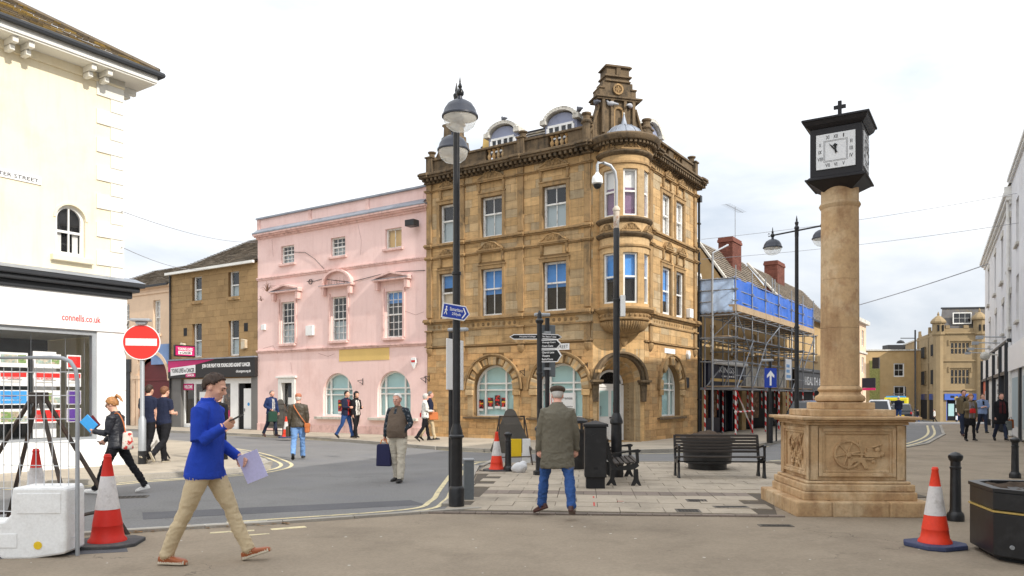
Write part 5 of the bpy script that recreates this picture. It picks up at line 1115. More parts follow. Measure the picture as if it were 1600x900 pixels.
U_.part('shop_poster', MB().box(1.2, 1.9, .17, .19, .8, 2.4), 'blind_teal', ff); U_.part('shop_poster', MB().box(2.6, 3.1, .17, .19, .9, 2.2), 'paper', ff)
for nm, st in (('string_course', [(4.1, 4.3, .15)]), ('string_course', [(7.9, 8.1, .15)]), ('parapet_string', [(11.5, 11.7, .2)])): U_.part(nm, band(MB(), 0, 7.0, st), 'tudor')
def turret(F, x, top):
    F.part('turret', MB().lathe([(.62, 0), (.62, 11.2), (.8, 11.4), (.75, top-.1), (.98, top), (.98, top+.2), (.75, top+.5), (.35, top+.85), (.12, top+1.0), (.16, top+1.15), (.02, top+1.5)], (x, .1, 0), 8), 'tudor')
    for k in (-1, 1): F.part('turret_slit', MB().box(x+k*.28-.1, x+k*.28+.1, -.72, -.6, 11.8, 12.6), 'painted_room_dark')
turret(U_, -.05, 12.9); turret(U_, 4.95, 13.3)
U_.part('merlon', MB().box(.8, 1.3, -.05, .25, 12.2, 12.6), 'tudor'); U_.part('merlon', MB().box(3.0, 3.6, -.05, .25, 12.2, 12.6), 'tudor')
U_.part('mansard', MB().add([(.3, .6, 12.2), (12, .6, 12.2), (12, 1.6, 14.9), (1.0, 1.6, 14.9), (12, 9, 14.9), (4.4, 9, 14.9), (3.6, 9, 12.2)], [(0, 1, 2, 3), (3, 2, 4, 5), (0, 3, 5, 6)]), 'slate'); sash(U_, 1.9, 4.2, 12.8, 14.3, .55, 3, (2, 0), fw=.12, dz=.1)
U_.part('mansard_trim', MB().box(.9, 12, 1.5, 1.8, 14.9, 15.1), 'gutter')
Uw = Fr(tud, Matrix.Rotation(R(72), 4, 'Z'))
wm = wall_mesh(0, 15, 0, 12.0, [(1.5, 4.0, 5.0, 6.9), (1.5, 4.0, 8.8, 10.3), (8.0, 10.5, 5.0, 6.9), (8.0, 10.5, 8.8, 10.3)], .25); Uw.part('wall', wm, 'tudor')
for o in ((1.5, 4.0, 5.0, 6.9), (1.5, 4.0, 8.8, 10.3), (8.0, 10.5, 5.0, 6.9), (8.0, 10.5, 8.8, 10.3)): mullioned(Uw, *o, 2)
for a_ in (.8, 7.4): Uw.part('fascia', MB().box(a_, a_+5.4, -.2, 0, 2.9, 3.7), 'blue_shop'); Uw.part('shop_front', MB().box(a_+.2, a_+5.2, -.05, .02, .2, 2.9), 'painted_room_dark')
for x in (6.6, 13.6): Uw.part('buttress', MB().box(x-.4, x+.4, -.35, 0, 0, 12.4).box(x-.3, x+.3, -.3, 0, 12.4, 12.9), 'tudor')
for nm, st in (('string_course', [(4.1, 4.3, .15)]), ('string_course', [(7.9, 8.1, .15)]), ('parapet_string', [(11.5, 11.7, .2)])): Uw.part(nm, band(MB(), 0, 15, st), 'tudor')
U_.part('wall_lamp', MB().tube([(5.1, -.5, 4.3), (5.1, -.5, 4.7)], .25, 8), 'black')
U_.part('shop_board', MB().box(5.6, 6.3, -1.6, -1.5, 6.6, 7.6), 'text_red'); U_.part('shop_board', MB().box(6.3, 8.2, -1.6, -1.5, 6.9, 7.7), 'sign_white'); U_.part('shop_board', MB().box(5.6, 8.2, -1.6, -1.5, 6.3, 6.6), 'text_black'); U_.part('shop_board', MB().box(6.1, 8.2, -1.62, -1.5, 4.5, 5.9), 'navy'); U_.part('shop_board', MB().box(5.7, 8.2, -1.63, -1.52, 3.9, 4.5), 'magenta'); U_.part('shop_board', MB().box(6.0, 8.2, -1.63, -1.52, 2.6, 3.5), 'sign_white')
U_.part('back_block', MB().slab([(.4, .3), (12, .3), (12, 12), (4.6, 12)], 0, 12.0), 'tudor')
nb_ = thing('grey_town_house', 'narrow grey house with small windows left of the turreted block', 'building', (60.6, 116, -1.6), R(72))
K_ = Fr(nb_); ops = [(u, u+1.2, z, z+2.2) for u in (1, 4) for z in (4.8, 8)]
K_.part('wall', wall_mesh(-2, 8, 0, 11.6, ops, .2), 'tudor'); K_.part('coping', MB().box(-2, 8, -.2, .1, 11.6, 11.8), 'white_stone')
for o in ops: sash(K_, *o, .08, 1, (1, 1))
K_.part('shop_front', MB().box(-1.5, 7, -.1, .02, .2, 3.8), 'blue_shop')

# ---------------------------------------------------------------- white painted terrace on the right
rx, ry, RA = 18.75-.4818*26, 28.2-.8763*26, R(61.2)
def rw(u): return (18.75-.55*26+u*math.cos(RA), 28.2-26+u*math.sin(RA))
WH = thing('white_terrace', 'white painted brick terrace with orange door and dark shopfronts at the right edge', 'building', (*rw(34.4), 0), RA)
X_ = Fr(WH)
def xu(u): return 53.4-u         # local u runs towards the camera when seen from the street
WH.location = (*rw(53.4), 0); WH.rotation_euler = (0, 0, RA+PI)
wins = [(c, z0, z1) for c in (49.5, 44.0, 39.2, 35.0) for z0, z1 in ((7.1, 9.2),)]+[(c, 4.6, 6.0) for c in (48.4, 43.4, 38.6, 34.9)]
ops = [(xu(c)-.55, xu(c)+.55, a, b) for c, a, b in wins]
X_.part('wall', wall_mesh(0, 19.2, 0, 10.6, ops, .18), 'white_brick')
for o in ops: sash(X_, *o, .1, 2, (1, 1), sill=(.12, .12, .12, 'white_stone'))
for c, a, b in wins: X_.part('lintel', MB().box(xu(c)-.7, xu(c)+.7, -.04, .0, b, b+.25), 'white_stone')
X_.part('cornice', band(MB(), 0, 19.2, [(9.75, 9.9, .08), (9.9, 10.05, .2), (10.05, 10.2, .3)]), 'white_paint'); X_.part('coping', MB().box(0, 19.2, -.08, .3, 10.6, 10.72), 'roof_tile'); shell(X_, .02, 19.18, .02, 9, 0, 10.5, 'white_brick')
X_.part('end_wall', MB().add([(0, 0, 0), (0, 9, 0), (0, 9, 10.6), (0, 0, 10.6)], [(0, 1, 2, 3)]), 'pink_trim')
X_.part('shop_cornice', MB().box(0, 19.2, -.16, 0, 3.98, 4.1), 'gutter', bev=.02); X_.part('shop_rail', MB().box(0, 19.2, -.2, 0, 2.6, 2.75), 'gutter')
for a, b, m_ in ((0, 5.5, 'sign_white'), (5.7, 11, 'sign_white'), (11.2, 15.5, 'sign_white'), (15.7, 19.2, 'sign_white')):
    X_.part('fascia', MB().box(a, b, -.12, 0, 2.76, 3.94), m_)
for x in (0, 5.55, 11.05, 15.55, 19.0): X_.part('shop_pilaster', MB().box(x, x+.15, -.25, 0, .05, 3.94), 'gutter')
X_.part('orange_front', MB().box(.2, 5.5, -.1, 0, .1, 2.6), 'orange_paint'); X_.part('poster', MB().box(2.5, 3.6, -.12, -.1, 1.2, 2.0), 'paper'); X_.part('poster', MB().box(3.8, 4.6, -.12, -.1, .8, 1.5), 'paper')
X_.part('shop_window', MB().box(5.8, 8.2, -.1, 0, .4, 2.6), 'curtain_white'); X_.part('shop_door', MB().box(8.5, 11.0, -.08, 0, .1, 2.6), 'gutter')
wl_ = X_.part('shop_window', MB().box(11.5, 15.3, -.1, 0, .35, 2.55), 'curtain_white'); X_.part('stall_riser', MB().box(11.3, 15.5, -.15, 0, .05, .34), 'gutter')
for t_, z in (('ESN', 1.9), ('OUR', 1.55), ('LUSS', 1.05)): X_.text(t_, 'text_black', 1.6, .22, (13.4, -.103, z), wl_, bold=.02)
for z in (2.2, 1.35): X_.part('stripe', MB().box(12.3, 14.5, -.104, -.1, z, z+.06), 'text_black', wl_)
X_.part('menu_frame', MB().box(4.1, 5.0, -.16, -.12, 3.0, 3.5), 'maroon'); X_.part('menu_frame', MB().box(13.5, 14.8, -.16, -.12, 3.0, 3.6), 'gutter')
for x in (3.0, 7.5, 12.8, 17.0): X_.part('sign_lamp', MB().tube([(x, 0, 4.3), (x, -1.0, 4.35)], .03, 6).box(x-.15, x+.15, -1.2, -.9, 4.25, 4.4), 'galv')
X_.part('wall_lamp', MB().tube([(13.2, -.05, 3.7), (13.2, -.6, 3.75)], .04, 6).ball((13.2, -.65, 3.65), .22), 'white_stone')
mb = MB().tube([(18.9, -.1, .1), (18.9, -.1, 10.4)], .07, 8).box(18.7, 19.1, -.25, 0, 10.1, 10.5); X_.part('downpipe', mb, 'white_paint')
# nearer white terrace house beyond the frame's right edge
WB = thing('white_corner_house', 'tall white house with pale gutter at the extreme right edge', 'building', (*rw(34.15), 0), RA+PI)
W_ = Fr(WB); ops = [(u, u+1.1, z, z+1.8) for u in (2, 6.5, 11, 15.5, 20, 24.5, 29, 33.5) for z in (4.6, 7.6)]
W_.part('wall', wall_mesh(0, 39, 0, 10.6, ops, .18), 'white_brick'); W_.part('gutter', MB().box(-.3, 39, -.1, .2, 10.6, 10.7).box(-.3, 39, -.16, .1, 10.701, 10.82), 'white_paint'); W_.part('roof', MB().add([(-.2, -.1, 10.8), (39, -.1, 10.8), (39, 3.5, 12.6), (-.4, 3.5, 12.6), (39, 8, 11), (-.4, 8, 11)], [(0, 1, 2, 3), (3, 2, 4, 5)]), 'roof_tile')
for o in ops: sash(W_, *o, .1, 2, (1, 1), sill=(.1, .1, .1, 'white_stone'))
W_.part('fascia', MB().box(.2, 29, -.15, 0, 2.7, 3.7), 'sign_white'); W_.part('shop_front', MB().box(.3, 38.9, -.06, 0, .1, 2.7), 'curtain_white')
for k in range(9): W_.part('shop_pilaster', MB().box(.3+k*4.2, .75+k*4.2, -.14, -.06, .05, 2.7), 'gutter' if k % 2 else 'white_paint'); W_.part('shop_window', MB().box(1.2+k*4.2, 3.9+k*4.2, -.075, -.06, .5, 2.4), 'car_glass' if 'car_glass' in MATS else 'blind_grey')
shell(W_, .02, 38.98, .02, 8, 0, 10.55, 'white_brick')
# ---------------------------------------------------------------- scaffolding
m = mat('hazard_tape', srgb(226, 224, 222), .6); t_ = m.node_tree; N = t_.nodes; L = t_.links; b = N['Principled BSDF']
g_ = N.new('ShaderNodeNewGeometry'); sx = N.new('ShaderNodeSeparateXYZ'); L.new(g_.outputs['Position'], sx.inputs[0])
def _m(op, a, c=0.):
    n = N.new('ShaderNodeMath'); n.operation = op
    for i, v in enumerate((a, c)):
        if isinstance(v, (int, float)): n.inputs[i].default_value = v
        else: L.new(v, n.inputs[i])
    return n.outputs[0]
f_ = _m('FRACT', _m('ADD', _m('MULTIPLY', sx.outputs[2], 2.7), _m('MULTIPLY', sx.outputs[0], 3.)))
mixn = N.new('ShaderNodeMix'); mixn.data_type = 'RGBA'; L.new(_m('GREATER_THAN', f_, .5), mixn.inputs[0]); mixn.inputs[6].default_value = (*srgb(226, 224, 222), 1); mixn.inputs[7].default_value = (*srgb(206, 44, 44), 1); L.new(mixn.outputs[2], b.inputs['Base Color'])
sc = thing('scaffolding', 'tube scaffolding with blue sheeting and red-white taped feet', 'scaffolding', (*s0, .1), AR)
G_ = Fr(sc)
US = [-.17, 2.05, 4.05, 6.25, 8.6, 10.9, 13.3]
def pole(p, q, nm='scaffold_tube', r=.026, m='steel'): return G_.part(nm, MB().tube([p, q], r, 7), m)
for d in (-1.5, -.25):
    for i, u in enumerate(US):
        pole((u, d, 1.9), (u, d, 6.75 if d < -1 else 6.3), 'standard'); pole((u, d, 0), (u, d, 1.9), 'taped_foot', .034, 'hazard_tape')
        G_.part('base_plate', MB().box(u-.08, u+.08, d-.08, d+.08, 0, .02), 'steel')
    for z in (1.85, 2.95, 3.9, 4.8, 5.35, 5.8, 6.25): pole((US[0]-.3, d+.05, z), (US[-1]+.3, d+.05, z), 'ledger')
for u in US:
    for z in (1.9, 3.85, 4.85): pole((u+.05, -1.7, z), (u+.05, -.05, z), 'transom')
for z in (1.85, 2.95, 3.9, 4.8, 5.35, 5.8, 6.25): pole((US[0], -1.6, z), (US[0]-.15, -.05, z), 'ledger')
for (a, za, b_, zb) in ((US[0], 1.9, US[1], 3.9), (US[0], 4.8, US[1], 3.1), (US[1], 2.0, US[2], 3.9), (US[4], 1.9, US[5], 3.9), (US[5], 3.0, US[6], 4.8), (US[2], 3.9, US[3], 4.8)): pole((a, -1.55, za), (b_, -1.55, zb), 'brace')
for i in range(6):
    um = (US[i]+US[i+1])/2; pole((um, -.85, 1.9), (um, -.85, 4.9), 'puncheon'); pole((um, -1.6, 3.4+.1*(i % 2)), (um, -.1, 3.4+.1*(i % 2)), 'transom'); pole((um, -1.7, 4.84), (um, -.05, 4.84), 'transom'); pole((um+.3, -.3, 1.0), (um+.3, -.3, 1.9), 'taped_foot', .03, 'hazard_tape')
    pole((US[i], -.3, 1.95), (US[i+1], -.3, 3.9) if i % 2 else (US[i+1], -.3, 2.95), 'brace')
for z in (2.4, 3.45, 4.35): pole((US[0]-.2, -1.45, z), (US[-1]+.2, -1.45, z), 'ledger', .022)
pole((US[0], -1.52, 1.85), (US[1], -1.52, .1), 'brace', .034, 'hazard_tape'); pole((US[0]-.15, -1.52, .95), (US[1]+.15, -1.52, .95), 'guard_tube', .034, 'hazard_tape'); pole((US[0], -1.5, 4.8), (US[0], -.2, 3.6), 'brace')
for z in (1.95, 3.95, 4.93):
    for i in range(6):
        for j in range(5):
            a, b_ = US[i], US[i+1]
            if z == 3.95 and j in (0, 4): continue
            G_.piece('scaffold_board', 'wood_board', a+.01, b_-.01, -1.45+j*.235, -1.45+j*.235+.22, z-.0, z+.04)
for i in range(6): G_.piece('toe_board', 'wood_board', US[i]+.01, US[i+1]-.01, -1.56, -1.52, 4.94, 5.2)
G_.piece('toe_board', 'wood_board', US[0]-.06, US[0]-.02, -1.5, -.2, 4.94, 5.2)
# clamps
for i, u in enumerate(US):
    for z in (1.85, 2.95, 3.9, 4.8, 5.8): G_.piece('clamp', 'steel', u-.05, u+.06, -1.56, -1.42, z-.045, z+.045)
# sheeting: draped, creased, tied between the tubes
rt = random.Random(21)
def sheet(P0, P1, z0, z1, n, mrow, amp, nm='blue_sheeting'):
    vs, fs = [], []
    for i in range(n+1):
        for j in range(mrow+1):
            t, s = i/n, j/mrow; x = P0[0]+(P1[0]-P0[0])*t; y = P0[1]+(P1[1]-P0[1])*t; z = z0+(z1-z0)*s
            k = noise.noise(Vector((x*1.3, y*1.3, z*1.2)))*amp+noise.noise(Vector((x*4, y*4, z*2.2+9)))*amp*.5
            sag = -.06*math.sin(PI*((t*6) % 1))*(s if s > .5 else 1-s)
            nx, ny = (P1[1]-P0[1]), -(P1[0]-P0[0]); l = math.hypot(nx, ny); vs.append((x+nx/l*k, y+ny/l*k, z+sag+(-.18*abs(noise.noise(Vector((x*.9, 3, 0)))) if j == 0 else 0)))
    for i in range(n):
        for j in range(mrow): fs.append((i*(mrow+1)+j, (i+1)*(mrow+1)+j, (i+1)*(mrow+1)+j+1, i*(mrow+1)+j+1))
    o = G_.part(nm, MB().add(vs, fs), 'tarp_blue', smooth=180); sdm = o.modifiers.new('thick', 'SOLIDIFY'); sdm.thickness = .004
sheet((US[0], -1.46), (US[-1]+.05, -1.46), 5.12, 6.33, 110, 14, .05); 
mat('sheet_clear', srgb(176, 200, 232), .4, var=.15, vs=3, bump=.6, bs=4, spec=.5)
vsave = MATS['tarp_blue']; MATS['tarp_blue'] = MATS['sheet_clear']; sheet((US[0]-.12, -.1), (US[0]-.03, -1.46), 4.95, 6.3, 20, 14, .06, 'pale_sheeting'); MATS['tarp_blue'] = vsave
bn_ = G_.part('banner', MB().box(7.0, 8.1, -1.62, -1.6, 2.35, 3.35), 'sign_white')
for z in (3.02, 2.77, 2.52):
    for k in range(3 if z > 2.6 else 4): G_.part('print_mark', MB().box(7.15+k*.2, 7.3+k*.2, -1.624, -1.62, z-.07, z+.07), 'card_sky', bn_)
pole((9.6, -.3, 4.9), (9.6, -.3, 7.6), 'ladder_stile'); pole((10.1, -.3, 4.9), (10.1, -.3, 7.6), 'ladder_stile')
for k in range(9): pole((9.6, -.3, 5.2+k*.27), (10.1, -.3, 5.2+k*.27), 'rung', .015)
G_.part('hoist_pole', MB().tube([(US[0]-.1, -.6, 0), (US[0]-.1, -.6, 7.3), (US[0]+.9, -.9, 7.75)], .045, 8), 'galv')

# ---------------------------------------------------------------- clock on its column
ck = thing('clock_column', 'stone column on carved pedestal carrying a black square clock with cross', 'clock column', (4.78, 11.2, 0), R(-3))
C_ = Fr(ck)
def stones(nm, h, z0, z1, m='col_stone', n=3, bev=.02):
    par = C_.part(nm, MB().box(-h+.02, h-.02, -h+.02, h-.02, z0, z1-.004), m)
    return par
st = stones('step', .90, 0, .2)
for s in range(4):
    Mr = Matrix.Rotation(s*PI/2, 4, 'Z'); e = [-.90, -.42, .33, .90]
    if s % 2: e = [-.597, -.2, .25, .597]
    for a, b in zip(e, e[1:]):
        o = obj('step_stone', MB().box(a+.003, b-.003, -.90, -.6, .0, .215), 'col_stone', st, Mr, bev=.022)
C_.part('plinth', MB().box(-.76, .76, -.76, .76, .21, .33).box(-.74, .74, -.74, .74, .331, .43).box(-.7, .7, -.7, .7, .431, .47), 'col_stone', bev=.018)
die = C_.part('pedestal', MB().box(-.62, .62, -.62, .62, .471, 1.24), 'col_stone', bev=.01)
for s in range(4):
    Mr = Matrix.Rotation(s*PI/2, 4, 'Z'); f = Fr(ck, Mr)
    mb = MB()
    for k, (i0, o0, y) in enumerate(((.0, .05, .66), (.05, .085, .645))):
        a, b, z0, z1 = -.52+i0, .52-i0, .53+i0, 1.2-i0; t = o0-i0
        mb.box(a, a+t, -y, -.62, z0, z1); mb.box(b-t, b, -y, -.62, z0, z1); mb.box(a+t, b-t, -y, -.62, z0, z0+t); mb.box(a+t, b-t, -y, -.62, z1-t, z1)
    mb.box(-.655, -.53, -.655, -.62, .48, 1.235); mb.box(.53, .655, -.655, -.62, .48, 1.235)
    f.part('panel_frame', mb, 'col_stone', bev=.008)
    cm = MB()
    if s == 0:   # stationary engine relief: flywheel, bed, cylinder, governor
        cm.arch(-.12, .84, .17, .195, -.645, -.615, 0, 2*PI, 28); cm.arch(-.12, .84, 0.001, .035, -.65, -.615, 0, 2*PI, 12)
        for k in range(6): a = k*PI/3+.2; cm.tube([(-.12, -.628, .84), (-.12+.17*math.cos(a), -.628, .84+.17*math.sin(a))], .012, 5)
        cm.box(-.06, .22, -.65, -.615, .765, .79); cm.prism([(-.13, .64), (-.1, .64), (-.06, .72), (.0, .74), (.06, .72), (.1, .64), (.16, .64), (.1, .77), (-.12, .77)], -.648, -.615)
        cm.box(.1, .3, -.66, -.615, .8, .87); cm.box(.13, .2, -.655, -.615, .87, .93); cm.ball((.28, -.635, .9), .04, .03, .04, 8, 6); cm.ball((.33, -.63, .84), .05, .03, .035, 8, 6); cm.tube([(-.12, -.635, .84), (.12, -.635, .83)], .014, 5)
        cm.box(.02, .06, -.645, -.615, .93, 1.02); cm.tube([(.2, -.63, .93), (.33, -.63, .97)], .015, 5); cm.ball((.22, -.63, .74), .03, .025, .03, 8, 6)
    else:        # foliage relief
        rf_ = random.Random(s)
        for k in range(26):
            x = rf_.uniform(-.3, .3); z = rf_.uniform(.66, 1.02); cm.tube([(x, -.625, z-.08), (x+rf_.uniform(-.05, .05), -.645, z), (x+rf_.uniform(-.08, .08), -.625, z+.09)], [.008, .02, .006], 6)
    f.part('relief_carving', cm, 'col_stone', smooth=40)
C_.part('pedestal_cornice', MB().box(-.68, .68, -.68, .68, 1.24, 1.28).box(-.74, .74, -.74, .74, 1.281, 1.31).box(-.80, .80, -.80, .80, 1.311, 1.355), 'col_stone', bev=.012)
C_.part('sub_plinth', MB().box(-.56, .56, -.56, .56, 1.356, 1.45), 'col_stone', bev=.012); C_.part('base_block', MB().box(-.36, .36, -.36, .36, 1.451, 1.55), 'col_stone', bev=.012)
C_.part('column_base', MB().lathe([(.30, 1.55), (.335, 1.57), (.345, 1.605), (.33, 1.64), (.30, 1.655), (.285, 1.67), (.28, 1.70), (.295, 1.715), (.305, 1.735), (.295, 1.76), (.275, 1.775), (.266, 1.79)], seg=40), 'col_stone', smooth=40)
prev = 1.79
for k, zz in enumerate((2.62, 3.32, 4.36)):
    C_.part('column_drum', MB().lathe([(.266-(prev-1.79)*.004, prev+.003), (.266-(zz-1.79)*.004, zz)], seg=48), 'col_stone', smooth=40); prev = zz
C_.part('capital', MB().lathe([(.256, 4.361), (.27, 4.38), (.285, 4.41), (.27, 4.44), (.256, 4.45), (.256, 4.66)], seg=48), 'col_stone', smooth=40)
hd = obj('clock_head', MB().box(-.36, .36, -.36, .36, 4.80, 5.55), 'clock_black', ck, Matrix.Translation((0, 0, 4.6)) @ Matrix.Rotation(R(-29), 4, 'Z') @ Matrix.Diagonal((.96, .96, .92, 1)) @ Matrix.Translation((0, 0, -4.6)), bev=.006)
D_ = Fr(hd)
mb = MB()
def frustum(mb, h0, z0, h1, z1): return mb.add([(-h0, -h0, z0), (h0, -h0, z0), (h0, h0, z0), (-h0, h0, z0), (-h1, -h1, z1), (h1, -h1, z1), (h1, h1, z1), (-h1, h1, z1)], [(3, 2, 1, 0), (4, 5, 6, 7), (0, 1, 5, 4), (1, 2, 6, 5), (2, 3, 7, 6), (3, 0, 4, 7)])
frustum(mb, .20, 4.60, .40, 4.74); frustum(mb, .425, 4.742, .425, 4.765); frustum(mb, .40, 4.766, .37, 4.80); D_.part('clock_base', mb, 'clock_black')
mb = MB(); frustum(mb, .37, 5.551, .42, 5.60); frustum(mb, .42, 5.60, .445, 5.66); frustum(mb, .465, 5.661, .465, 5.69); frustum(mb, .45, 5.691, .04, 5.78); D_.part('clock_roof', mb, 'clock_black')
D_.part('cross', MB().box(-.026, .026, -.02, .02, 5.74, 6.06).box(-.085, -.0261, -.02, .02, 5.94, 5.992).box(.0261, .085, -.02, .02, 5.94, 5.992), 'clock_black')
nums = ['I', 'II', 'III', 'IV', 'V', 'VI', 'VII', 'VIII', 'IX', 'X', 'XI', 'XII']
pos = [(.11, .215), (.215, .11), (.215, 0), (.215, -.11), (.11, -.215), (0, -.215), (-.11, -.215), (-.215, -.11), (-.215, 0), (-.215, .11), (-.11, .215), (0, .215)]
for s in range(4):
    Mr = Matrix.Rotation(s*PI/2, 4, 'Z'); cz = 5.175
    dl = obj('dial', MB().box(-.27, .27, -.375, -.361, cz-.27, cz+.27), 'dial', hd, Mr)
    dl2 = MB()
    for h in (.165, .15):
        t = .0035; dl2.box(-h, h, -.3775, -.375, cz+h-t, cz+h); dl2.box(-h, h, -.3775, -.375, cz-h, cz-h+t); dl2.box(-h, -h+t, -.3775, -.375, cz-h+t, cz+h-t); dl2.box(h-t, h, -.3775, -.375, cz-h+t, cz+h-t)
    obj('chapter_line', dl2, 'sign_black', dl) if False else obj('chapter_line', dl2, 'sign_black', hd, Mr)
    for nme, (x, z) in zip(nums, pos):
        w_ = sum({'I': .014, 'V': .03, 'X': .03}[q] for q in nme); o = text('numeral', nme, MATS['text_black'], min(w_, .075), .055, hd, (0, 0, 0), .0, .001); o.matrix_local = Mr @ Matrix.Translation((x, -.378, cz+z))
    for nm_, ang, ln, wd in (('minute_hand', R(-38), .155, .011), ('hour_hand', R(-3.5), .11, .016)):
        hm = MB().prism([(-wd*.5, -.045), (wd*.5, -.045), (wd, ln*.55), (wd*(.5 if ln > .12 else 2.2), ln*.72), (0, ln), (-wd*(.5 if ln > .12 else 2.2), ln*.72), (-wd, ln*.55)], -.388 if ln > .12 else -.384, -.385 if ln > .12 else -.381)
        obj(nm_, hm, 'text_black', hd, Mr @ Matrix.Translation((0, 0, cz)) @ Matrix.Rotation(-ang if False else ang, 4, 'Y'))
    bss = MB().ball((0, -.386, cz), .016, .006, .016, 10, 6); obj('hand_boss', bss, 'text_black', hd, Mr)

# ---------------------------------------------------------------- lamp posts
def lamp_head(t, M, nm='lamp_head'):
    h = obj(nm, MB().lathe([(.03, .16), (.035, .10), (.10, .085), (.17, .04), (.215, -.03), (.235, -.10), (.25, -.115), (.25, -.135), (.235, -.14)], seg=28), 'lamp_navy', t, M, smooth=40)
    obj('reflector', MB().lathe([(.23, -.138), (.2, -.115), (.12, -.1), (.0, -.095)], seg=24), 'reflector', h, smooth=60, fix=False)
    obj('bulb', MB().lathe([(.085, -.09), (.085, -.12), (.05, -.125), (.05, -.16), (.03, -.18), (.0, -.185)], seg=14), 'steel', h, smooth=40)
    obj('lamp_glass', MB().lathe([(.228, -.141), (.22, -.19), (.19, -.25), (.13, -.30), (.06, -.322), (.0, -.326)], seg=28), 'lamp_glass', h, smooth=60, fix=False)
    mb = MB().lathe([(.03, .15), (.05, .17), (.055, .21), (.035, .245), (.02, .26), (.032, .285), (.012, .33), (.014, .35), (.003, .42)], seg=12); obj('finial', mb, 'black', h, smooth=40)
    return h
mat('lamp_navy', srgb(42, 46, 58), .4, var=.06, spec=.5); mat('reflector', srgb(196, 190, 176), .45, var=.06, metal=.2)
def lamp_post(label, loc, rz, H=6.25, arm=.72, zh=5.72):
    t = thing('street_lamp', label, 'street lamp', loc, rz, 'twin-headed street lamps')
    obj('base', MB().lathe([(.115, 0), (.115, .28), (.105, .31), (.088, .33), (.085, 1.0), (.09, 1.03), (.115, 1.04), (.115, 1.06), (.095, 1.08), (.085, 1.14), (.06, 1.22), (.057, 1.24)], seg=24), 'black', t, smooth=35)
    obj('post', MB().lathe([(.056, 1.24), (.056, 3.4), (.068, 3.41), (.068, 3.45), (.05, 3.46), (.046, H-.5), (.05, H-.48), (.05, H-.3), (.06, H-.28), (.06, H-.24), (.035, H-.2), (.045, H-.15), (.05, H-.12), (.02, H-.08), (.024, H-.06), (.004, H+.06)], seg=20), 'black', t, smooth=35)
    obj('arm', MB().tube([(-arm, 0, zh+.2), (arm, 0, zh+.2)], .022, 8), 'black', t)
    for s in (-1, 1):
        obj('scroll', MB().tube([(s*(arm+.05), 0, zh+.2), (s*(arm+.12), 0, zh+.19), (s*(arm+.15), 0, zh+.23), (s*(arm+.12), 0, zh+.27), (s*(arm+.09), 0, zh+.25)], .012, 6), 'black', t)
        lamp_head(t, Matrix.Translation((s*arm, 0, zh)))
    return t
lpA = lamp_post('tall black twin-headed lamp post in front of the blue Samaritans sign', (-.81, 11.2, 0), R(98), 6.15, .72, 5.58)
lpB = lamp_post('black twin-headed lamp post just left of the clock column', (7.34, 19.8, 0), R(-54))
cb = thing('control_box', 'grey metal cabinet beside the foot of the left lamp post', 'cabinet', (-.68, 12.0, .02), R(8)); obj('cabinet', MB().box(-.075, .075, -.11, .11, 0, .62), 'sign_back', cb, bev=.008); obj('cabinet_lid', MB().box(-.085, .085, -.12, .12, .621, .645), 'galv', cb, bev=.006); obj('cabinet_door', MB().box(.0751, .08, -.09, .09, .12, .6), 'galv', cb)
# Samaritans sign strapped to the lamp post
sg = thing('direction_sign', 'blue Samaritans 250yds pedestrian sign on the lamp post', 'sign', (-.81, 11.08, 2.85), R(14))
def arrow_panel(h, w, tip, y0, y1): return MB().prism([(-w/2, -h/2), (w/2-tip, -h/2), (w/2, 0), (w/2-tip, h/2), (-w/2, h/2)], y0, y1)
obj('sign_panel', arrow_panel(.215, .41, .07, -.01, 0), 'sign_white', sg); obj('sign_face', arrow_panel(.185, .375, .06, -.013, -.0101), 'blue_sign', sg)
text('lettering', 'Samaritans', MATS['text_white'], .19, .05, sg, (.0, -.015, .035), .01); text('lettering', '250yds', MATS['text_white'], .13, .05, sg, (.01, -.015, -.035), .01)
obj('chevron', MB().prism([(.09, -.075), (.11, -.075), (.15, 0), (.11, .075), (.09, .075), (.13, 0)], -.0155, -.0131), 'sign_white', sg)
obj('walking_figure', MB().ball((-.145, -.014, .055), .012, .002, .012, 8, 6).tube([(-.145, -.0145, .04), (-.147, -.0145, -.005)], .009, 5).tube([(-.147, -.0145, -.005), (-.128, -.0145, -.055)], .006, 5).tube([(-.147, -.0145, -.005), (-.168, -.0145, -.055)], .006, 5).tube([(-.145, -.0145, .033), (-.125, -.0145, .0)], .005, 5).tube([(-.145, -.0145, .033), (-.165, -.0145, .0)], .005, 5), 'sign_white', sg)
obj('bracket', MB().box(-.07, .07, 0, .07, .05, .075).box(-.07, .07, 0, .07, -.075, -.05), 'galv', sg); sg.rotation_euler = (0, R(8), R(14))
# sign seen edge-on beside it
t = thing('traffic_sign', 'sign panel seen nearly edge-on on slim pole behind the left lamp post', 'sign', (-1.06, 13.3, 0), R(70))
obj('pole', MB().tube([(0, 0, 0), (0, 0, 2.75)], .04, 10), 'black', t, smooth=40); obj('sign_panel', MB().box(-.35, .35, -.09, -.07, 1.75, 2.62), 'sign_white', t, bev=.01); obj('sign_light', MB().box(-.05, .05, -.32, .05, 2.76, 2.82), 'galv', t, bev=.02); obj('clip', MB().box(-.05, .05, -.07, .045, 1.95, 2.0), 'galv', t); obj('clip', MB().box(-.05, .05, -.07, .045, 2.4, 2.45), 'galv', t)
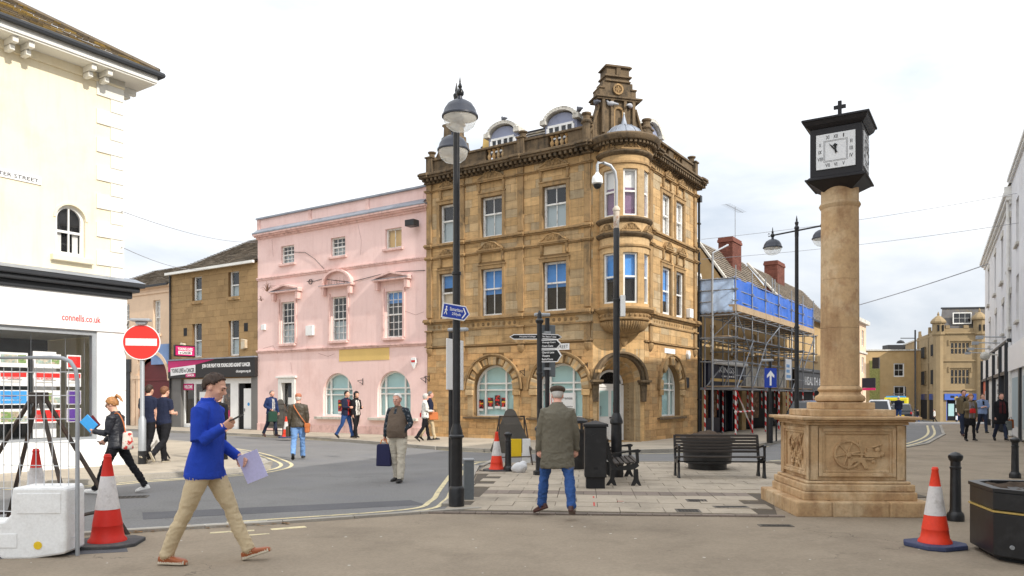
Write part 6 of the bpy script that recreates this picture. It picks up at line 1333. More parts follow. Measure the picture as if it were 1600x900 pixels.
# cctv post
cv = thing('camera_post', 'black post with curved top and white dome security camera by the corner door', 'camera post', (2.08, 15.3, .03))
obj('base', MB().lathe([(.14, 0), (.14, .3), (.11, .34), (.105, 1.05), (.13, 1.08), (.13, 1.12), (.10, 1.2), (.07, 1.28)], seg=20), 'black', cv, smooth=35)
obj('post', MB().lathe([(.065, 1.28), (.065, 3.5), (.075, 3.51), (.075, 3.55), (.06, 3.56), (.06, 4.95), (.055, 4.96)], seg=16), 'black', cv, smooth=35)
mat('rusty', srgb(206, 196, 182), .7, stain=srgb(150, 92, 54), sts=7, stw=.9); obj('collar', MB().lathe([(.055, 4.96), (.062, 5.3), (.075, 5.31), (.075, 5.35), (.04, 5.4)], seg=14), 'rusty', cv, smooth=35)
obj('swan_neck', MB().tube([(0, 0, 5.35), (0, 0, 5.9), (-.03, -.02, 6.08), (-.12, -.03, 6.2), (-.25, -.04, 6.25), (-.37, -.05, 6.25), (-.385, -.05, 6.2), (-.385, -.05, 6.05)], .03, 10), 'galv', cv, smooth=60)
cm_ = obj('camera', MB().lathe([(.03, 6.06), (.05, 6.02), (.095, 5.98), (.11, 5.9), (.11, 5.84), (.085, 5.82)], (-.385, -.05, 0), 20), 'plastic_white', cv, smooth=40); obj('camera_dome', MB().lathe([(.085, 5.82), (.075, 5.77), (.04, 5.735), (0, 5.73)], (-.385, -.05, 0), 16), 'black', cm_, smooth=60)
obj('junction_box', MB().box(.07, .17, -.08, .08, 3.2, 3.62), 'plastic_white', cv, bev=.01)
# finger post
fp = thing('finger_post', 'black finger post with white-edged direction arms', 'signpost', (.565, 15.75, .03))
obj('base', MB().lathe([(.13, 0), (.13, .08), (.08, .1), (.078, .9), (.1, .92), (.1, .96), (.055, 1.02)], seg=8), 'black', fp); obj('post', MB().lathe([(.055, 1.0), (.055, 2.05), (.068, 2.06), (.068, 2.1), (.055, 2.11), (.055, 3.1), (.08, 3.13), (.085, 3.17), (.05, 3.21), (.045, 3.3), (.02, 3.36), (.0, 3.38)], seg=14), 'black', fp, smooth=35)
def finger(z0, z1, L, rz, lines, flip=False, tip=.09):
    f = obj('sign_arm', MB().prism([(0, z0), (L-tip, z0), (L, (z0+z1)/2), (L-tip, z1), (0, z1)], -.016, .016), 'sign_white', fp, Matrix.Rotation(rz, 4, 'Z'))
    for s in (-1, 1):
        y0, y1 = (-.019, -.0161) if s < 0 else (.0161, .019); obj('arm_face', MB().prism([(.02, z0+.018), (L-tip-.008, z0+.018), (L-.024, (z0+z1)/2), (L-tip-.008, z1-.018), (.02, z1-.018)], y0, y1), 'sign_black', f)
    h = (z1-z0-.05)/len(lines)
    for i, tx in enumerate(lines):
        zz = z1-.025-h*(i+.5); wd = min(L*.62, h*.62*len(tx)*.55)
        if flip: text('lettering', tx, MATS['text_white'], wd, h*.62, f, (.08+wd/2, .0195, zz), .02, .001, Matrix.Rotation(PI, 4, 'Z'))
        else: text('lettering', tx, MATS['text_white'], wd, h*.62, f, (.06+wd/2, -.0195, zz), .02, .001)
finger(2.78, 2.89, .62, R(176), ['Hospital College'], True); finger(2.79, 2.9, .53, R(28), ['Bus Station Toilets']); finger(2.58, 2.77, .47, R(-22), ['Vicarage Court', 'Court Cams']); finger(2.31, 2.57, .48, R(-22), ['Church Lane', 'Theatre', 'Baths/Cams'])
t = thing('traffic_sign', 'back of grey sign panel on black pole behind the finger post', 'sign', (.78, 17.0, .03), R(10))
obj('pole', MB().tube([(0, 0, 0), (0, 0, 3.35)], .05, 10), 'black', t, smooth=40); obj('sign_panel', MB().box(-.2, .2, .06, .08, 2.05, 3.2), 'sign_back', t, bev=.01); obj('sign_light', MB().box(-.3, .05, -.1, .02, 3.38, 3.45), 'galv', t, bev=.02); obj('clip', MB().box(-.07, .07, -.06, .06, 3.0, 3.05), 'galv', t); obj('clip', MB().box(-.07, .07, -.06, .06, 2.2, 2.25), 'galv', t)
# no entry sign
ne = thing('no_entry_sign', 'round red no entry sign with white bar on grey pole', 'sign', (-8.45, 17.55, .1), R(12))
obj('pole', MB().lathe([(.085, 0), (.085, .28), (.0851, .29), (.085, 1.0), (.055, 1.08), (.05, 1.1), (.05, 3.25)], seg=16), 'galv', ne, smooth=35); obj('pole_sleeve', MB().lathe([(.09, 0), (.09, .3)], seg=16), 'black', ne)
obj('sign_rim', MB().arch(0, 2.78, .0005, .405, -.075, -.06, 0, 2*PI, 40), 'sign_white', ne); obj('sign_face', MB().arch(0, 2.78, .0005, .385, -.079, -.0751, 0, 2*PI, 40), 'sign_red', ne) if 'sign_red' in MATS else obj('sign_face', MB().arch(0, 2.78, .0005, .385, -.079, -.0751, 0, 2*PI, 40), mat('sign_red', srgb(214, 52, 44), .45, var=.04), ne)
obj('sign_bar', MB().box(-.33, .33, -.083, -.0791, 2.70, 2.86), 'sign_white', ne); obj('sign_light', MB().box(-.22, .2, -.2, .04, 3.25, 3.31).prism([(-.1, 3.18), (.1, 3.18), (.13, 3.25), (-.13, 3.25)], -.14, 0), 'galv', ne, bev=.015); obj('wall_lamp', MB().tube([(.12, .4, 3.3), (.12, .4, 3.7)], .02, 6), 'black', ne) if False else None
# one-way sign, hoop rails and signal controllers by the scaffolding
p_ = g(1203, 692, .1); ow = thing('one_way_sign', 'blue one-way arrow sign on black post before the scaffolding', 'sign', (*p_, .1), R(-3))
obj('pole', MB().tube([(0, 0, 0), (0, 0, 2.75)], .05, 10), 'black', ow, smooth=40); obj('sleeve', MB().tube([(0, 0, 0), (0, 0, 1.0)], .1, 12), 'black', ow, smooth=40); obj('sign_panel', MB().box(-.2, .2, -.08, -.06, 1.85, 2.5), 'blue_sign', ow); obj('arrow', MB().prism([(-.03, 1.92), (.03, 1.92), (.03, 2.25), (.12, 2.17), (.12, 2.26), (0, 2.42), (-.12, 2.26), (-.12, 2.17), (-.03, 2.25)], -.084, -.0801), 'sign_white', ow); obj('sign_light', MB().box(-.3, .1, -.1, .0, 2.72, 2.8), 'galv', ow, bev=.02)
for i, (x, y) in enumerate((g(1206, 690, .1), g(1228, 687, .1))):
    hp = obj('hoop_rail', MB().tube([(-.28, 0, 0), (-.28, 0, .62), (-.22, 0, .72), (-.12, 0, .76), (.12, 0, .76), (.22, 0, .72), (.28, 0, .62), (.28, 0, 0)], .028, 8), 'black', smooth=50); hp.location = (x, y, .1); hp.rotation_euler = (0, 0, R(40)); tag(hp, ('low black hoop rail left of the one-way post', 'low black hoop rail right of the one-way post')[i], 'rail', 'hoop rails by the scaffolding')
# ---------------------------------------------------------------- bollards, cones, barriers
def bollard(label, loc, H=.92):
    t = thing('bollard', label, 'bollard', loc, 0, 'black cast iron bollards')
    obj('foot', MB().lathe([(.105, 0), (.105, .07), (.095, .10), (.075, .12)], seg=20), 'black', t, smooth=35); obj('shaft', MB().lathe([(.075, .12), (.068, .15), (.062, H*.75), (.07, H*.76), (.07, H*.78), (.06, H*.79), (.06, H*.86), (.078, H*.88), (.09, H*.92), (.085, H*.95), (.045, H*.985), (.0, H)], seg=20), 'black', t, smooth=35)
bollard('nearest black bollard between the traffic cone and planter on right', (*g(1493, 815), .012), .9); bollard('black bollard standing further right near the white shopfronts', (*g(1586, 748), .012), .82); bollard('black bollard beside the orange-topped cone left of the finger post', (*g(794, 739), .03), .86)
def cone(label, loc, H, rz=0, base='rubber', red='cone_red', bw=.3, thick=.05):
    t = thing('traffic_cone', label, 'traffic cone', loc, rz, 'red and white traffic cones')
    q = bw*.42; obj('base', MB().slab([(-bw+q, -bw), (bw-q, -bw), (bw, -bw+q), (bw, bw-q), (bw-q, bw), (-bw+q, bw), (-bw, bw-q), (-bw, -bw+q)], 0, thick), base, t, bev=.012)
    r0, r1 = H*.175, H*.03; R_ = lambda z: r0+(r1-r0)*((z-thick)/(H-thick))
    z1, z2 = H*.40, H*.76
    obj('lower_body', MB().lathe([(r0*1.12, thick), (r0*1.1, thick+.02), (R_(thick+.05), thick+.05), (R_(H*.22), H*.22), (R_(H*.22)*1.02, H*.225), (R_(z1), z1)], seg=36), red, t, smooth=40)
    obj('white_sleeve', MB().lathe([(R_(z1)+.003, z1), (R_(z2)+.003, z2)], seg=36), 'cone_white', t, smooth=40)
    obj('upper_body', MB().lathe([(R_(z2), z2), (R_(H*.95), H*.95), (r1*1.35, H*.955), (r1*1.4, H*.975), (r1*1.1, H*.985), (r1*1.2, H*.995), (r1*.7, H*1.0), (r1*.55, H*.99)], seg=36), red, t, smooth=40)
cone('large weathered red cone with grimy sleeve on grey base in the left foreground', (*g(168, 852), .0), 1.0, R(10), 'rubber', 'cone_red', .34)
cone('bright orange cone on navy base beside the planter on the right', (*g(1461, 856), .012), .86, R(20), 'rubber_blue', 'cone_orange', .27)
cone('orange-topped cone on dark base beside the bollard near the finger post', (*g(776, 738), .02), .86, R(12), 'rubber', 'cone_orange', .27)
cone('faded cone seen through the mesh fence on the left', (-5.95, 9.6, .0), .98, 0, 'rubber', 'cone_red', .3)
cone('small distant cone with blue base at the pink doorway', (*g(447, 684, .1), .1), .8, 0, 'rubber_blue', 'cone_orange', .26)
# road-works sign frames
def works_sign(label, loc, rz, sc_=1.0, panel=True):
    t = thing('road_works_sign', label, 'road sign', loc, rz); t.scale = (sc_,)*3
    obj('frame', MB().tube([(-.42, -.3, 0), (-.30, 0, 1.15), (.30, 0, 1.15), (.42, -.3, 0)], .018, 6), 'rust_iron', t); obj('frame', MB().tube([(-.42, .35, 0), (-.30, .02, 1.13), (.30, .02, 1.13), (.42, .35, 0)], .018, 6), 'rust_iron', t); obj('cross_bar', MB().tube([(-.40, -.25, .2), (.40, -.25, .2)], .014, 6), 'rust_iron', t)
    if panel: obj('sign_back', MB().prism([(-.52, .32), (-.45, .25), (.45, .25), (.52, .32), (.12, 1.25), (.05, 1.3), (-.05, 1.3), (-.12, 1.25)], -.03, -.018), 'sign_grey', t, Matrix.Translation((0, .05, .02)) @ Matrix.Rotation(R(-6), 4, 'X')); obj('stiffener', MB().box(-.38, .38, -.06, -.04, .55, .6).box(-.2, .2, -.06, -.04, .95, 1.0), 'sign_grey', t)
    return t
mat('sign_grey', srgb(98, 94, 88), .7, var=.12)
ws = works_sign('grey back of triangular road-works sign on folding frame near the finger post', (*g(800, 728), .03), R(15)); obj('plate', MB().box(-.1, .18, -.2, -.18, .18, .62), 'yellow', ws, bev=.01); obj('plate', MB().box(.2, .4, -.2, -.18, .05, .62), 'plastic_white', ws, bev=.01)
works_sign('grey triangular road-works sign leaning at the pink building doorway', (*g(434, 681, .1), .1), R(-20), 1.1)
sb = (lambda q: (setattr(q, 'v', [(x*(1+.25*noise.noise(Vector((x*9, y*9, z*9)))), y*(1+.2*noise.noise(Vector((z*9, x*9, 2)))), max(.0, z*(1+.15*noise.noise(Vector((y*8, z*8, 5)))))) for x, y, z in q.v]), obj('sandbag', q, mat('bag_white', srgb(214, 214, 216), .7, var=.1, bump=.5, bs=12), smooth=60))[1])(MB().ball((0, 0, .10), .17, .13, .12, 28, 18).ball((.07, .02, .19), .07, .05, .06, 14, 10)); sb.location = (*g(812, 741), .03); tag(sb, 'white sandbag slumped beside the bollard and cone', 'sandbag')
# bins
bt = thing('litter_bin', 'tall black pillar bin with pitched lid beside the side-on bench', 'bin', (*g(930, 765), .03), R(-3))
obj('plinth', MB().box(-.16, .16, -.16, .16, 0, .2), 'black_matt', bt); obj('body', MB().box(-.19, .19, -.19, .19, .2, 1.08), 'black', bt, bev=.012); obj('gable_plate', MB().prism([(-.18, .8), (.18, .8), (.18, .88), (0, .97), (-.18, .88)], -.2, -.19), 'black', bt); obj('lid', MB().box(-.215, .215, -.215, .215, 1.081, 1.13).add([(-.2, -.2, 1.131), (.2, -.2, 1.131), (.2, .2, 1.131), (-.2, .2, 1.131), (0, 0, 1.19)], [(0, 1, 4), (1, 2, 4), (2, 3, 4), (3, 0, 4)]), 'black', bt, bev=.006); obj('keyhole', MB().box(-.035, .035, -.194, -.19, .34, .38), 'black_matt', bt)
lb = thing('litter_bin', 'round-topped black litter bin half hidden behind the man in cap', 'bin', (*g(900, 735), .03), R(-8))
obj('body', MB().lathe([(.24, 0), (.25, .05), (.25, .82), (.27, .84), (.27, .88)], seg=20), 'black', lb, smooth=35); obj('hood', MB().lathe([(.27, 1.02), (.26, 1.08), (.18, 1.14), (0, 1.17)], seg=20), 'black', lb, smooth=40)
for a in range(4): obj('hood_post', MB().tube([(.24*math.cos(a*PI/2+.6), .24*math.sin(a*PI/2+.6), .86), (.24*math.cos(a*PI/2+.6), .24*math.sin(a*PI/2+.6), 1.03)], .035, 6), 'black', lb)
# benches
def bench(label, loc, rz, w=1.72, group='black slatted benches'):
    t = thing('bench', label, 'bench', loc, rz, group)     # faces -y
    for x in (-w/2, w/2):
        P = [(-.30, .62), (-.12, .62), (-.05, .5), (.10, .42), (.17, .46)]
        leg = MB()
        def sy(mb, pts, y0, y1): # polygon in (y,z) extruded along x
            n = len(pts); return mb.add([(y0, a, b) for a, b in pts]+[(y1, a, b) for a, b in pts], [tuple(range(n)), tuple(range(2*n-1, n-1, -1))]+[(i, n+i, n+(i+1) % n, (i+1) % n) for i in range(n)])
        x0, x1 = x-.022, x+.022
        sy(leg, [(-.30, .36), (-.26, .44), (-.2, .40), (-.05, .36), (.12, .34), (.16, .42), (.27, .82), (.32, .82), (.27, .6), (.21, .36), (.14, .28), (-.12, .28), (-.22, .30)], x0, x1)
        sy(leg, [(-.28, .30), (-.2, .30), (-.2, .12), (-.15, .0), (-.22, .0), (-.25, .05), (-.30, .0), (-.34, .0), (-.29, .12)], x0+.002, x1-.002); sy(leg, [(.12, .29), (.2, .30), (.22, .12), (.30, .0), (.24, .0), (.2, .05), (.15, .0), (.10, .0), (.14, .12)], x0+.003, x1-.003)
        sy(leg, [(-.31, .60), (-.33, .64), (-.28, .66), (.2, .58), (.2, .55), (-.1, .60), (-.22, .6)], x0+.001, x1-.001); sy(leg, [(-.30, .40), (-.25, .43), (-.23, .6), (-.29, .61)], x0+.004, x1-.004)
        obj('bench_end', leg, 'black', t)
    for k in range(5): obj('seat_slat', MB().box(-w/2, w/2, -.3+k*.088, -.3+k*.088+.07, .405-k*.008, .435-k*.008), 'bench_wood', t, bev=.006)
    for k in range(6): z = .47+k*.063; y = .145+(z-.42)*.27; obj('back_slat', MB().box(-w/2, w/2, y, y+.025, z, z+.05), 'bench_wood', t, bev=.006)
    obj('tie_bar', MB().tube([(-w/2, .05, .3), (w/2, .05, .3)], .012, 6), 'black', t)
    return t
bench('black slatted bench facing the camera in front of the round planter', (4.13, 15.35, .035), R(-3), 1.66)
b2 = bench('black bench seen end-on beside the pillar bin', (*g(972, 762), .035), R(86), 1.6)
b2.location.y += .8; b2.location.x += .06
# planters
pl = thing('planter', 'round black planter full of bare soil behind the front-facing bench', 'planter', (4.35, 17.1, .03)); obj('tub', MB().lathe([(.42, 0), (.42, .12), (.52, .14), (.54, .62), (.60, .64), (.60, .70), (.52, .70)], seg=36), 'black', pl, smooth=35)
def soil(r, z, h, nm, par, sq=None, seed=3):
    rs = random.Random(seed); mb = MB(); n = 26
    if sq:
        vs = [(sq[0]+(sq[1]-sq[0])*i/n, sq[2]+(sq[3]-sq[2])*j/n) for i in range(n+1) for j in range(n+1)]; mb.add([(x, y, z+h*noise.noise(Vector((x*5, y*5, seed)))+.02*noise.noise(Vector((x*22, y*22, 1)))) for x, y in vs], [(i*(n+1)+j, (i+1)*(n+1)+j, (i+1)*(n+1)+j+1, i*(n+1)+j+1) for i in range(n) for j in range(n)])
    else:
        pr = [(r*(1-k/10), z+h*math.sin(PI/2*k/10)) for k in range(11)]; mb.lathe([(max(a, .001), b) for a, b in pr], seg=40); mb.v = [(x, y, zz+.05*noise.noise(Vector((x*5, y*5, seed)))+.02*noise.noise(Vector((x*18, y*18, 1)))) for x, y, zz in mb.v]
    return obj(nm, mb, 'soil', par, smooth=60)
soil(.53, .68, .16, 'soil', pl)
pr_ = thing('planter', 'large black eight-sided planter with gold stripe and dry soil at bottom right', 'planter', (*g(1640, 872), .012), R(-14))
def octo(w, d, c): return [(-w+c, -d), (w-c, -d), (w, -d+c), (w, d-c), (w-c, d), (-w+c, d), (-w, d-c), (-w, -d+c)]
obj('body', MB().slab(octo(.62, .55, .2), .05, .48), 'black', pr_, bev=.015); obj('foot', MB().slab(octo(.55, .48, .2), 0, .05), 'black_matt', pr_); obj('gold_band', MB().slab(octo(.63, .56, .2), .481, .497), 'gold', pr_); obj('upper_body', MB().slab(octo(.62, .55, .2), .498, .68), 'black', pr_, bev=.015)
rim = MB(); o1, o2 = octo(.63, .56, .2), octo(.54, .47, .17)
rim.add([(x, y, .681) for x, y in o1]+[(x, y, .715) for x, y in o1]+[(x, y, .715) for x, y in o2]+[(x, y, .66) for x, y in o2], [(k*8+i, k*8+(i+1) % 8, (k+1)*8+(i+1) % 8, (k+1)*8+i) for k in range(3) for i in range(8)]); obj('rim', rim, 'black', pr_); soil(0, .69, .06, 'soil', pr_, (-.52, .52, -.45, .45), 8); obj('side_panel', MB().box(-.38, .38, -.558, -.55, .12, .42), 'black', pr_, bev=.004); obj('badge', MB().arch(-.5, .16, .0005, .02, -.49, -.47, 0, 2*PI, 12), 'galv', pr_)
# ---------------------------------------------------------------- site barrier and mesh fence at left
br = thing('water_barrier', 'white plastic water-filled barrier at the left edge', 'barrier', (*g(60, 868), .0), R(4))
PB = [(-1.2, 0), (-.85, 0), (-.8, .04), (-.55, .04), (-.5, 0), (.33, 0), (.38, .04), (.36, .10), (.36, .80), (.32, .82), (-.22, .82), (-.24, .60), (-.3, .52), (-1.2, .52)]
PB = [(-1.2, .0), (-.62, .0), (-.56, .05), (-.30, .05), (-.24, .0), (.02, .0), (.36, .05), (.37, .08), (.37, .70), (.34, .72), (-.15, .72), (-.17, .45), (-.22, .39), (-.32, .37), (-1.2, .37)]
obj('body', MB().prism(PB, -.2, .2), 'plastic_white', br, bev=.025); obj('reflector', MB().arch(.1, .14, .0005, .04, -.206, -.2, 0, 2*PI, 18), 'yellow', br); obj('moulded_panel', MB().box(-1.1, -.1, -.208, -.2, .12, .26), 'plastic_white', br, bev=.006); obj('moulded_panel', MB().box(-.1, .32, -.207, -.2, .46, .66), 'plastic_white', br, bev=.006)
mat('wire_pale', srgb(206, 208, 210), .5, metal=.2)
fn = thing('mesh_fence', 'grey steel mesh fence panel with rounded corner behind the barrier', 'fence', (*g(121, 870), .0), R(-10))
obj('frame', MB().tube([(0, 0, 0), (0, 0, 1.78), (-.02, 0, 1.9), (-.08, 0, 1.985), (-.17, 0, 2.02), (-.3, 0, 2.03), (-2.6, 0, 2.03), (-2.6, 0, 0)], .021, 10), 'galv', fn, smooth=60)
for k in range(26): x = -.1-k*.095; obj('mesh_wire', MB().tube([(x, 0, .15), (x, 0, 1.93)], .0045, 5), 'wire_pale', fn)
for k in range(8): z = .2+k*.24; obj('mesh_wire', MB().tube([(0, .004, z), (-2.6, .008, z)], .0045, 5), 'wire_pale', fn)
tr = thing('trestle_frame', 'rusty folded A-shaped sign trestle leaning behind the mesh fence', 'trestle', (*g(60, 842), 0), R(-12))
def angle_bar(p, q, w=.045): return MB().tube([p, q], w*.5, 4)
for s, y in ((-1, -.25), (1, -.25), (-1, .25), (1, .25)):
    obj('trestle_leg', angle_bar((s*.05, y*.15, 1.62), (s*.86, y*1.6, 0), .05), 'rust_iron', tr)
obj('cross_bar', angle_bar((-.28, -.17, 1.0), (.28, -.17, 1.0), .03), 'rust_iron', tr) if False else None
obj('hinge', MB().box(-.09, .09, -.06, .06, 1.55, 1.68), 'rust_iron', tr, bev=.01); obj('cross_bar', angle_bar((-.52, -.33, .28), (-.52, .33, .28), .04), 'rust_iron', tr); obj('cross_bar', angle_bar((.52, -.33, .28), (.52, .33, .28), .04), 'rust_iron', tr)
# a-board sign of the shop behind the no-entry pole
ab = thing('shop_sign', 'small green-topped shop pavement sign behind the woman in black', 'sign', (-8.75, 18.9, .1), R(0)); obj('board', MB().box(-.22, .22, -.02, .02, .25, 1.2), 'sign_white', ab, bev=.02); obj('header', MB().prism([(-.3, 1.2), (.3, 1.25), (.32, 1.32), (0, 1.42), (-.3, 1.34)], -.03, .03), mat('green_sign', srgb(30, 140, 90), .5), ab); obj('leg', MB().tube([(-.2, 0, .25), (-.24, .2, 0)], .02, 6), 'black', ab); obj('leg', MB().tube([(.2, 0, .25), (.24, .2, 0)], .02, 6), 'black', ab)
# ---------------------------------------------------------------- wires, birds, far lamps
def wire(label, pts, r=.012):
    a, b = Vector(pts[0]), Vector(pts[1]); sag = (b-a).length*.012; P = [a.lerp(b, i/16)-Vector((0, 0, sag*4*(i/16)*(1-i/16))) for i in range(17)]
    tag(obj('overhead_wire', MB().tube(P, r, 5), 'wire_grey'), label, 'wire', 'overhead wires')
mat('wire_grey', srgb(150, 152, 158), .7)
wire('overhead wire from the dark gable to the white terrace, lower and thicker one', (at(1285, 492, 50), at(1545, 412, 46)), .03)
wire('thin overhead wire crossing behind the clock column at lamp height', (at(1096, 405, 33), at(1600, 347, 30)), .009); wire('thin overhead wire crossing just above the right lamp post', (at(1096, 374, 33), at(1600, 300, 30)), .009)
wire('upper thin wire from the cream house to the brown roof', (at(190, 330, 17.4), at(403, 378, 36)), .008); wire('lower thin wire from the cream house to the brown wall', (at(190, 386, 17.4), at(330, 418, 39)), .008)
mat('pigeon', srgb(92, 94, 102), .8, var=.15); mat('pigeon_pale', srgb(168, 170, 176), .8, var=.1)
def pigeon(label, p, rz, m='pigeon', s=1.0):
    me = MB().ball((0, 0, .1), .075, .14, .08, 10, 8).ball((0, .13, .2), .04, .045, .045, 8, 6).tube([(0, .08, .12), (0, .13, .2)], [.06, .035], 8).tube([(0, -.1, .09), (0, -.26, .05)], [.05, .03], 6)
    b = thing('pigeon', label, 'bird', p, rz, 'birds on the corner roof'); b.scale = (s,)*3
    obj('body', me, m, b, smooth=60); obj('beak', MB().tube([(0, .165, .2), (0, .2, .19)], [.012, .002], 5), 'black_matt', b); obj('leg', MB().tube([(.025, 0, .03), (.025, 0, -.02)], .007, 4), 'maroon', b); obj('leg', MB().tube([(-.025, 0, .03), (-.025, 0, -.02)], .007, 4), 'maroon', b)
def onF(F, u, y, z): v = Matrix.Translation(bank.location) @ F.M @ Vector((u, y, z)); return v
pigeon('pale pigeon standing on the corner gable ledge', onF(BC, cg-.3, -.08, 11.56), 1.3, 'pigeon_pale'); pigeon('dark pigeon on the left end of the gable ledge', onF(BC, cg-.82, -.05, 11.56), .4); pigeon('pale pigeon at the right of the gable roundel', onF(BC, cg+.42, -.08, 11.56), -.6, 'pigeon_pale')
pigeon('dark bird perched on the right dormer pediment', onF(B, 6.5, .5, 11.64), .3, s=1.1); pigeon('dark bird on top of the left dormer', onF(B, 3.25, .55, 11.98), .5); pigeon('dark bird on the slate ridge between the dormers', onF(B, 4.6, 1.5, 11.8), .6)
def far_lamp(label, x, y, z, H, side):
    t = thing('street_lamp', label, 'street lamp', (x, y, z)); obj('post', MB().tube([(0, 0, 0), (0, 0, H)], .09, 8), 'black', t); obj('arm', MB().tube([(0, 0, H-.9), (side*1.6, 0, H-.9)], .05, 6), 'black', t); obj('lamp_head', MB().lathe([(.05, .1), (.3, 0), (.42, -.2), (.4, -.25)], (side*1.6, 0, H-1.2), 12), 'black', t)
far_lamp('tall far lamp post left of the turreted block', 44.1, 84, -1.2, 10.2, -1); far_lamp('thin far lamp post before the ochre block', 46.2, 103, -1.6, 8.0, -1) ; far_lamp('small far lamp before the ochre block windows', 50.2, 98, -1.6, 4.6, -1)
bz = thing('beacon', 'black and white crossing beacon with amber globe far down the street', 'beacon', (46.3, 80, -1.1)); 
for k in range(6): obj('pole_band', MB().tube([(0, 0, k*.4), (0, 0, k*.4+.4)], .09, 8), 'sign_white' if k % 2 else 'black', bz)
obj('globe', MB().ball((0, 0, 2.6), .22), 'gold', bz)
# ---------------------------------------------------------------- people
def loft(rings, seg=18, p=2.0):
    """rings: (centre, X axis*half width, Y axis*half depth); closed mesh, superellipse section"""
    R2 = []
    for (a, b) in zip(rings, rings[1:]):
        L_ = (Vector(b[0])-Vector(a[0])).length; n = max(1, int(L_/.016))
        for k in range(n): t = k/n; R2.append(tuple(Vector(a[i]).lerp(Vector(b[i]), t) for i in range(3)))
    R2.append(tuple(Vector(v) for v in rings[-1])); vs = []; fs = []
    for c, x, y in R2:
        for k in range(seg):
            a = 2*PI*k/seg; ca, sa = math.cos(a), math.sin(a)
            vs.append(c+x*(abs(ca)**(2/p)*(1 if ca > 0 else -1))+y*(abs(sa)**(2/p)*(1 if sa > 0 else -1)))
    n = len(R2)
    for j in range(n-1):
        for k in range(seg): fs.append((j*seg+k, j*seg+(k+1) % seg, (j+1)*seg+(k+1) % seg, (j+1)*seg+k))
    for base, rev in ((0, True), ((n-1)*seg, False)):
        vs.append(sum((vs[base+k] for k in range(seg)), Vector())/seg); c = len(vs)-1
        for k in range(seg): fs.append((base+(k+1) % seg, base+k, c) if rev else (base+k, base+(k+1) % seg, c))
    return vs, fs
def limb(pts, radii, seg=20, flat=1.0, ref=(0, 1, 0)):
    pts = [Vector(p) for p in pts]; n = len(pts); rings = []
    for i, p in enumerate(pts):
        d = (pts[min(i+1, n-1)]-pts[max(i-1, 0)]).normalized(); r = Vector(ref)
        if abs(d.dot(r)) > .93: r = Vector((1, 0, 0))
        x = d.cross(r).normalized(); y = d.cross(x).normalized()
        rings.append((p, x*radii[i], y*radii[i]*flat))
    d0 = (pts[0]-pts[1]).normalized()*radii[0]*.6; d1 = (pts[-1]-pts[-2]).normalized()*radii[-1]*.6
    rings = [(rings[0][0]+d0, rings[0][1]*.6, rings[0][2]*.6)]+rings+[(rings[-1][0]+d1, rings[-1][1]*.6, rings[-1][2]*.6)]
    return loft(rings, seg)
def ell(c, rx, ry, rz, M=None):
    b = MB().ball((0, 0, 0), rx, ry, rz, 14, 10); return [(M @ Vector(v) if M else Vector(v))+Vector(c) for v in b.v], b.f
TORSO = {   # (z, half width, half depth, forward offset)
 'jacket': [(.84, .19, .152, -.01), (.87, .196, .158, -.01), (.98, .188, .145, 0), (1.1, .18, .13, .01), (1.25, .195, .135, .01), (1.36, .195, .125, 0), (1.43, .165, .10, -.01), (1.48, .09, .075, -.015)],
 'fleece': [(.80, .195, .152, -.015), (.82, .2, .16, -.015), (.95, .195, .145, -.008), (1.1, .182, .122, .008), (1.25, .195, .126, .008), (1.36, .195, .12, 0), (1.43, .17, .105, -.01), (1.49, .085, .08, -.01)],
 'coat': [(.60, .235, .165, -.01), (.63, .24, .17, -.01), (.8, .225, .165, 0), (1.0, .215, .155, 0), (1.15, .21, .15, 0), (1.28, .208, .15, -.01), (1.36, .195, .135, -.02), (1.43, .15, .105, -.02), (1.5, .09, .085, -.01)],
 'tshirt': [(.88, .17, .12, 0), (.9, .178, .126, 0), (1.0, .172, .122, 0), (1.1, .168, .118, 0), (1.25, .185, .12, 0), (1.36, .19, .115, 0), (1.43, .16, .09, -.01), (1.48, .075, .065, -.01)],
 'belly': [(.86, .2, .16, .03), (.89, .205, .17, .035), (1.0, .205, .185, .045), (1.12, .2, .175, .035), (1.25, .2, .145, .01), (1.36, .195, .125, -.01), (1.43, .165, .1, -.015), (1.48, .085, .075, -.015)],
 'woman': [(.84, .19, .14, 0), (.87, .195, .145, 0), (.98, .18, .13, 0), (1.08, .165, .12, 0), (1.22, .175, .135, .015), (1.34, .172, .115, 0), (1.41, .145, .09, -.01), (1.46, .07, .065, -.01)],
}
mat('skin', srgb(222, 172, 148), .55, var=.05, vs=9, fine=.03, spec=.35); mat('skin_ruddy', srgb(220, 166, 146), .55, var=.08, vs=14, spec=.35)
mat('eye_dark', srgb(46, 36, 32), .4); mat('lip', srgb(178, 110, 98), .5)
def clothm(name, c, **k): return mat('cl_'+name, c, k.pop('rough', .85), var=k.pop('var', .07), vs=k.pop('vs', 3), fine=k.pop('fine', .05), fs=90, bump=k.pop('bump', .15), bs=k.pop('bs', 120), spec=k.pop('spec', .25), **k)
PEOPLE = {}
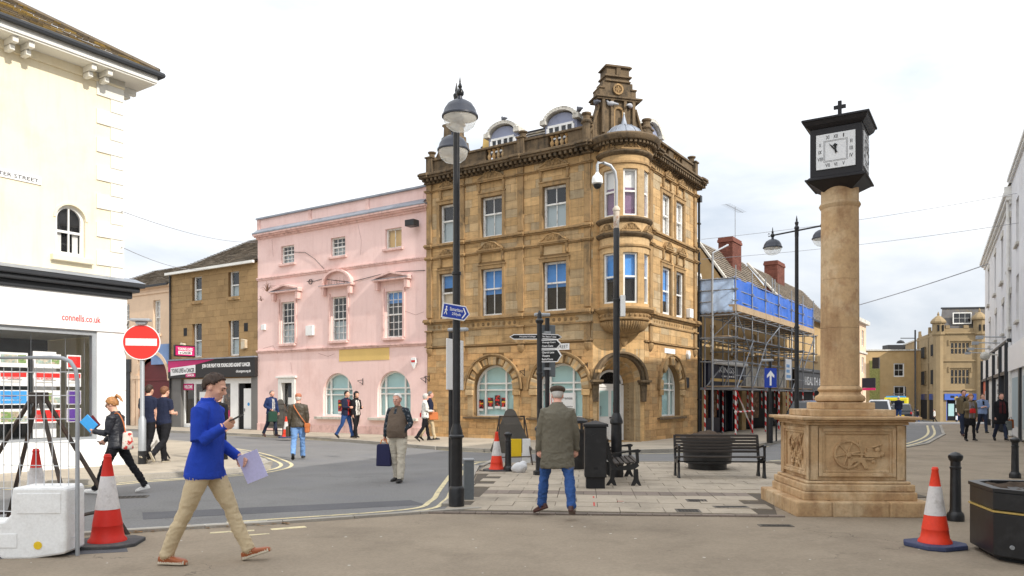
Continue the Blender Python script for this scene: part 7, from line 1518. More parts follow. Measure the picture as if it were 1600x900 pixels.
def person(key, label, loc, face, H, torso, mats, legs, arms, lean=0, head=(0, 0), hair=('short', 'hair_brown'), voxel=.012, group='people walking in the street', sleeve=1.0, bare=False, trouser=1.0, folds=.006, open_front=None, curl=(.5, .5), twist=0, skirt=None, cuffs=None, stoop=0):
    k = H/1.75; sc_ = lambda v: Vector(v)*k
    root = thing('person', label, 'person', (loc[0], loc[1], loc[2] if len(loc) > 2 else 0), R(face)-PI/2, group)
    prims = []; mi = {n: i for i, n in enumerate(mats)}
    def P(geo, m): prims.append((geo[0], geo[1], mi[m]))
    hipc = Vector((0, 0, .92))
    ML = Matrix.Translation(hipc) @ Matrix.Rotation(R(-lean), 4, 'X') @ Matrix.Rotation(R(twist), 4, 'Z') @ Matrix.Translation(-hipc)
    # legs
    low = 1e9; feet = []
    for side, (th, kn, abd, fp, to) in zip((-1, 1), legs):
        hip = Vector((side*.09, 0, .90)); d1 = Vector((math.sin(R(abd))*side, math.sin(R(th)), -math.cos(R(th)))).normalized(); knee = hip+d1*.43; a2 = th-kn
        d2 = Vector((math.sin(R(abd))*side*.4, math.sin(R(a2)), -math.cos(R(a2)))).normalized(); ank = knee+d2*.405
        q = trouser; mid = (knee+ank)/2+Vector((0, -.012, 0))
        P(limb([hip+Vector((0, 0, .05)), hip+d1*.12, hip+d1*.28, knee, mid, ank+d2*-.04, ank+d2*.015], [.1, .098*q, .083*q, .064*q, .064*q, .057*q, .062*q]), 'legs')
        if bare == 'legs': pass
        Mf = Matrix.Translation(ank) @ Matrix.Rotation(R(-to*side), 4, 'Z') @ Matrix.Rotation(R(fp), 4, 'X')
        def foot(zlo, grow=0):
            rg = []
            for y, w, h in ((-.078, .018, .04), (-.07, .03, .065), (-.03, .036, .085), (.02, .036, .08), (.07, .042, .06), (.12, .046, .05), (.16, .04, .042), (.185, .024, .03), (.192, .01, .02)):
                rg.append((Vector((0, y, -.085+h/2)), Vector((w+grow, 0, 0)), Vector((0, 0, h/2))))
            v, f = loft(rg, 40, 2.6); return [Mf @ p for p in v], f
        P(foot(0), 'shoe')
        rs = [(Vector((0, y, -.083)), Vector((w, 0, 0)), Vector((0, 0, .012))) for y, w in ((-.084, .015), (-.07, .034), (.02, .036), (.12, .05), (.17, .042), (.196, .014))]
        v, f = loft(rs, 40, 4); v = [Mf @ p for p in v]; P((v, f), 'sole' if 'sole' in mi else 'shoe'); low = min(low, min(p.z for p in v))
        feet.append(ank)
    dz = -low
    pel = [(.80, .12, .10, 0), (.86, .165, .12, -.005), (.93, .172, .125, -.01), (1.0, .16, .115, 0), (1.06, .15, .11, 0)]
    P(loft([(Vector((0, o, z)), Vector((w, 0, 0)), Vector((0, d, 0))) for z, w, d, o in pel], 20, 2.3), 'legs')
    if skirt: P(loft([(Vector((0, 0, z)), Vector((w, 0, 0)), Vector((0, w*.75, 0))) for z, w in ((skirt, .2), (.75, .2), (.95, .17))], 20), 'skirt')
    # torso, collar, head
    tp = TORSO[torso]
    def TT(z, o): # stoop bends the spine progressively
        a = R(stoop)*max(0, (z-1.05)/.45); return ML @ (Vector((0, o+math.sin(a)*max(0, z-1.05)*.6, z-(1-math.cos(a))*.1)))
    rot3 = ML.to_3x3()
    P(loft([(TT(z, o), rot3 @ Vector((w, 0, 0)), rot3 @ Vector((0, d, 0))) for z, w, d, o in tp], 60, 2.35), 'top')
    hc = TT(1.62, .03+.0)+rot3 @ Vector((0, .012, 0)); nb = TT(1.46, -.012)
    P(limb([nb, nb.lerp(hc, .5), hc+Vector((0, -.01, 0))], [.06, .055, .055]), 'skin')
    P(loft([(TT(1.44, -.012), rot3 @ Vector((.1, 0, 0)), rot3 @ Vector((0, .088, 0))), (TT(1.49, -.006), rot3 @ Vector((.076, 0, 0)), rot3 @ Vector((0, .076, 0))), (TT(1.525 if torso in ('fleece', 'coat') else 1.5, .0), rot3 @ Vector((.072, 0, 0)), rot3 @ Vector((0, .074, 0)))], 60), 'top')
    MH = Matrix.Translation(hc) @ rot3.to_4x4() @ Matrix.Rotation(R(head[0]), 4, 'Z') @ Matrix.Rotation(R(head[1]), 4, 'X'); h3 = MH.to_3x3().to_4x4()
    def HE(c, a, b, c_): return ell(MH @ Vector(c), a, b, c_, h3)
    for c, r in (((0, -.012, .035), (.076, .096, .09)), ((0, .02, -.01), (.066, .078, .098)), ((0, .042, -.072), (.046, .048, .042)), ((0, .045, -.035), (.054, .05, .05)), ((0, .07, .03), (.05, .03, .022))): P(HE(c, *r), 'skin')
    P(limb([MH @ Vector((0, .088, .022)), MH @ Vector((0, .112, -.012)), MH @ Vector((0, .106, -.022))], [.009, .0145, .011], 8), 'skin')
    for s in (-1, 1): P(HE((s*.074, -.008, -.002), .013, .022, .033), 'skin'); P(HE((s*.04, .062, -.018), .022, .022, .02), 'skin')
    P(HE((0, .088, -.056), .024, .012, .011), 'skin')
    # arms
    hands = []
    for side, (ud, fd, pn), cl in zip((-1, 1), arms, curl):
        sh = TT(1.38, -.005)+rot3 @ Vector((side*.17, 0, 0)) if torso == 'coat' else TT(1.405, -.005)+rot3 @ Vector((side*.178, 0, 0)) if torso != 'woman' else TT(1.385, -.005)+rot3 @ Vector((side*.155, 0, 0))
        u = Vector((ud[0]*side, ud[1], ud[2])).normalized(); f = Vector((fd[0]*side, fd[1], fd[2])).normalized(); el = sh+u*.285; wr = el+f*.25; q = sleeve
        inn = sh-rot3 @ Vector((side*.06, 0, -.005))
        if bare:
            P(limb([inn, sh, sh+u*.1, sh+u*.19], [.065, .066*q, .06*q, .058*q]), 'top'); P(limb([sh+u*.15, el, el+f*.08, wr], [.048, .041, .042, .028]), 'skin')
        else:
            sl = 'sleeve' if 'sleeve' in mi else 'top'
            P(limb([inn, sh, sh+u*.12, el+u*-.02, el+f*.04, wr+f*-.06, wr+f*.0], [.072, .074*q, .066*q, .056*q, .054*q, .043*q, .042*q]), sl)
        n_ = Vector((pn[0]*side, pn[1], pn[2])); n_ = (n_-f*n_.dot(f)).normalized(); lat = f.cross(n_).normalized()*side*-1
        # lat points to the thumb side
        P(loft([(wr+f*-.008, lat*.024, n_*.019), (wr+f*.02, lat*.03, n_*.017), (wr+f*.06, lat*.04, n_*.015), (wr+f*.092, lat*.04, n_*.012)], 30, 2.6), 'skin')
        c = R(18+55*cl)
        for j, (o, L_) in enumerate(((.03, .072), (.0105, .08), (-.0095, .075), (-.029, .06))):
            p0 = wr+f*.082+lat*o; seq = [p0-f*.02]; d = f.copy(); pp = p0
            for a, ll in ((c*.7, .42), (c*1.0, .32), (c*.8, .26)):
                d = Matrix.Rotation(a, 3, lat*(-1 if (lat.cross(f)).dot(n_) < 0 else 1)) @ d; d = d if True else d; pp = pp+d*L_*ll; seq.append(pp.copy())
            P(limb(seq, [.0105, .0098, .009, .0075], 8), 'skin')
        tb = wr+f*.025+lat*.03; t1 = (f*.7+lat*.6+n_*.35).normalized(); t2 = (f*.9+lat*.15+n_*.5).normalized()
        P(limb([tb, tb+t1*.04, tb+t1*.04+t2*.035], [.014, .0115, .009], 8), 'skin')
        hands.append((wr, f, n_, lat))
    if open_front:
        m_, wd, z0, z1 = open_front
        rg = [(TT(z, o+d-.012), rot3 @ Vector((wd*(.8 if z > 1.35 else 1), 0, 0)), rot3 @ Vector((0, .022, 0))) for z, w, d, o in tp if z0 <= z <= z1]; P(loft(rg, 14, 3), m_)
    vs, fs, lab = [], [], []
    for v, f, m_ in prims:
        o = len(vs); vs += [Vector(p)*k for p in v]; fs += [tuple(i+o for i in q) for q in f]; lab += [m_]*len(v)
    dz *= k
    kd = kdtree.KDTree(len(vs))
    for i, p in enumerate(vs): kd.insert(p, i)
    kd.balance()
    me = bpy.data.meshes.new('body'); me.from_pydata([tuple(p) for p in vs], [], fs); tmp = bpy.data.objects.new('body', me); COL.objects.link(tmp)
    rm_ = tmp.modifiers.new('r', 'REMESH'); rm_.mode = 'VOXEL'; rm_.voxel_size = voxel; rm_.use_smooth_shade = True
    sm = tmp.modifiers.new('s', 'SMOOTH'); sm.factor = .5; sm.iterations = 3 if voxel < .009 else 2
    bm2 = bpy.data.meshes.new_from_object(tmp.evaluated_get(bpy.context.evaluated_depsgraph_get())); bpy.data.objects.remove(tmp)
    skin_i = {mi[n] for n in ('skin', 'shoe', 'sole') if n in mi}
    hemz = (tp[1][0]-.008)*k; vl = []; seed = len(PEOPLE)*7.3; nv = len(bm2.vertices)
    co = np.empty(nv*3, np.float32); no = np.empty(nv*3, np.float32); bm2.vertices.foreach_get('co', co); bm2.vertices.foreach_get('normal', no); co = co.reshape(-1, 3); no = no.reshape(-1, 3)
    for j in range(nv):
        c = Vector(co[j]); _, i, _d = kd.find(c); l_ = lab[i]
        if l_ == mi['legs'] and c.z > hemz: l_ = mi['top']
        vl.append(l_)
        if l_ not in skin_i and folds:
            q = Vector((c.x*9+seed, c.y*9, c.z*(13 if c.z < .85*k else 8)))
            a = 1-abs(noise.noise(q))*2.2; b_ = 1-abs(noise.noise(q*2.1+Vector((5, 1, 3))))*2.2
            co[j] += no[j]*(folds*(1.5 if c.z < .62*k else 1.0)*(a*.8+b_*.45-.55))
    co[:, 2] += dz; bm2.vertices.foreach_set('co', co.ravel())
    for n in mats: bm2.materials.append(MATS[mats[n]])
    vla = np.array(vl); npoly = len(bm2.polygons); ls_ = np.empty(npoly, np.int32); bm2.polygons.foreach_get('loop_start', ls_); lv = np.empty(len(bm2.loops), np.int32); bm2.loops.foreach_get('vertex_index', lv)
    bm2.polygons.foreach_set('material_index', vla[lv[ls_]].astype(np.int32)); bm2.polygons.foreach_set('use_smooth', np.ones(npoly, bool)); bm2.update()
    body = obj('body', bm2, None, root, fix=False)
    MHk = Matrix.Translation((0, 0, dz)) @ Matrix.Diagonal((k, k, k, 1)) @ MH
    if voxel < .0125:
        em = MB()
        for s in (-1, 1): em.ball((s*.030, .083, .013), .0125, .007, .0065, 8, 6)
        obj('eyes', em, 'eye_dark', root, MHk); bw = MB()
        for s in (-1, 1): bw.tube([(s*.012, .0985, .031), (s*.032, .094, .037), (s*.05, .08, .032)], [.004, .005, .003], 5)
        obj('eyebrows', bw, hair[1] if hair[1] in MATS else 'eye_dark', root, MHk); obj('lips', MB().ball((0, .096, -.055), .022, .006, .006, 8, 6), 'lip', root, MHk)
    # hair
    st, hm = hair[:2]; bmh = MB(); rr = random.Random(len(PEOPLE))
    def shell_hair(thick, front, side_, back, rough=.006):
        seg, rings = 40, 26; vs, keep = [], []
        for j in range(rings+1):
            th = PI*j/rings
            for i in range(seg):
                a = 2*PI*i/seg; n_ = Vector((math.sin(th)*math.cos(a), math.sin(th)*math.sin(a), math.cos(th)))
                r = thick*(1+.5*noise.noise(n_*5+Vector((seed, 0, 0))))+rough*noise.noise(Vector((n_.x*16, n_.y*16, n_.z*5+seed)))*1.6
                fr = max(0, n_.y); p = Vector((n_.x*(.078+r), -.012+n_.y*((.090 if n_.y > 0 else .098)+r), .033+n_.z*(.090+r*1.15)))
                if n_.z < -.1: p.z = .033+n_.z*(.092+r)*1.15; p.x *= .97
                vs.append(p)
                lim = (front if n_.y > .55 else side_ if n_.y > -.25 else back)
                t = (n_.y-.25)/.3
                if .25 < n_.y <= .55: lim = side_+(front-side_)*t
                if -.45 < n_.y <= -.25+.0: lim = back+(side_-back)*((n_.y+.45)/.2)
                keep.append(p.z > lim)
        f = []
        for j in range(rings):
            for i in range(seg):
                q = (j*seg+i, (j+1)*seg+i, (j+1)*seg+(i+1) % seg, j*seg+(i+1) % seg)
                if sum(keep[x] for x in q) >= 3: f.append(q)
        used = sorted({i for q in f for i in q}); mp = {o: n for n, o in enumerate(used)}
        return MB().add([vs[i] for i in used], [tuple(mp[i] for i in q) for q in f])
    if st in ('short', 'pony', 'long', 'thin', 'bob'):
        hb = {'short': lambda: shell_hair(.013, .098, .028, -.055), 'thin': lambda: shell_hair(.009, .09, .02, -.055, .004), 'pony': lambda: shell_hair(.016, .07, -.01, -.05), 'long': lambda: shell_hair(.022, .07, -.09, -.12), 'bob': lambda: shell_hair(.022, .065, -.06, -.09)}[st]()
        o = obj('hair', hb, hm, root, MHk, smooth=70, fix=False); sd_ = o.modifiers.new('t', 'SOLIDIFY'); sd_.thickness = .012; sd_.offset = -1
        if st == 'pony':
            pm = MB()
            for q in range(18):
                ox, oy = rr.gauss(0, .016), rr.gauss(0, .012); pm.tube([(ox*.4, -.10, .095+oy*.4), (ox, -.145, .115+oy), (ox*1.4, -.175, .07+oy), (ox*1.6, -.19, .005+rr.gauss(0, .02))], [.014, .016, .012, .003], 6)
            obj('ponytail', pm, hm, root, MHk, smooth=60); obj('glasses', MB().tube([(-.076, 0, .015), (-.062, .08, .015), (-.03, .103, .012), (0, .105, .018), (.03, .103, .012), (.062, .08, .015), (.076, 0, .015)], .004, 5).ball((.034, .1, .008), .024, .004, .016, 10, 6).ball((-.034, .1, .008), .024, .004, .016, 10, 6), 'eye_dark', root, MHk)
        if st == 'long':
            pm = MB()
            for q in range(22):
                a = -PI*.08-(PI*.84)*q/21; pm.tube([(math.cos(a)*.08, math.sin(a)*.09, .0), (math.cos(a)*.092, math.sin(a)*.1, -.1), (math.cos(a)*.1, math.sin(a)*.1, -.2+rr.gauss(0, .015))], [.02, .022, .008], 6)
            obj('hair_lengths', pm, hm, root, MHk, smooth=60)
    if st in ('cap', 'flatcap'):
        hb = shell_hair(.007, .09, .03, -.05, .003); o = obj('hair', hb, hair[2], root, MHk, smooth=70, fix=False); sd_ = o.modifiers.new('t', 'SOLIDIFY'); sd_.thickness = .008
        cp = MB()
        if st == 'flatcap': cp.lathe([(.088, 0), (.104, .018), (.112, .045), (.098, .072), (.055, .088), (0.001, .092)], (0, -.012, .05), 28, sq=1.18); cp.add(*(lambda v: (v[0], v[1]))(loft([(Vector((0, .085, .055)), Vector((.075, 0, 0)), Vector((0, 0, .012))), (Vector((0, .125, .048)), Vector((.065, 0, 0)), Vector((0, 0, .010))), (Vector((0, .15, .038)), Vector((.035, 0, 0)), Vector((0, 0, .006)))], 14)))
        else: cp.lathe([(.085, 0), (.09, .03), (.084, .07), (.055, .1), (0.001, .11)], (0, -.012, .045), 24, sq=1.2); cp.add(*loft([(Vector((0, .09, .05)), Vector((.07, 0, 0)), Vector((0, 0, .008))), (Vector((0, .17, .035)), Vector((.05, 0, 0)), Vector((0, 0, .006)))], 14))
        obj('cap', cp, hm, root, MHk, smooth=50)
    Wm = Matrix.Translation(root.location) @ Matrix.Rotation(R(face)-PI/2, 4, 'Z')
    info = dict(root=root, k=k, dz=dz, head=Wm @ MHk, hands=[], W=Wm, TT=lambda z, o: (ML @ Vector((0, o, z)))*k+Vector((0, 0, dz)))
    for wr, f, n_, lat in hands:
        M = Matrix((lat.to_4d(), n_.to_4d(), f.to_4d(), (0, 0, 0, 1))).transposed(); 
        for q in range(3): M[3][q] = 0
        M.translation = wr*k+Vector((0, 0, dz)); info['hands'].append(Wm @ M)
    PEOPLE[key] = info; return info
mat('hair_brown', srgb(62, 46, 36), .6, var=.3, vs=30, fine=.25, fs=90, aniso=(1, 1, .3)); mat('hair_grey', srgb(196, 192, 186), .6, var=.15, vs=30); mat('hair_blond', srgb(168, 118, 72), .55, var=.25, vs=30, fine=.2); mat('hair_black', srgb(26, 22, 22), .5, var=.2); mat('hair_white', srgb(228, 224, 218), .7, var=.08, vs=30); mat('hair_darkgrey', srgb(112, 108, 104), .6, var=.2, vs=30); mat('hair_ginger', srgb(120, 80, 56), .6, var=.2, vs=30)
clothm('blue', srgb(40, 70, 176), bump=.3, bs=200, rough=.95); clothm('khaki', srgb(196, 178, 146), vs=5); clothm('black', srgb(26, 26, 30)); clothm('navy', srgb(34, 40, 62)); clothm('navy_jkt', srgb(36, 52, 92)); clothm('jeans', srgb(52, 84, 140), var=.18, vs=4); clothm('jeans_light', srgb(112, 148, 196), var=.22, vs=4); clothm('jeans_dark', srgb(44, 52, 72), var=.12); clothm('olive', srgb(108, 103, 90), var=.1); clothm('leather', srgb(74, 66, 54), rough=.5, spec=.4, var=.2); clothm('brown_vest', srgb(106, 92, 80)); clothm('stone_trs', srgb(196, 188, 172), vs=5); clothm('white', srgb(222, 220, 214), var=.12, vs=12, col2=srgb(70, 70, 74), c2s=16, c2t=(.58, .62)); clothm('cream', srgb(226, 222, 214)); clothm('plaid', srgb(44, 52, 60), var=.1, col2=srgb(110, 116, 124), c2s=18, c2t=(.55, .6)); clothm('red', srgb(150, 44, 40)); clothm('burgundy', srgb(82, 34, 38)); clothm('grey', srgb(128, 124, 134)); clothm('denim', srgb(132, 152, 188), var=.12); clothm('shirt', srgb(200, 196, 190), col2=srgb(120, 118, 122), c2s=20, c2t=(.5, .56)); clothm('khaki_coat', srgb(108, 96, 74)); clothm('puffer', srgb(30, 32, 40), rough=.45, spec=.5)
mat('shoe_brown', srgb(158, 88, 52), .4, var=.12, vs=12); mat('sole_white', srgb(196, 186, 166), .7); mat('shoe_black', srgb(28, 26, 26), .45); mat('shoe_dkbrown', srgb(74, 44, 38), .4); mat('shoe_white', srgb(228, 226, 222), .6); mat('cap_brown', srgb(82, 68, 58), .9, var=.2, vs=30, bump=.3); mat('cap_red', srgb(172, 110, 84), .85)
D = (0.12, 0, -1)
# blue fleece man, striding right, looking at his phone
person('blue', 'man in bright blue fleece and khaki trousers striding right while reading his phone', (*g(322, 881), .012), 0, 1.87, 'fleece', dict(top='cl_blue', legs='cl_khaki', skin='skin', shoe='shoe_brown', sole='sole_white'),
       [(26, 3, 1, 18, 4), (-20, 4, 1, 0, 6)], [((.08, -.02, -1), (-.1, .75, -.5), (-1, 0, -.2)), ((.2, -.02, -1), (-.12, .85, .55), (-.75, -.3, .5))], lean=3, head=(0, -20), voxel=.0065, folds=.005, sleeve=1.08, curl=(.35, .55), hair=('short', 'hair_brown'))
person('woman', 'woman in black padded jacket and ponytail carrying blue books, walking left', (*g(184, 771), 0), 180, 1.66, 'woman', dict(top='cl_puffer', legs='cl_black', skin='skin', shoe='shoe_white'),
       [(26, 3, 1, 8, 4), (-28, 6, 1, -14, 6)], [((.05, .2, -1), (-.1, .9, .15), (-1, 0, .3)), ((.1, .25, -1), (.05, .8, -.5), (-1, 0, 0))], lean=5, head=(0, -16), voxel=.009, hair=('pony', 'hair_blond'), folds=.009, sleeve=1.15, trouser=.95)
WALKA = [(14, 4, 1, 0, 5), (-12, 22, 1, -38, 6)]; WALKB = [(-12, 20, 1, -36, 5), (14, 4, 1, 2, 6)]
HANG = ((.10, .03, -1), (.02, .16, -1), (-1, 0, 0)); HANGB = ((.12, -.15, -1), (.02, .05, -1), (-1, 0, 0)); BENT = ((.15, .1, -1), (-.35, .8, .0), (-1, 0, -.2))
TS = dict(top='cl_navy', legs='cl_black', skin='skin', shoe='shoe_black', sole='sole_white')
person('tsh1', 'man in dark navy t-shirt half hidden behind the no entry pole', (*g(232, 723, .1), .1), 80, 1.76, 'tshirt', dict(TS), WALKA, [HANG, HANG], bare=True, voxel=.012, hair=('short', 'hair_brown'))
person('tsh2', 'man in navy t-shirt walking away right of the no entry pole, heel lifted', (*g(256, 723, .1), .1), 72, 1.76, 'tshirt', dict(TS), [(10, 3, 1, 0, 5), (-14, 38, 1, -62, 6)], [HANG, BENT], bare=True, voxel=.011, hair=('short', 'hair_ginger'), trouser=1.12)
person('dark1', 'person in black top mostly hidden behind the blue fleece man', (*g(341, 725), 0), 85, 1.7, 'jacket', dict(top='cl_black', legs='cl_black', skin='skin', shoe='shoe_black'), WALKB, [HANG, HANG], voxel=.014, hair=('short', 'hair_black'))
person('leather', 'man in brown leather jacket, cap and pale jeans walking away across the road', (*g(466, 718), 0), 100, 1.66, 'jacket', dict(top='cl_leather', legs='cl_jeans_light', skin='skin_ruddy', shoe='shoe_black'), [(-12, 18, 2, -30, 6), (10, 3, 2, 0, 6)], [((.22, .05, -1), (-.05, .35, -1), (-1, 0, 0)), ((.2, .05, -1), (-.05, .3, -1), (-1, 0, 0))], voxel=.011, hair=('cap', 'cap_red', 'hair_grey'), sleeve=1.15, folds=.009, trouser=1.1)
person('navyman', 'grey-haired man in navy jacket and pale shirt carrying a green bag past the pink doorway', (*g(424, 683, .1), .1), -35, 1.74, 'jacket', dict(top='cl_navy_jkt', legs='cl_jeans_dark', skin='skin_ruddy', shoe='shoe_dkbrown', inner='cl_shirt'), WALKA, [((.3, .0, -1), (.0, .35, -.9), (-1, 0, 0)), ((.35, -.2, -1), (-.4, .6, -.4), (-1, 0, 0))], voxel=.0125, hair=('thin', 'hair_darkgrey'), open_front=('inner', .06, .8, 1.45))
person('coupleman', 'dark-haired man in navy jacket over red top beside a woman by the pink wall', (*g(541, 685, .1), .1), -25, 1.73, 'jacket', dict(top='cl_navy', legs='cl_jeans', skin='skin', shoe='shoe_black', inner='cl_red'), [(16, 4, 1, 0, 5), (-16, 20, 1, -35, 5)], [HANG, ((.2, .1, -1), (-.4, .9, .05), (-1, 0, 0))], voxel=.0125, hair=('short', 'hair_black'), open_front=('inner', .075, .8, 1.45))
person('couplewoman', 'woman with long black hair in white top and black trousers by the pink wall', (*g(556, 685, .1), .1), -40, 1.68, 'woman', dict(top='cl_black', legs='cl_black', skin='skin', shoe='shoe_black', inner='cl_cream'), [(-10, 14, 1, -25, 5), (12, 3, 1, 0, 5)], [((.2, .1, -1), (-.35, .8, .1), (-1, 0, 0)), HANG], voxel=.0125, hair=('long', 'hair_black'), open_front=('inner', .085, .8, 1.42))
person('vest', 'white-haired man in brown gilet and checked shirt standing in the road with bag', (*g(622, 753), 0), -112, 1.66, 'belly', dict(top='cl_brown_vest', sleeve='cl_plaid', legs='cl_stone_trs', skin='skin_ruddy', shoe='shoe_black', inner='cl_plaid'), [(9, 2, 3, 0, 12), (-6, 8, 2, -6, 10)], [((.42, -.1, -1), (-.5, .4, -.6), (-1, 0, 0)), ((.32, .0, -1), (.12, .12, -1), (-1, 0, 0))], voxel=.009, hair=('short', 'hair_white'), head=(6, -4), trouser=1.2, sleeve=1.0, open_front=('inner', .03, 1.3, 1.5), folds=.007)
person('patt', 'grey-haired woman in white patterned cardigan by the stone corner', (*g(664, 690, .1), .1), 20, 1.6, 'woman', dict(top='cl_white', legs='cl_black', skin='skin_ruddy', shoe='shoe_black'), WALKA, [HANG, BENT], voxel=.0125, hair=('bob', 'hair_grey'))
person('behind', 'person in dark jacket just behind the woman in patterned cardigan', (*g(671, 689, .1), .1), 15, 1.68, 'jacket', dict(top='cl_navy', legs='cl_khaki', skin='skin_ruddy', shoe='shoe_black'), WALKB, [HANG, HANG], voxel=.014, hair=('thin', 'hair_darkgrey'))
person('coat', 'man in olive coat, flat cap and blue jeans walking away across the paving', (*g(871, 810), .035), 86, 1.68, 'coat', dict(top='cl_olive', legs='cl_jeans', skin='skin_ruddy', shoe='shoe_dkbrown'), [(15, 10, 13, -20, 50), (-15, 8, 10, -20, 8)], [((.24, -.02, -1), (.1, .14, -1), (-.8, .5, 0)), ((.26, .03, -1), (.08, .16, -1), (-.8, .5, 0))], lean=4, head=(0, -8), stoop=10, voxel=.0075, hair=('flatcap', 'cap_brown', 'hair_grey'), sleeve=1.2, folds=.008, trouser=1.08, curl=(.7, .7))
person('r1', 'woman in grey jumper, olive coat and black skirt on the right pavement', (*g(1516, 690), .012), -95, 1.68, 'jacket', dict(top='cl_khaki_coat', legs='cl_black', skin='skin', shoe='shoe_black', inner='cl_grey', skirt='cl_black'), [(8, 3, 1, 0, 5), (-6, 6, 1, -12, 5)], [HANG, BENT], voxel=.0125, hair=('bob', 'hair_blond'), open_front=('inner', .10, .8, 1.45), skirt=.55, trouser=.85)
person('r2', 'tall man in brown coat walking behind the woman in grey jumper', (*g(1505, 683), .012), -95, 1.86, 'jacket', dict(top='cl_khaki_coat', legs='cl_jeans_dark', skin='skin_ruddy', shoe='shoe_dkbrown', inner='cl_black'), WALKB, [BENT, HANG], voxel=.0135, hair=('short', 'hair_brown'), open_front=('inner', .05, .8, 1.45))
person('r3', 'person in pale denim jacket with folded arms on the right pavement', (*g(1535, 678), .012), -100, 1.72, 'jacket', dict(top='cl_denim', legs='cl_jeans_dark', skin='skin', shoe='shoe_black', inner='cl_black'), WALKA, [((.2, .25, -1), (-.95, .4, .05), (0, 0, -1)), ((.2, .25, -1), (-.95, .4, .15), (0, 0, -1))], voxel=.0135, hair=('short', 'hair_brown'), open_front=('inner', .04, 1.2, 1.45))
person('r4', 'bearded man in black coat and burgundy jumper carrying bags by the shopfront', (*g(1564, 690), .012), -100, 1.72, 'coat', dict(top='cl_black', legs='cl_jeans_dark', skin='skin_ruddy', shoe='shoe_black', inner='cl_burgundy'), WALKA, [HANG, HANG], voxel=.0125, hair=('short', 'hair_brown'), open_front=('inner', .10, .9, 1.45))
person('f1', 'man in dark jacket standing beside the ambulance down the street', (*g(1404, 657), -.12), 70, 1.76, 'jacket', dict(top='cl_navy', legs='cl_jeans', skin='skin', shoe='shoe_black'), WALKA, [HANG, HANG], voxel=.016, hair=('thin', 'hair_grey'))
person('f2', 'far pedestrian in white top outside the blue shopfront', (52.8, 96, -1.6), 160, 1.7, 'tshirt', dict(top='cl_cream', legs='cl_black', skin='skin', shoe='shoe_black'), WALKA, [HANG, HANG], voxel=.02, hair=('short', 'hair_brown'))
person('f3', 'far pedestrian in dark clothes left of the blue shopfront', (51.2, 97, -1.6), 20, 1.7, 'jacket', dict(top='cl_black', legs='cl_jeans', skin='skin', shoe='shoe_black'), WALKB, [HANG, HANG], voxel=.02, hair=('short', 'hair_black'))
person('f4', 'far pedestrian in red top beside the crossing beacon', (46.9, 79, -1.05), 170, 1.68, 'tshirt', dict(top='cl_red', legs='cl_jeans_dark', skin='skin', shoe='shoe_black'), WALKB, [HANG, HANG], voxel=.02, hair=('short', 'hair_brown'))
# things the people carry
def held(name, key, h, mb, m, label, cat, M=None, bev=0, smooth=None):
    o = obj(name, mb, m, smooth=smooth, bev=bev); o.matrix_world = PEOPLE[key]['hands'][h] @ (M or Matrix.Identity(4)); o.matrix_basis = o.matrix_world; tag(o, label, cat); return o
def upright(key, h, off=(0, 0, 0), rz=0):
    p = PEOPLE[key]['hands'][h].translation+PEOPLE[key]['hands'][h].to_3x3() @ Vector((0, 0, .1)); return Matrix.Translation(p+Vector(off)) @ Matrix.Rotation(rz, 4, 'Z')
def placed(name, mb, m, M, label, cat, bev=0, smooth=None):
    o = obj(name, mb, m, bev=bev, smooth=smooth); o.matrix_world = M; o.matrix_basis = M; return tag(o, label, cat)
ph = PEOPLE['blue']['hands'][1]; hp = ph.translation+ph.to_3x3() @ Vector((0, 0, .12))
placed('phone', MB().box(-.036, .036, -.07, .07, -.004, .004), 'black', Matrix.Translation(hp+Vector((.03, 0, .03))) @ Matrix.Rotation(R(-90), 4, 'Z') @ Matrix.Rotation(R(28), 4, 'X'), 'black phone held up by the man in blue fleece', 'phone', bev=.004)
hl = PEOPLE['blue']['hands'][0]; hq = hl.translation+hl.to_3x3() @ Vector((0, 0, .09))
placed('papers', MB().box(-.08, .13, -.008, .008, -.16, .13), 'paper_lilac', Matrix.Translation(hq+Vector((.05, .0, -.05))) @ Matrix.Rotation(R(8), 4, 'Z') @ Matrix.Rotation(R(-22), 4, 'Y'), 'sheaf of pale lilac papers in the blue fleece man\'s far hand', 'papers', bev=.002)
wb = PEOPLE['woman']['hands'][0]; wq = wb.translation+wb.to_3x3() @ Vector((0, 0, .08))
placed('book', MB().box(-.15, .10, -.015, .015, -.02, .16), 'card_sky', Matrix.Translation(wq+Vector((-.05, 0, .05))) @ Matrix.Rotation(R(45), 4, 'Y'), 'bright blue folder carried by the woman in black', 'book', bev=.003); placed('book', MB().box(-.13, .08, -.012, .012, -.02, .14), 'maroon', Matrix.Translation(wq+Vector((-.0, .03, .07))) @ Matrix.Rotation(R(52), 4, 'Y'), 'dark maroon book behind the blue folder', 'book', bev=.003)
ww = PEOPLE['woman']['hands'][1]; placed('phone', MB().box(-.035, .035, -.065, .065, -.005, .005), 'black', Matrix.Translation(ww.translation+ww.to_3x3() @ Vector((0, 0, .1))) @ Matrix.Rotation(R(90), 4, 'Z') @ Matrix.Rotation(R(30), 4, 'X'), 'dark phone in the near hand of the woman in black', 'phone', bev=.004)
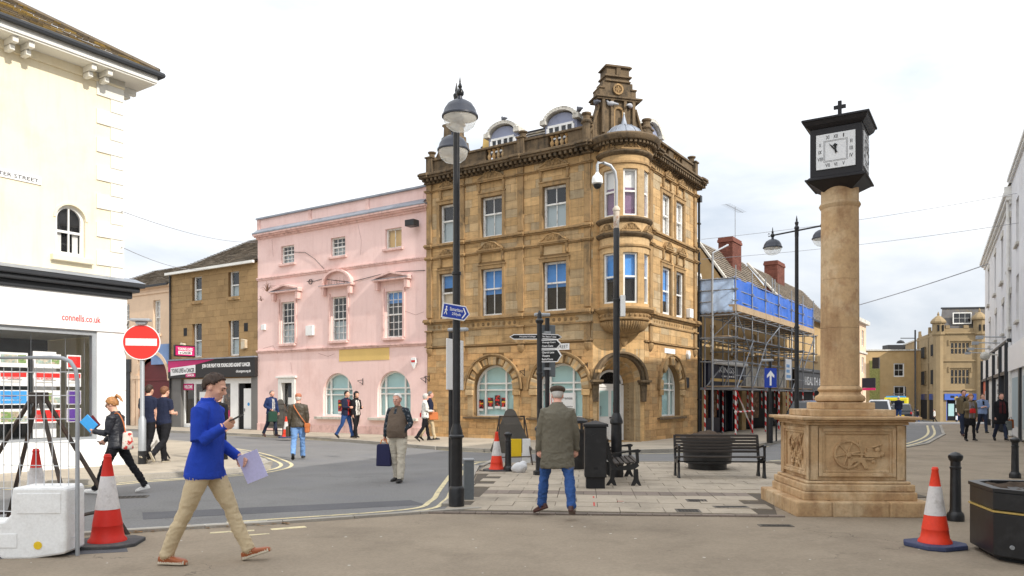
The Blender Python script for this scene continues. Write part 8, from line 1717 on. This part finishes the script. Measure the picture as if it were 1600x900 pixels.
def tote(key, off, w, h, d, m, label, rz=0, hm='black_matt', hand=0, strap=True):
    M = upright(key, hand, off, rz); t = thing('bag', label, 'bag', M.translation, rz); 
    obj('bag_body', MB().prism([(-w/2, -h), (w/2, -h), (w/2*.92, -.06), (w/2*.7, -.03), (-w/2*.7, -.03), (-w/2*.92, -.06)], -d/2, d/2), m, t, bev=.02)
    if strap: obj('handle', MB().tube([(-w*.25, 0, -.04), (-w*.16, 0, .04), (0, 0, .065), (w*.16, 0, .04), (w*.25, 0, -.04)], .01, 6), hm, t)
    return t
mat('bag_navy', srgb(30, 32, 72), .6, var=.1); mat('bag_green', srgb(24, 62, 48), .7, var=.1); mat('bag_grey', srgb(120, 124, 122), .6, var=.2, vs=10); mat('bag_tan', srgb(190, 110, 60), .6, var=.1); mat('bag_print', srgb(216, 208, 196), .8, col2=srgb(196, 60, 52), c2s=14, c2t=(.52, .56)); mat('handle_orange', srgb(226, 130, 50), .6)
tote('vest', (0, 0, -.02), .3, .46, .1, 'bag_navy', 'navy carrier bag held by the white-haired man in gilet', R(-15), 'handle_orange', 1); tote('navyman', (0, 0, 0), .34, .42, .14, 'bag_green', 'dark green shopping bag of the man in navy jacket', R(40), hand=1); tote('r4', (0, 0, 0), .3, .38, .12, 'bag_grey', 'grey carrier bag held by the man in black coat', R(10)); tote('r4', (.14, .05, .05), .24, .36, .1, 'bag_tan', 'tan carrier bag beside the grey carrier bag', R(20)); tote('behind', (.05, 0, .25), .36, .3, .08, 'bag_tan', 'tan and blue folder bag at the dark jacket person\'s side', R(30), hand=1)
tote('patt', (-.1, -.1, .3), .2, .2, .08, 'red_paint', 'small red handbag of the woman in patterned cardigan', R(60)); tote('r1', (.0, 0, .1), .2, .2, .08, 'red_paint', 'small red shoulder bag of the woman in grey jumper', R(0), hand=1)
def strap(key, pts, m, r=.012):
    i = PEOPLE[key]; k = i['k']; obj('bag_strap', MB().tube(bez([tuple(Vector(p)*k+Vector((0, 0, i['dz']))) for p in pts], 5), r, 6), m, i['root'])
strap('leather', [(-.08, .02, 1.47), (-.1, -.115, 1.42), (.02, -.165, 1.22), (.17, -.14, 1.0), (.22, -.04, .9)], 'bag_tan', .014); t = thing('shoulder_bag', 'tan shoulder bag at the leather jacket man\'s hip', 'bag', PEOPLE['leather']['W'] @ Vector((.235, -.06, .8)), R(10)); obj('bag_body', MB().box(-.06, .06, -.12, .12, -.1, .14), 'bag_tan', t, bev=.03); obj('flap', MB().box(-.067, .067, -.125, .125, .04, .15), 'bag_tan', t, bev=.02)
tote('leather', (-.02, 0, .1), .3, .3, .1, 'cl_leather', 'dark brown bag in the leather jacket man\'s left hand', R(80), hand=0)
strap('woman', [(-.06, .07, 1.44), (-.1, -.06, 1.46), (-.1, -.15, 1.3), (-.1, -.2, 1.05)], 'bag_tan', .01); t = thing('shoulder_bag', 'patterned cloth bag hanging behind the woman in black', 'bag', PEOPLE['woman']['W'] @ Vector((-.1, -.22, .95)), R(10)); obj('bag_body', MB().prism([(-.09, -.2), (.09, -.2), (.07, .1), (-.07, .1)], -.05, .05), 'bag_print', t, bev=.03)
# quilting lines on the padded jacket
i_ = PEOPLE['woman']; k_ = i_['k']; qm = MB()
for z in (.9, .97, 1.04, 1.11, 1.18, 1.25, 1.32):
    w_, d_ = np.interp(z, [r[0] for r in TORSO['woman']], [r[1] for r in TORSO['woman']]), np.interp(z, [r[0] for r in TORSO['woman']], [r[2] for r in TORSO['woman']])
    qm.tube([tuple(i_['TT'](z, 0)+Vector((math.cos(a)*(w_+.002)*k_, math.sin(a)*(d_+.002)*k_, 0))) for a in np.linspace(0, 2*PI, 29)], .006, 5, False)
obj('quilting', qm, 'cl_puffer', i_['root'])
# ---------------------------------------------------------------- vehicles
mat('car_silver', srgb(186, 190, 194), .3, var=.02, metal=.5, coat=.6); mat('car_black', srgb(26, 28, 34), .25, var=.02, coat=.7); mat('car_glass', srgb(34, 40, 46), .08, var=.05, spec=.6); mat('tyre', srgb(30, 30, 32), .85); mat('tail_red', srgb(170, 24, 28), .3, coat=.5); mat('amb_yellow', srgb(224, 208, 30), .4, coat=.4); mat('amb_green', srgb(40, 140, 70), .4, coat=.4); mat('plate_yellow', srgb(226, 190, 60), .5); mat('chrome', srgb(190, 192, 196), .2, metal=.8)
def car(label, loc, rz, paint, L=4.3, W=1.76, H=1.48, estate=True):
    t = thing('car', label, 'car', loc, rz)             # faces +y
    hw = W/2
    side = [(-L/2, .35), (-L/2+.02, .75), (-L/2+.12, .98), (L/2-1.15, .95), (L/2-.25, .78), (L/2, .6), (L/2-.02, .32), (L/2-.5, .22), (-L/2+.4, .22)]
    def xprism(mb, P, w0, w1=None):
        w1 = w1 or w0; n = len(P); zs = [z for _, z in P]; z0, z1 = min(zs), max(zs); f = lambda z: w0+(w1-w0)*(z-z0)/(z1-z0)
        return mb.add([(-f(z), y, z) for y, z in P]+[(f(z), y, z) for y, z in P], [tuple(range(n)), tuple(range(2*n-1, n-1, -1))]+[(i, n+i, n+(i+1) % n, (i+1) % n) for i in range(n)])
    obj('body', xprism(MB(), side, hw, hw*.97), paint, t, bev=.06)
    gh = [(-L/2+.1, .96), (-L/2+.42, H-.06), (-L/2+.7, H), (.25, H), (.55, H-.05), (L/2-1.1, .95)] if estate else [(-L/2+.3, .96), (-.9, H), (.2, H), (L/2-1.1, .95)]
    obj('cabin', xprism(MB(), gh, hw*.95, hw*.72), paint, t, bev=.05)
    gl = [(-L/2+.24, 1.0), (-L/2+.5, H-.1), (.22, H-.1), (.5, H-.13), (L/2-1.22, 1.0)]
    obj('side_glass', xprism(MB(), gl, hw*.957, hw*.745), 'car_glass', t)
    a = Vector((0, -L/2+.115, .99)); b = Vector((0, -L/2+.40, H-.1)); obj('rear_window', MB().add([(-hw*.78, a.y-.012, a.z+.03), (hw*.78, a.y-.012, a.z+.03), (hw*.62, b.y-.02, b.z), (-hw*.62, b.y-.02, b.z), (-hw*.78, a.y+.05, a.z+.03), (hw*.78, a.y+.05, a.z+.03), (hw*.62, b.y+.05, b.z), (-hw*.62, b.y+.05, b.z)], [(0, 1, 2, 3), (4, 7, 6, 5), (0, 4, 5, 1), (1, 5, 6, 2), (2, 6, 7, 3), (3, 7, 4, 0)]), 'car_glass', t)
    for s in (-1, 1):
        obj('tail_light', MB().box(s*hw*.92-.12, s*hw*.92+.04, -L/2-.01, -L/2+.25, .72, .92), 'tail_red', t, bev=.03); obj('headlight', MB().box(s*hw*.8-.16, s*hw*.8+.1, L/2-.3, L/2-.02, .58, .72), 'chrome', t, bev=.03)
        obj('door_mirror', MB().box(s*(hw+.02), s*(hw+.2), .62, .74, .98, 1.12) if s > 0 else MB().box(-(hw+.2), -(hw+.02), .62, .74, .98, 1.12), paint, t, bev=.03)
        for y in (-L/2+.78, L/2-.85):
            wv = MB().lathe([(.2, -.1), (.3, -.1), (.315, -.07), (.315, .07), (.3, .1), (.2, .1)], seg=24); wv.v = [(z+s*(hw-.1), y+x, .315+yy) for x, yy, z in wv.v]; w_ = obj('wheel', wv, 'tyre', t, smooth=40); rv = MB().lathe([(0.001, .1), (.2, .1), (.2, .08)], seg=16); rv.v = [(z*s+s*(hw-.1), y+x, .315+yy) for x, yy, z in rv.v]; obj('hub_cap', rv, 'chrome', w_)
    obj('number_plate', MB().box(-.26, .26, -L/2-.02, -L/2+.02, .55, .66), 'plate_yellow', t); obj('bumper', MB().box(-hw*.97, hw*.97, -L/2-.05, -L/2+.3, .3, .5), paint, t, bev=.04)
    for s in (-1, 1): obj('roof_rail', MB().tube([(s*hw*.66, -L/2+.6, H+.01), (s*hw*.66, -L/2+.9, H+.05), (s*hw*.66, .1, H+.05), (s*hw*.66, .35, H+.0)], .018, 6), 'black_matt', t)
    return t
car('silver estate car parked beyond the clock pedestal', (28.3, 59, -.3), R(-29), 'car_silver', 4.5, 1.8, 1.75); car('dark hatchback parked left of the clock pedestal by the scaffolding', (13.1, 33.0, 0), R(-33), 'car_black', 4.2, 1.74, 1.5); car('dark car parked between the silver estate and the ambulance', (33.5, 66, -.5), R(-29), 'car_black', 4.3, 1.76, 1.6)
am = thing('ambulance', 'ambulance with yellow and green checks and red chevron rear', 'ambulance', (39.6, 79, -1.0), R(-29)); a_ = Fr(am)
obj('body', MB().box(-1.05, 1.05, -2.6, 1.4, .45, 2.6), 'amb_yellow', am, bev=.08); obj('cab', MB().add([(-1, 1.4, .4), (1, 1.4, .4), (1, 3, .4), (-1, 3, .4), (-.95, 1.4, 2.2), (.95, 1.4, 2.2), (.9, 2.2, 2.1), (-.9, 2.2, 2.1), (-.98, 3, 1.1), (.98, 3, 1.1)], [(0, 1, 2, 3), (4, 5, 6, 7), (0, 4, 7, 8, 3), (1, 2, 9, 6, 5), (7, 6, 9, 8), (8, 9, 2, 3), (0, 1, 5, 4)]), 'amb_yellow', am, bev=.05)
for k in range(7):
    for r_ in range(2):
        if (k+r_) % 2 == 0: obj('check_panel', MB().box(-1.056, -1.05, -2.5+k*.55, -2.5+(k+1)*.55, .9+r_*.4, 1.3+r_*.4), 'amb_green', am); obj('check_panel', MB().box(1.05, 1.056, -2.5+k*.55, -2.5+(k+1)*.55, .9+r_*.4, 1.3+r_*.4), 'amb_green', am)
for k in range(4):
    for s in (-1, 1): obj('chevron', MB().prism([(s*.02, .6+k*.45), (s*1.0, .3+k*.45) if s > 0 else (s*.02, .82+k*.45), (s*1.0, .52+k*.45), (s*.02, .82+k*.45) if s > 0 else (s*1.0, .3+k*.45)], -2.612, -2.601), 'red_paint', am)
obj('light_bar', MB().box(-.9, .9, -2.5, -2.2, 2.6, 2.75), 'card_sky', am, bev=.04); obj('rear_window', MB().box(-.75, .75, -2.616, -2.6, 1.7, 2.3), 'car_glass', am); obj('bumper', MB().box(-1.05, 1.05, -2.75, -2.5, .35, .5), 'black_matt', am)
for s in (-1, 1):
    obj('tail_light', MB().box(s*.95-.08, s*.95+.08, -2.63, -2.6, .55, 1.0), 'tail_red', am)
    for y in (-1.6, 2.1): wv = MB().lathe([(.2, -.12), (.34, -.12), (.36, -.08), (.36, .08), (.34, .12), (.2, .12)], seg=20); wv.v = [(z+s*.9, y+x, .36+yy) for x, yy, z in wv.v]; obj('wheel', wv, 'tyre', am, smooth=40)
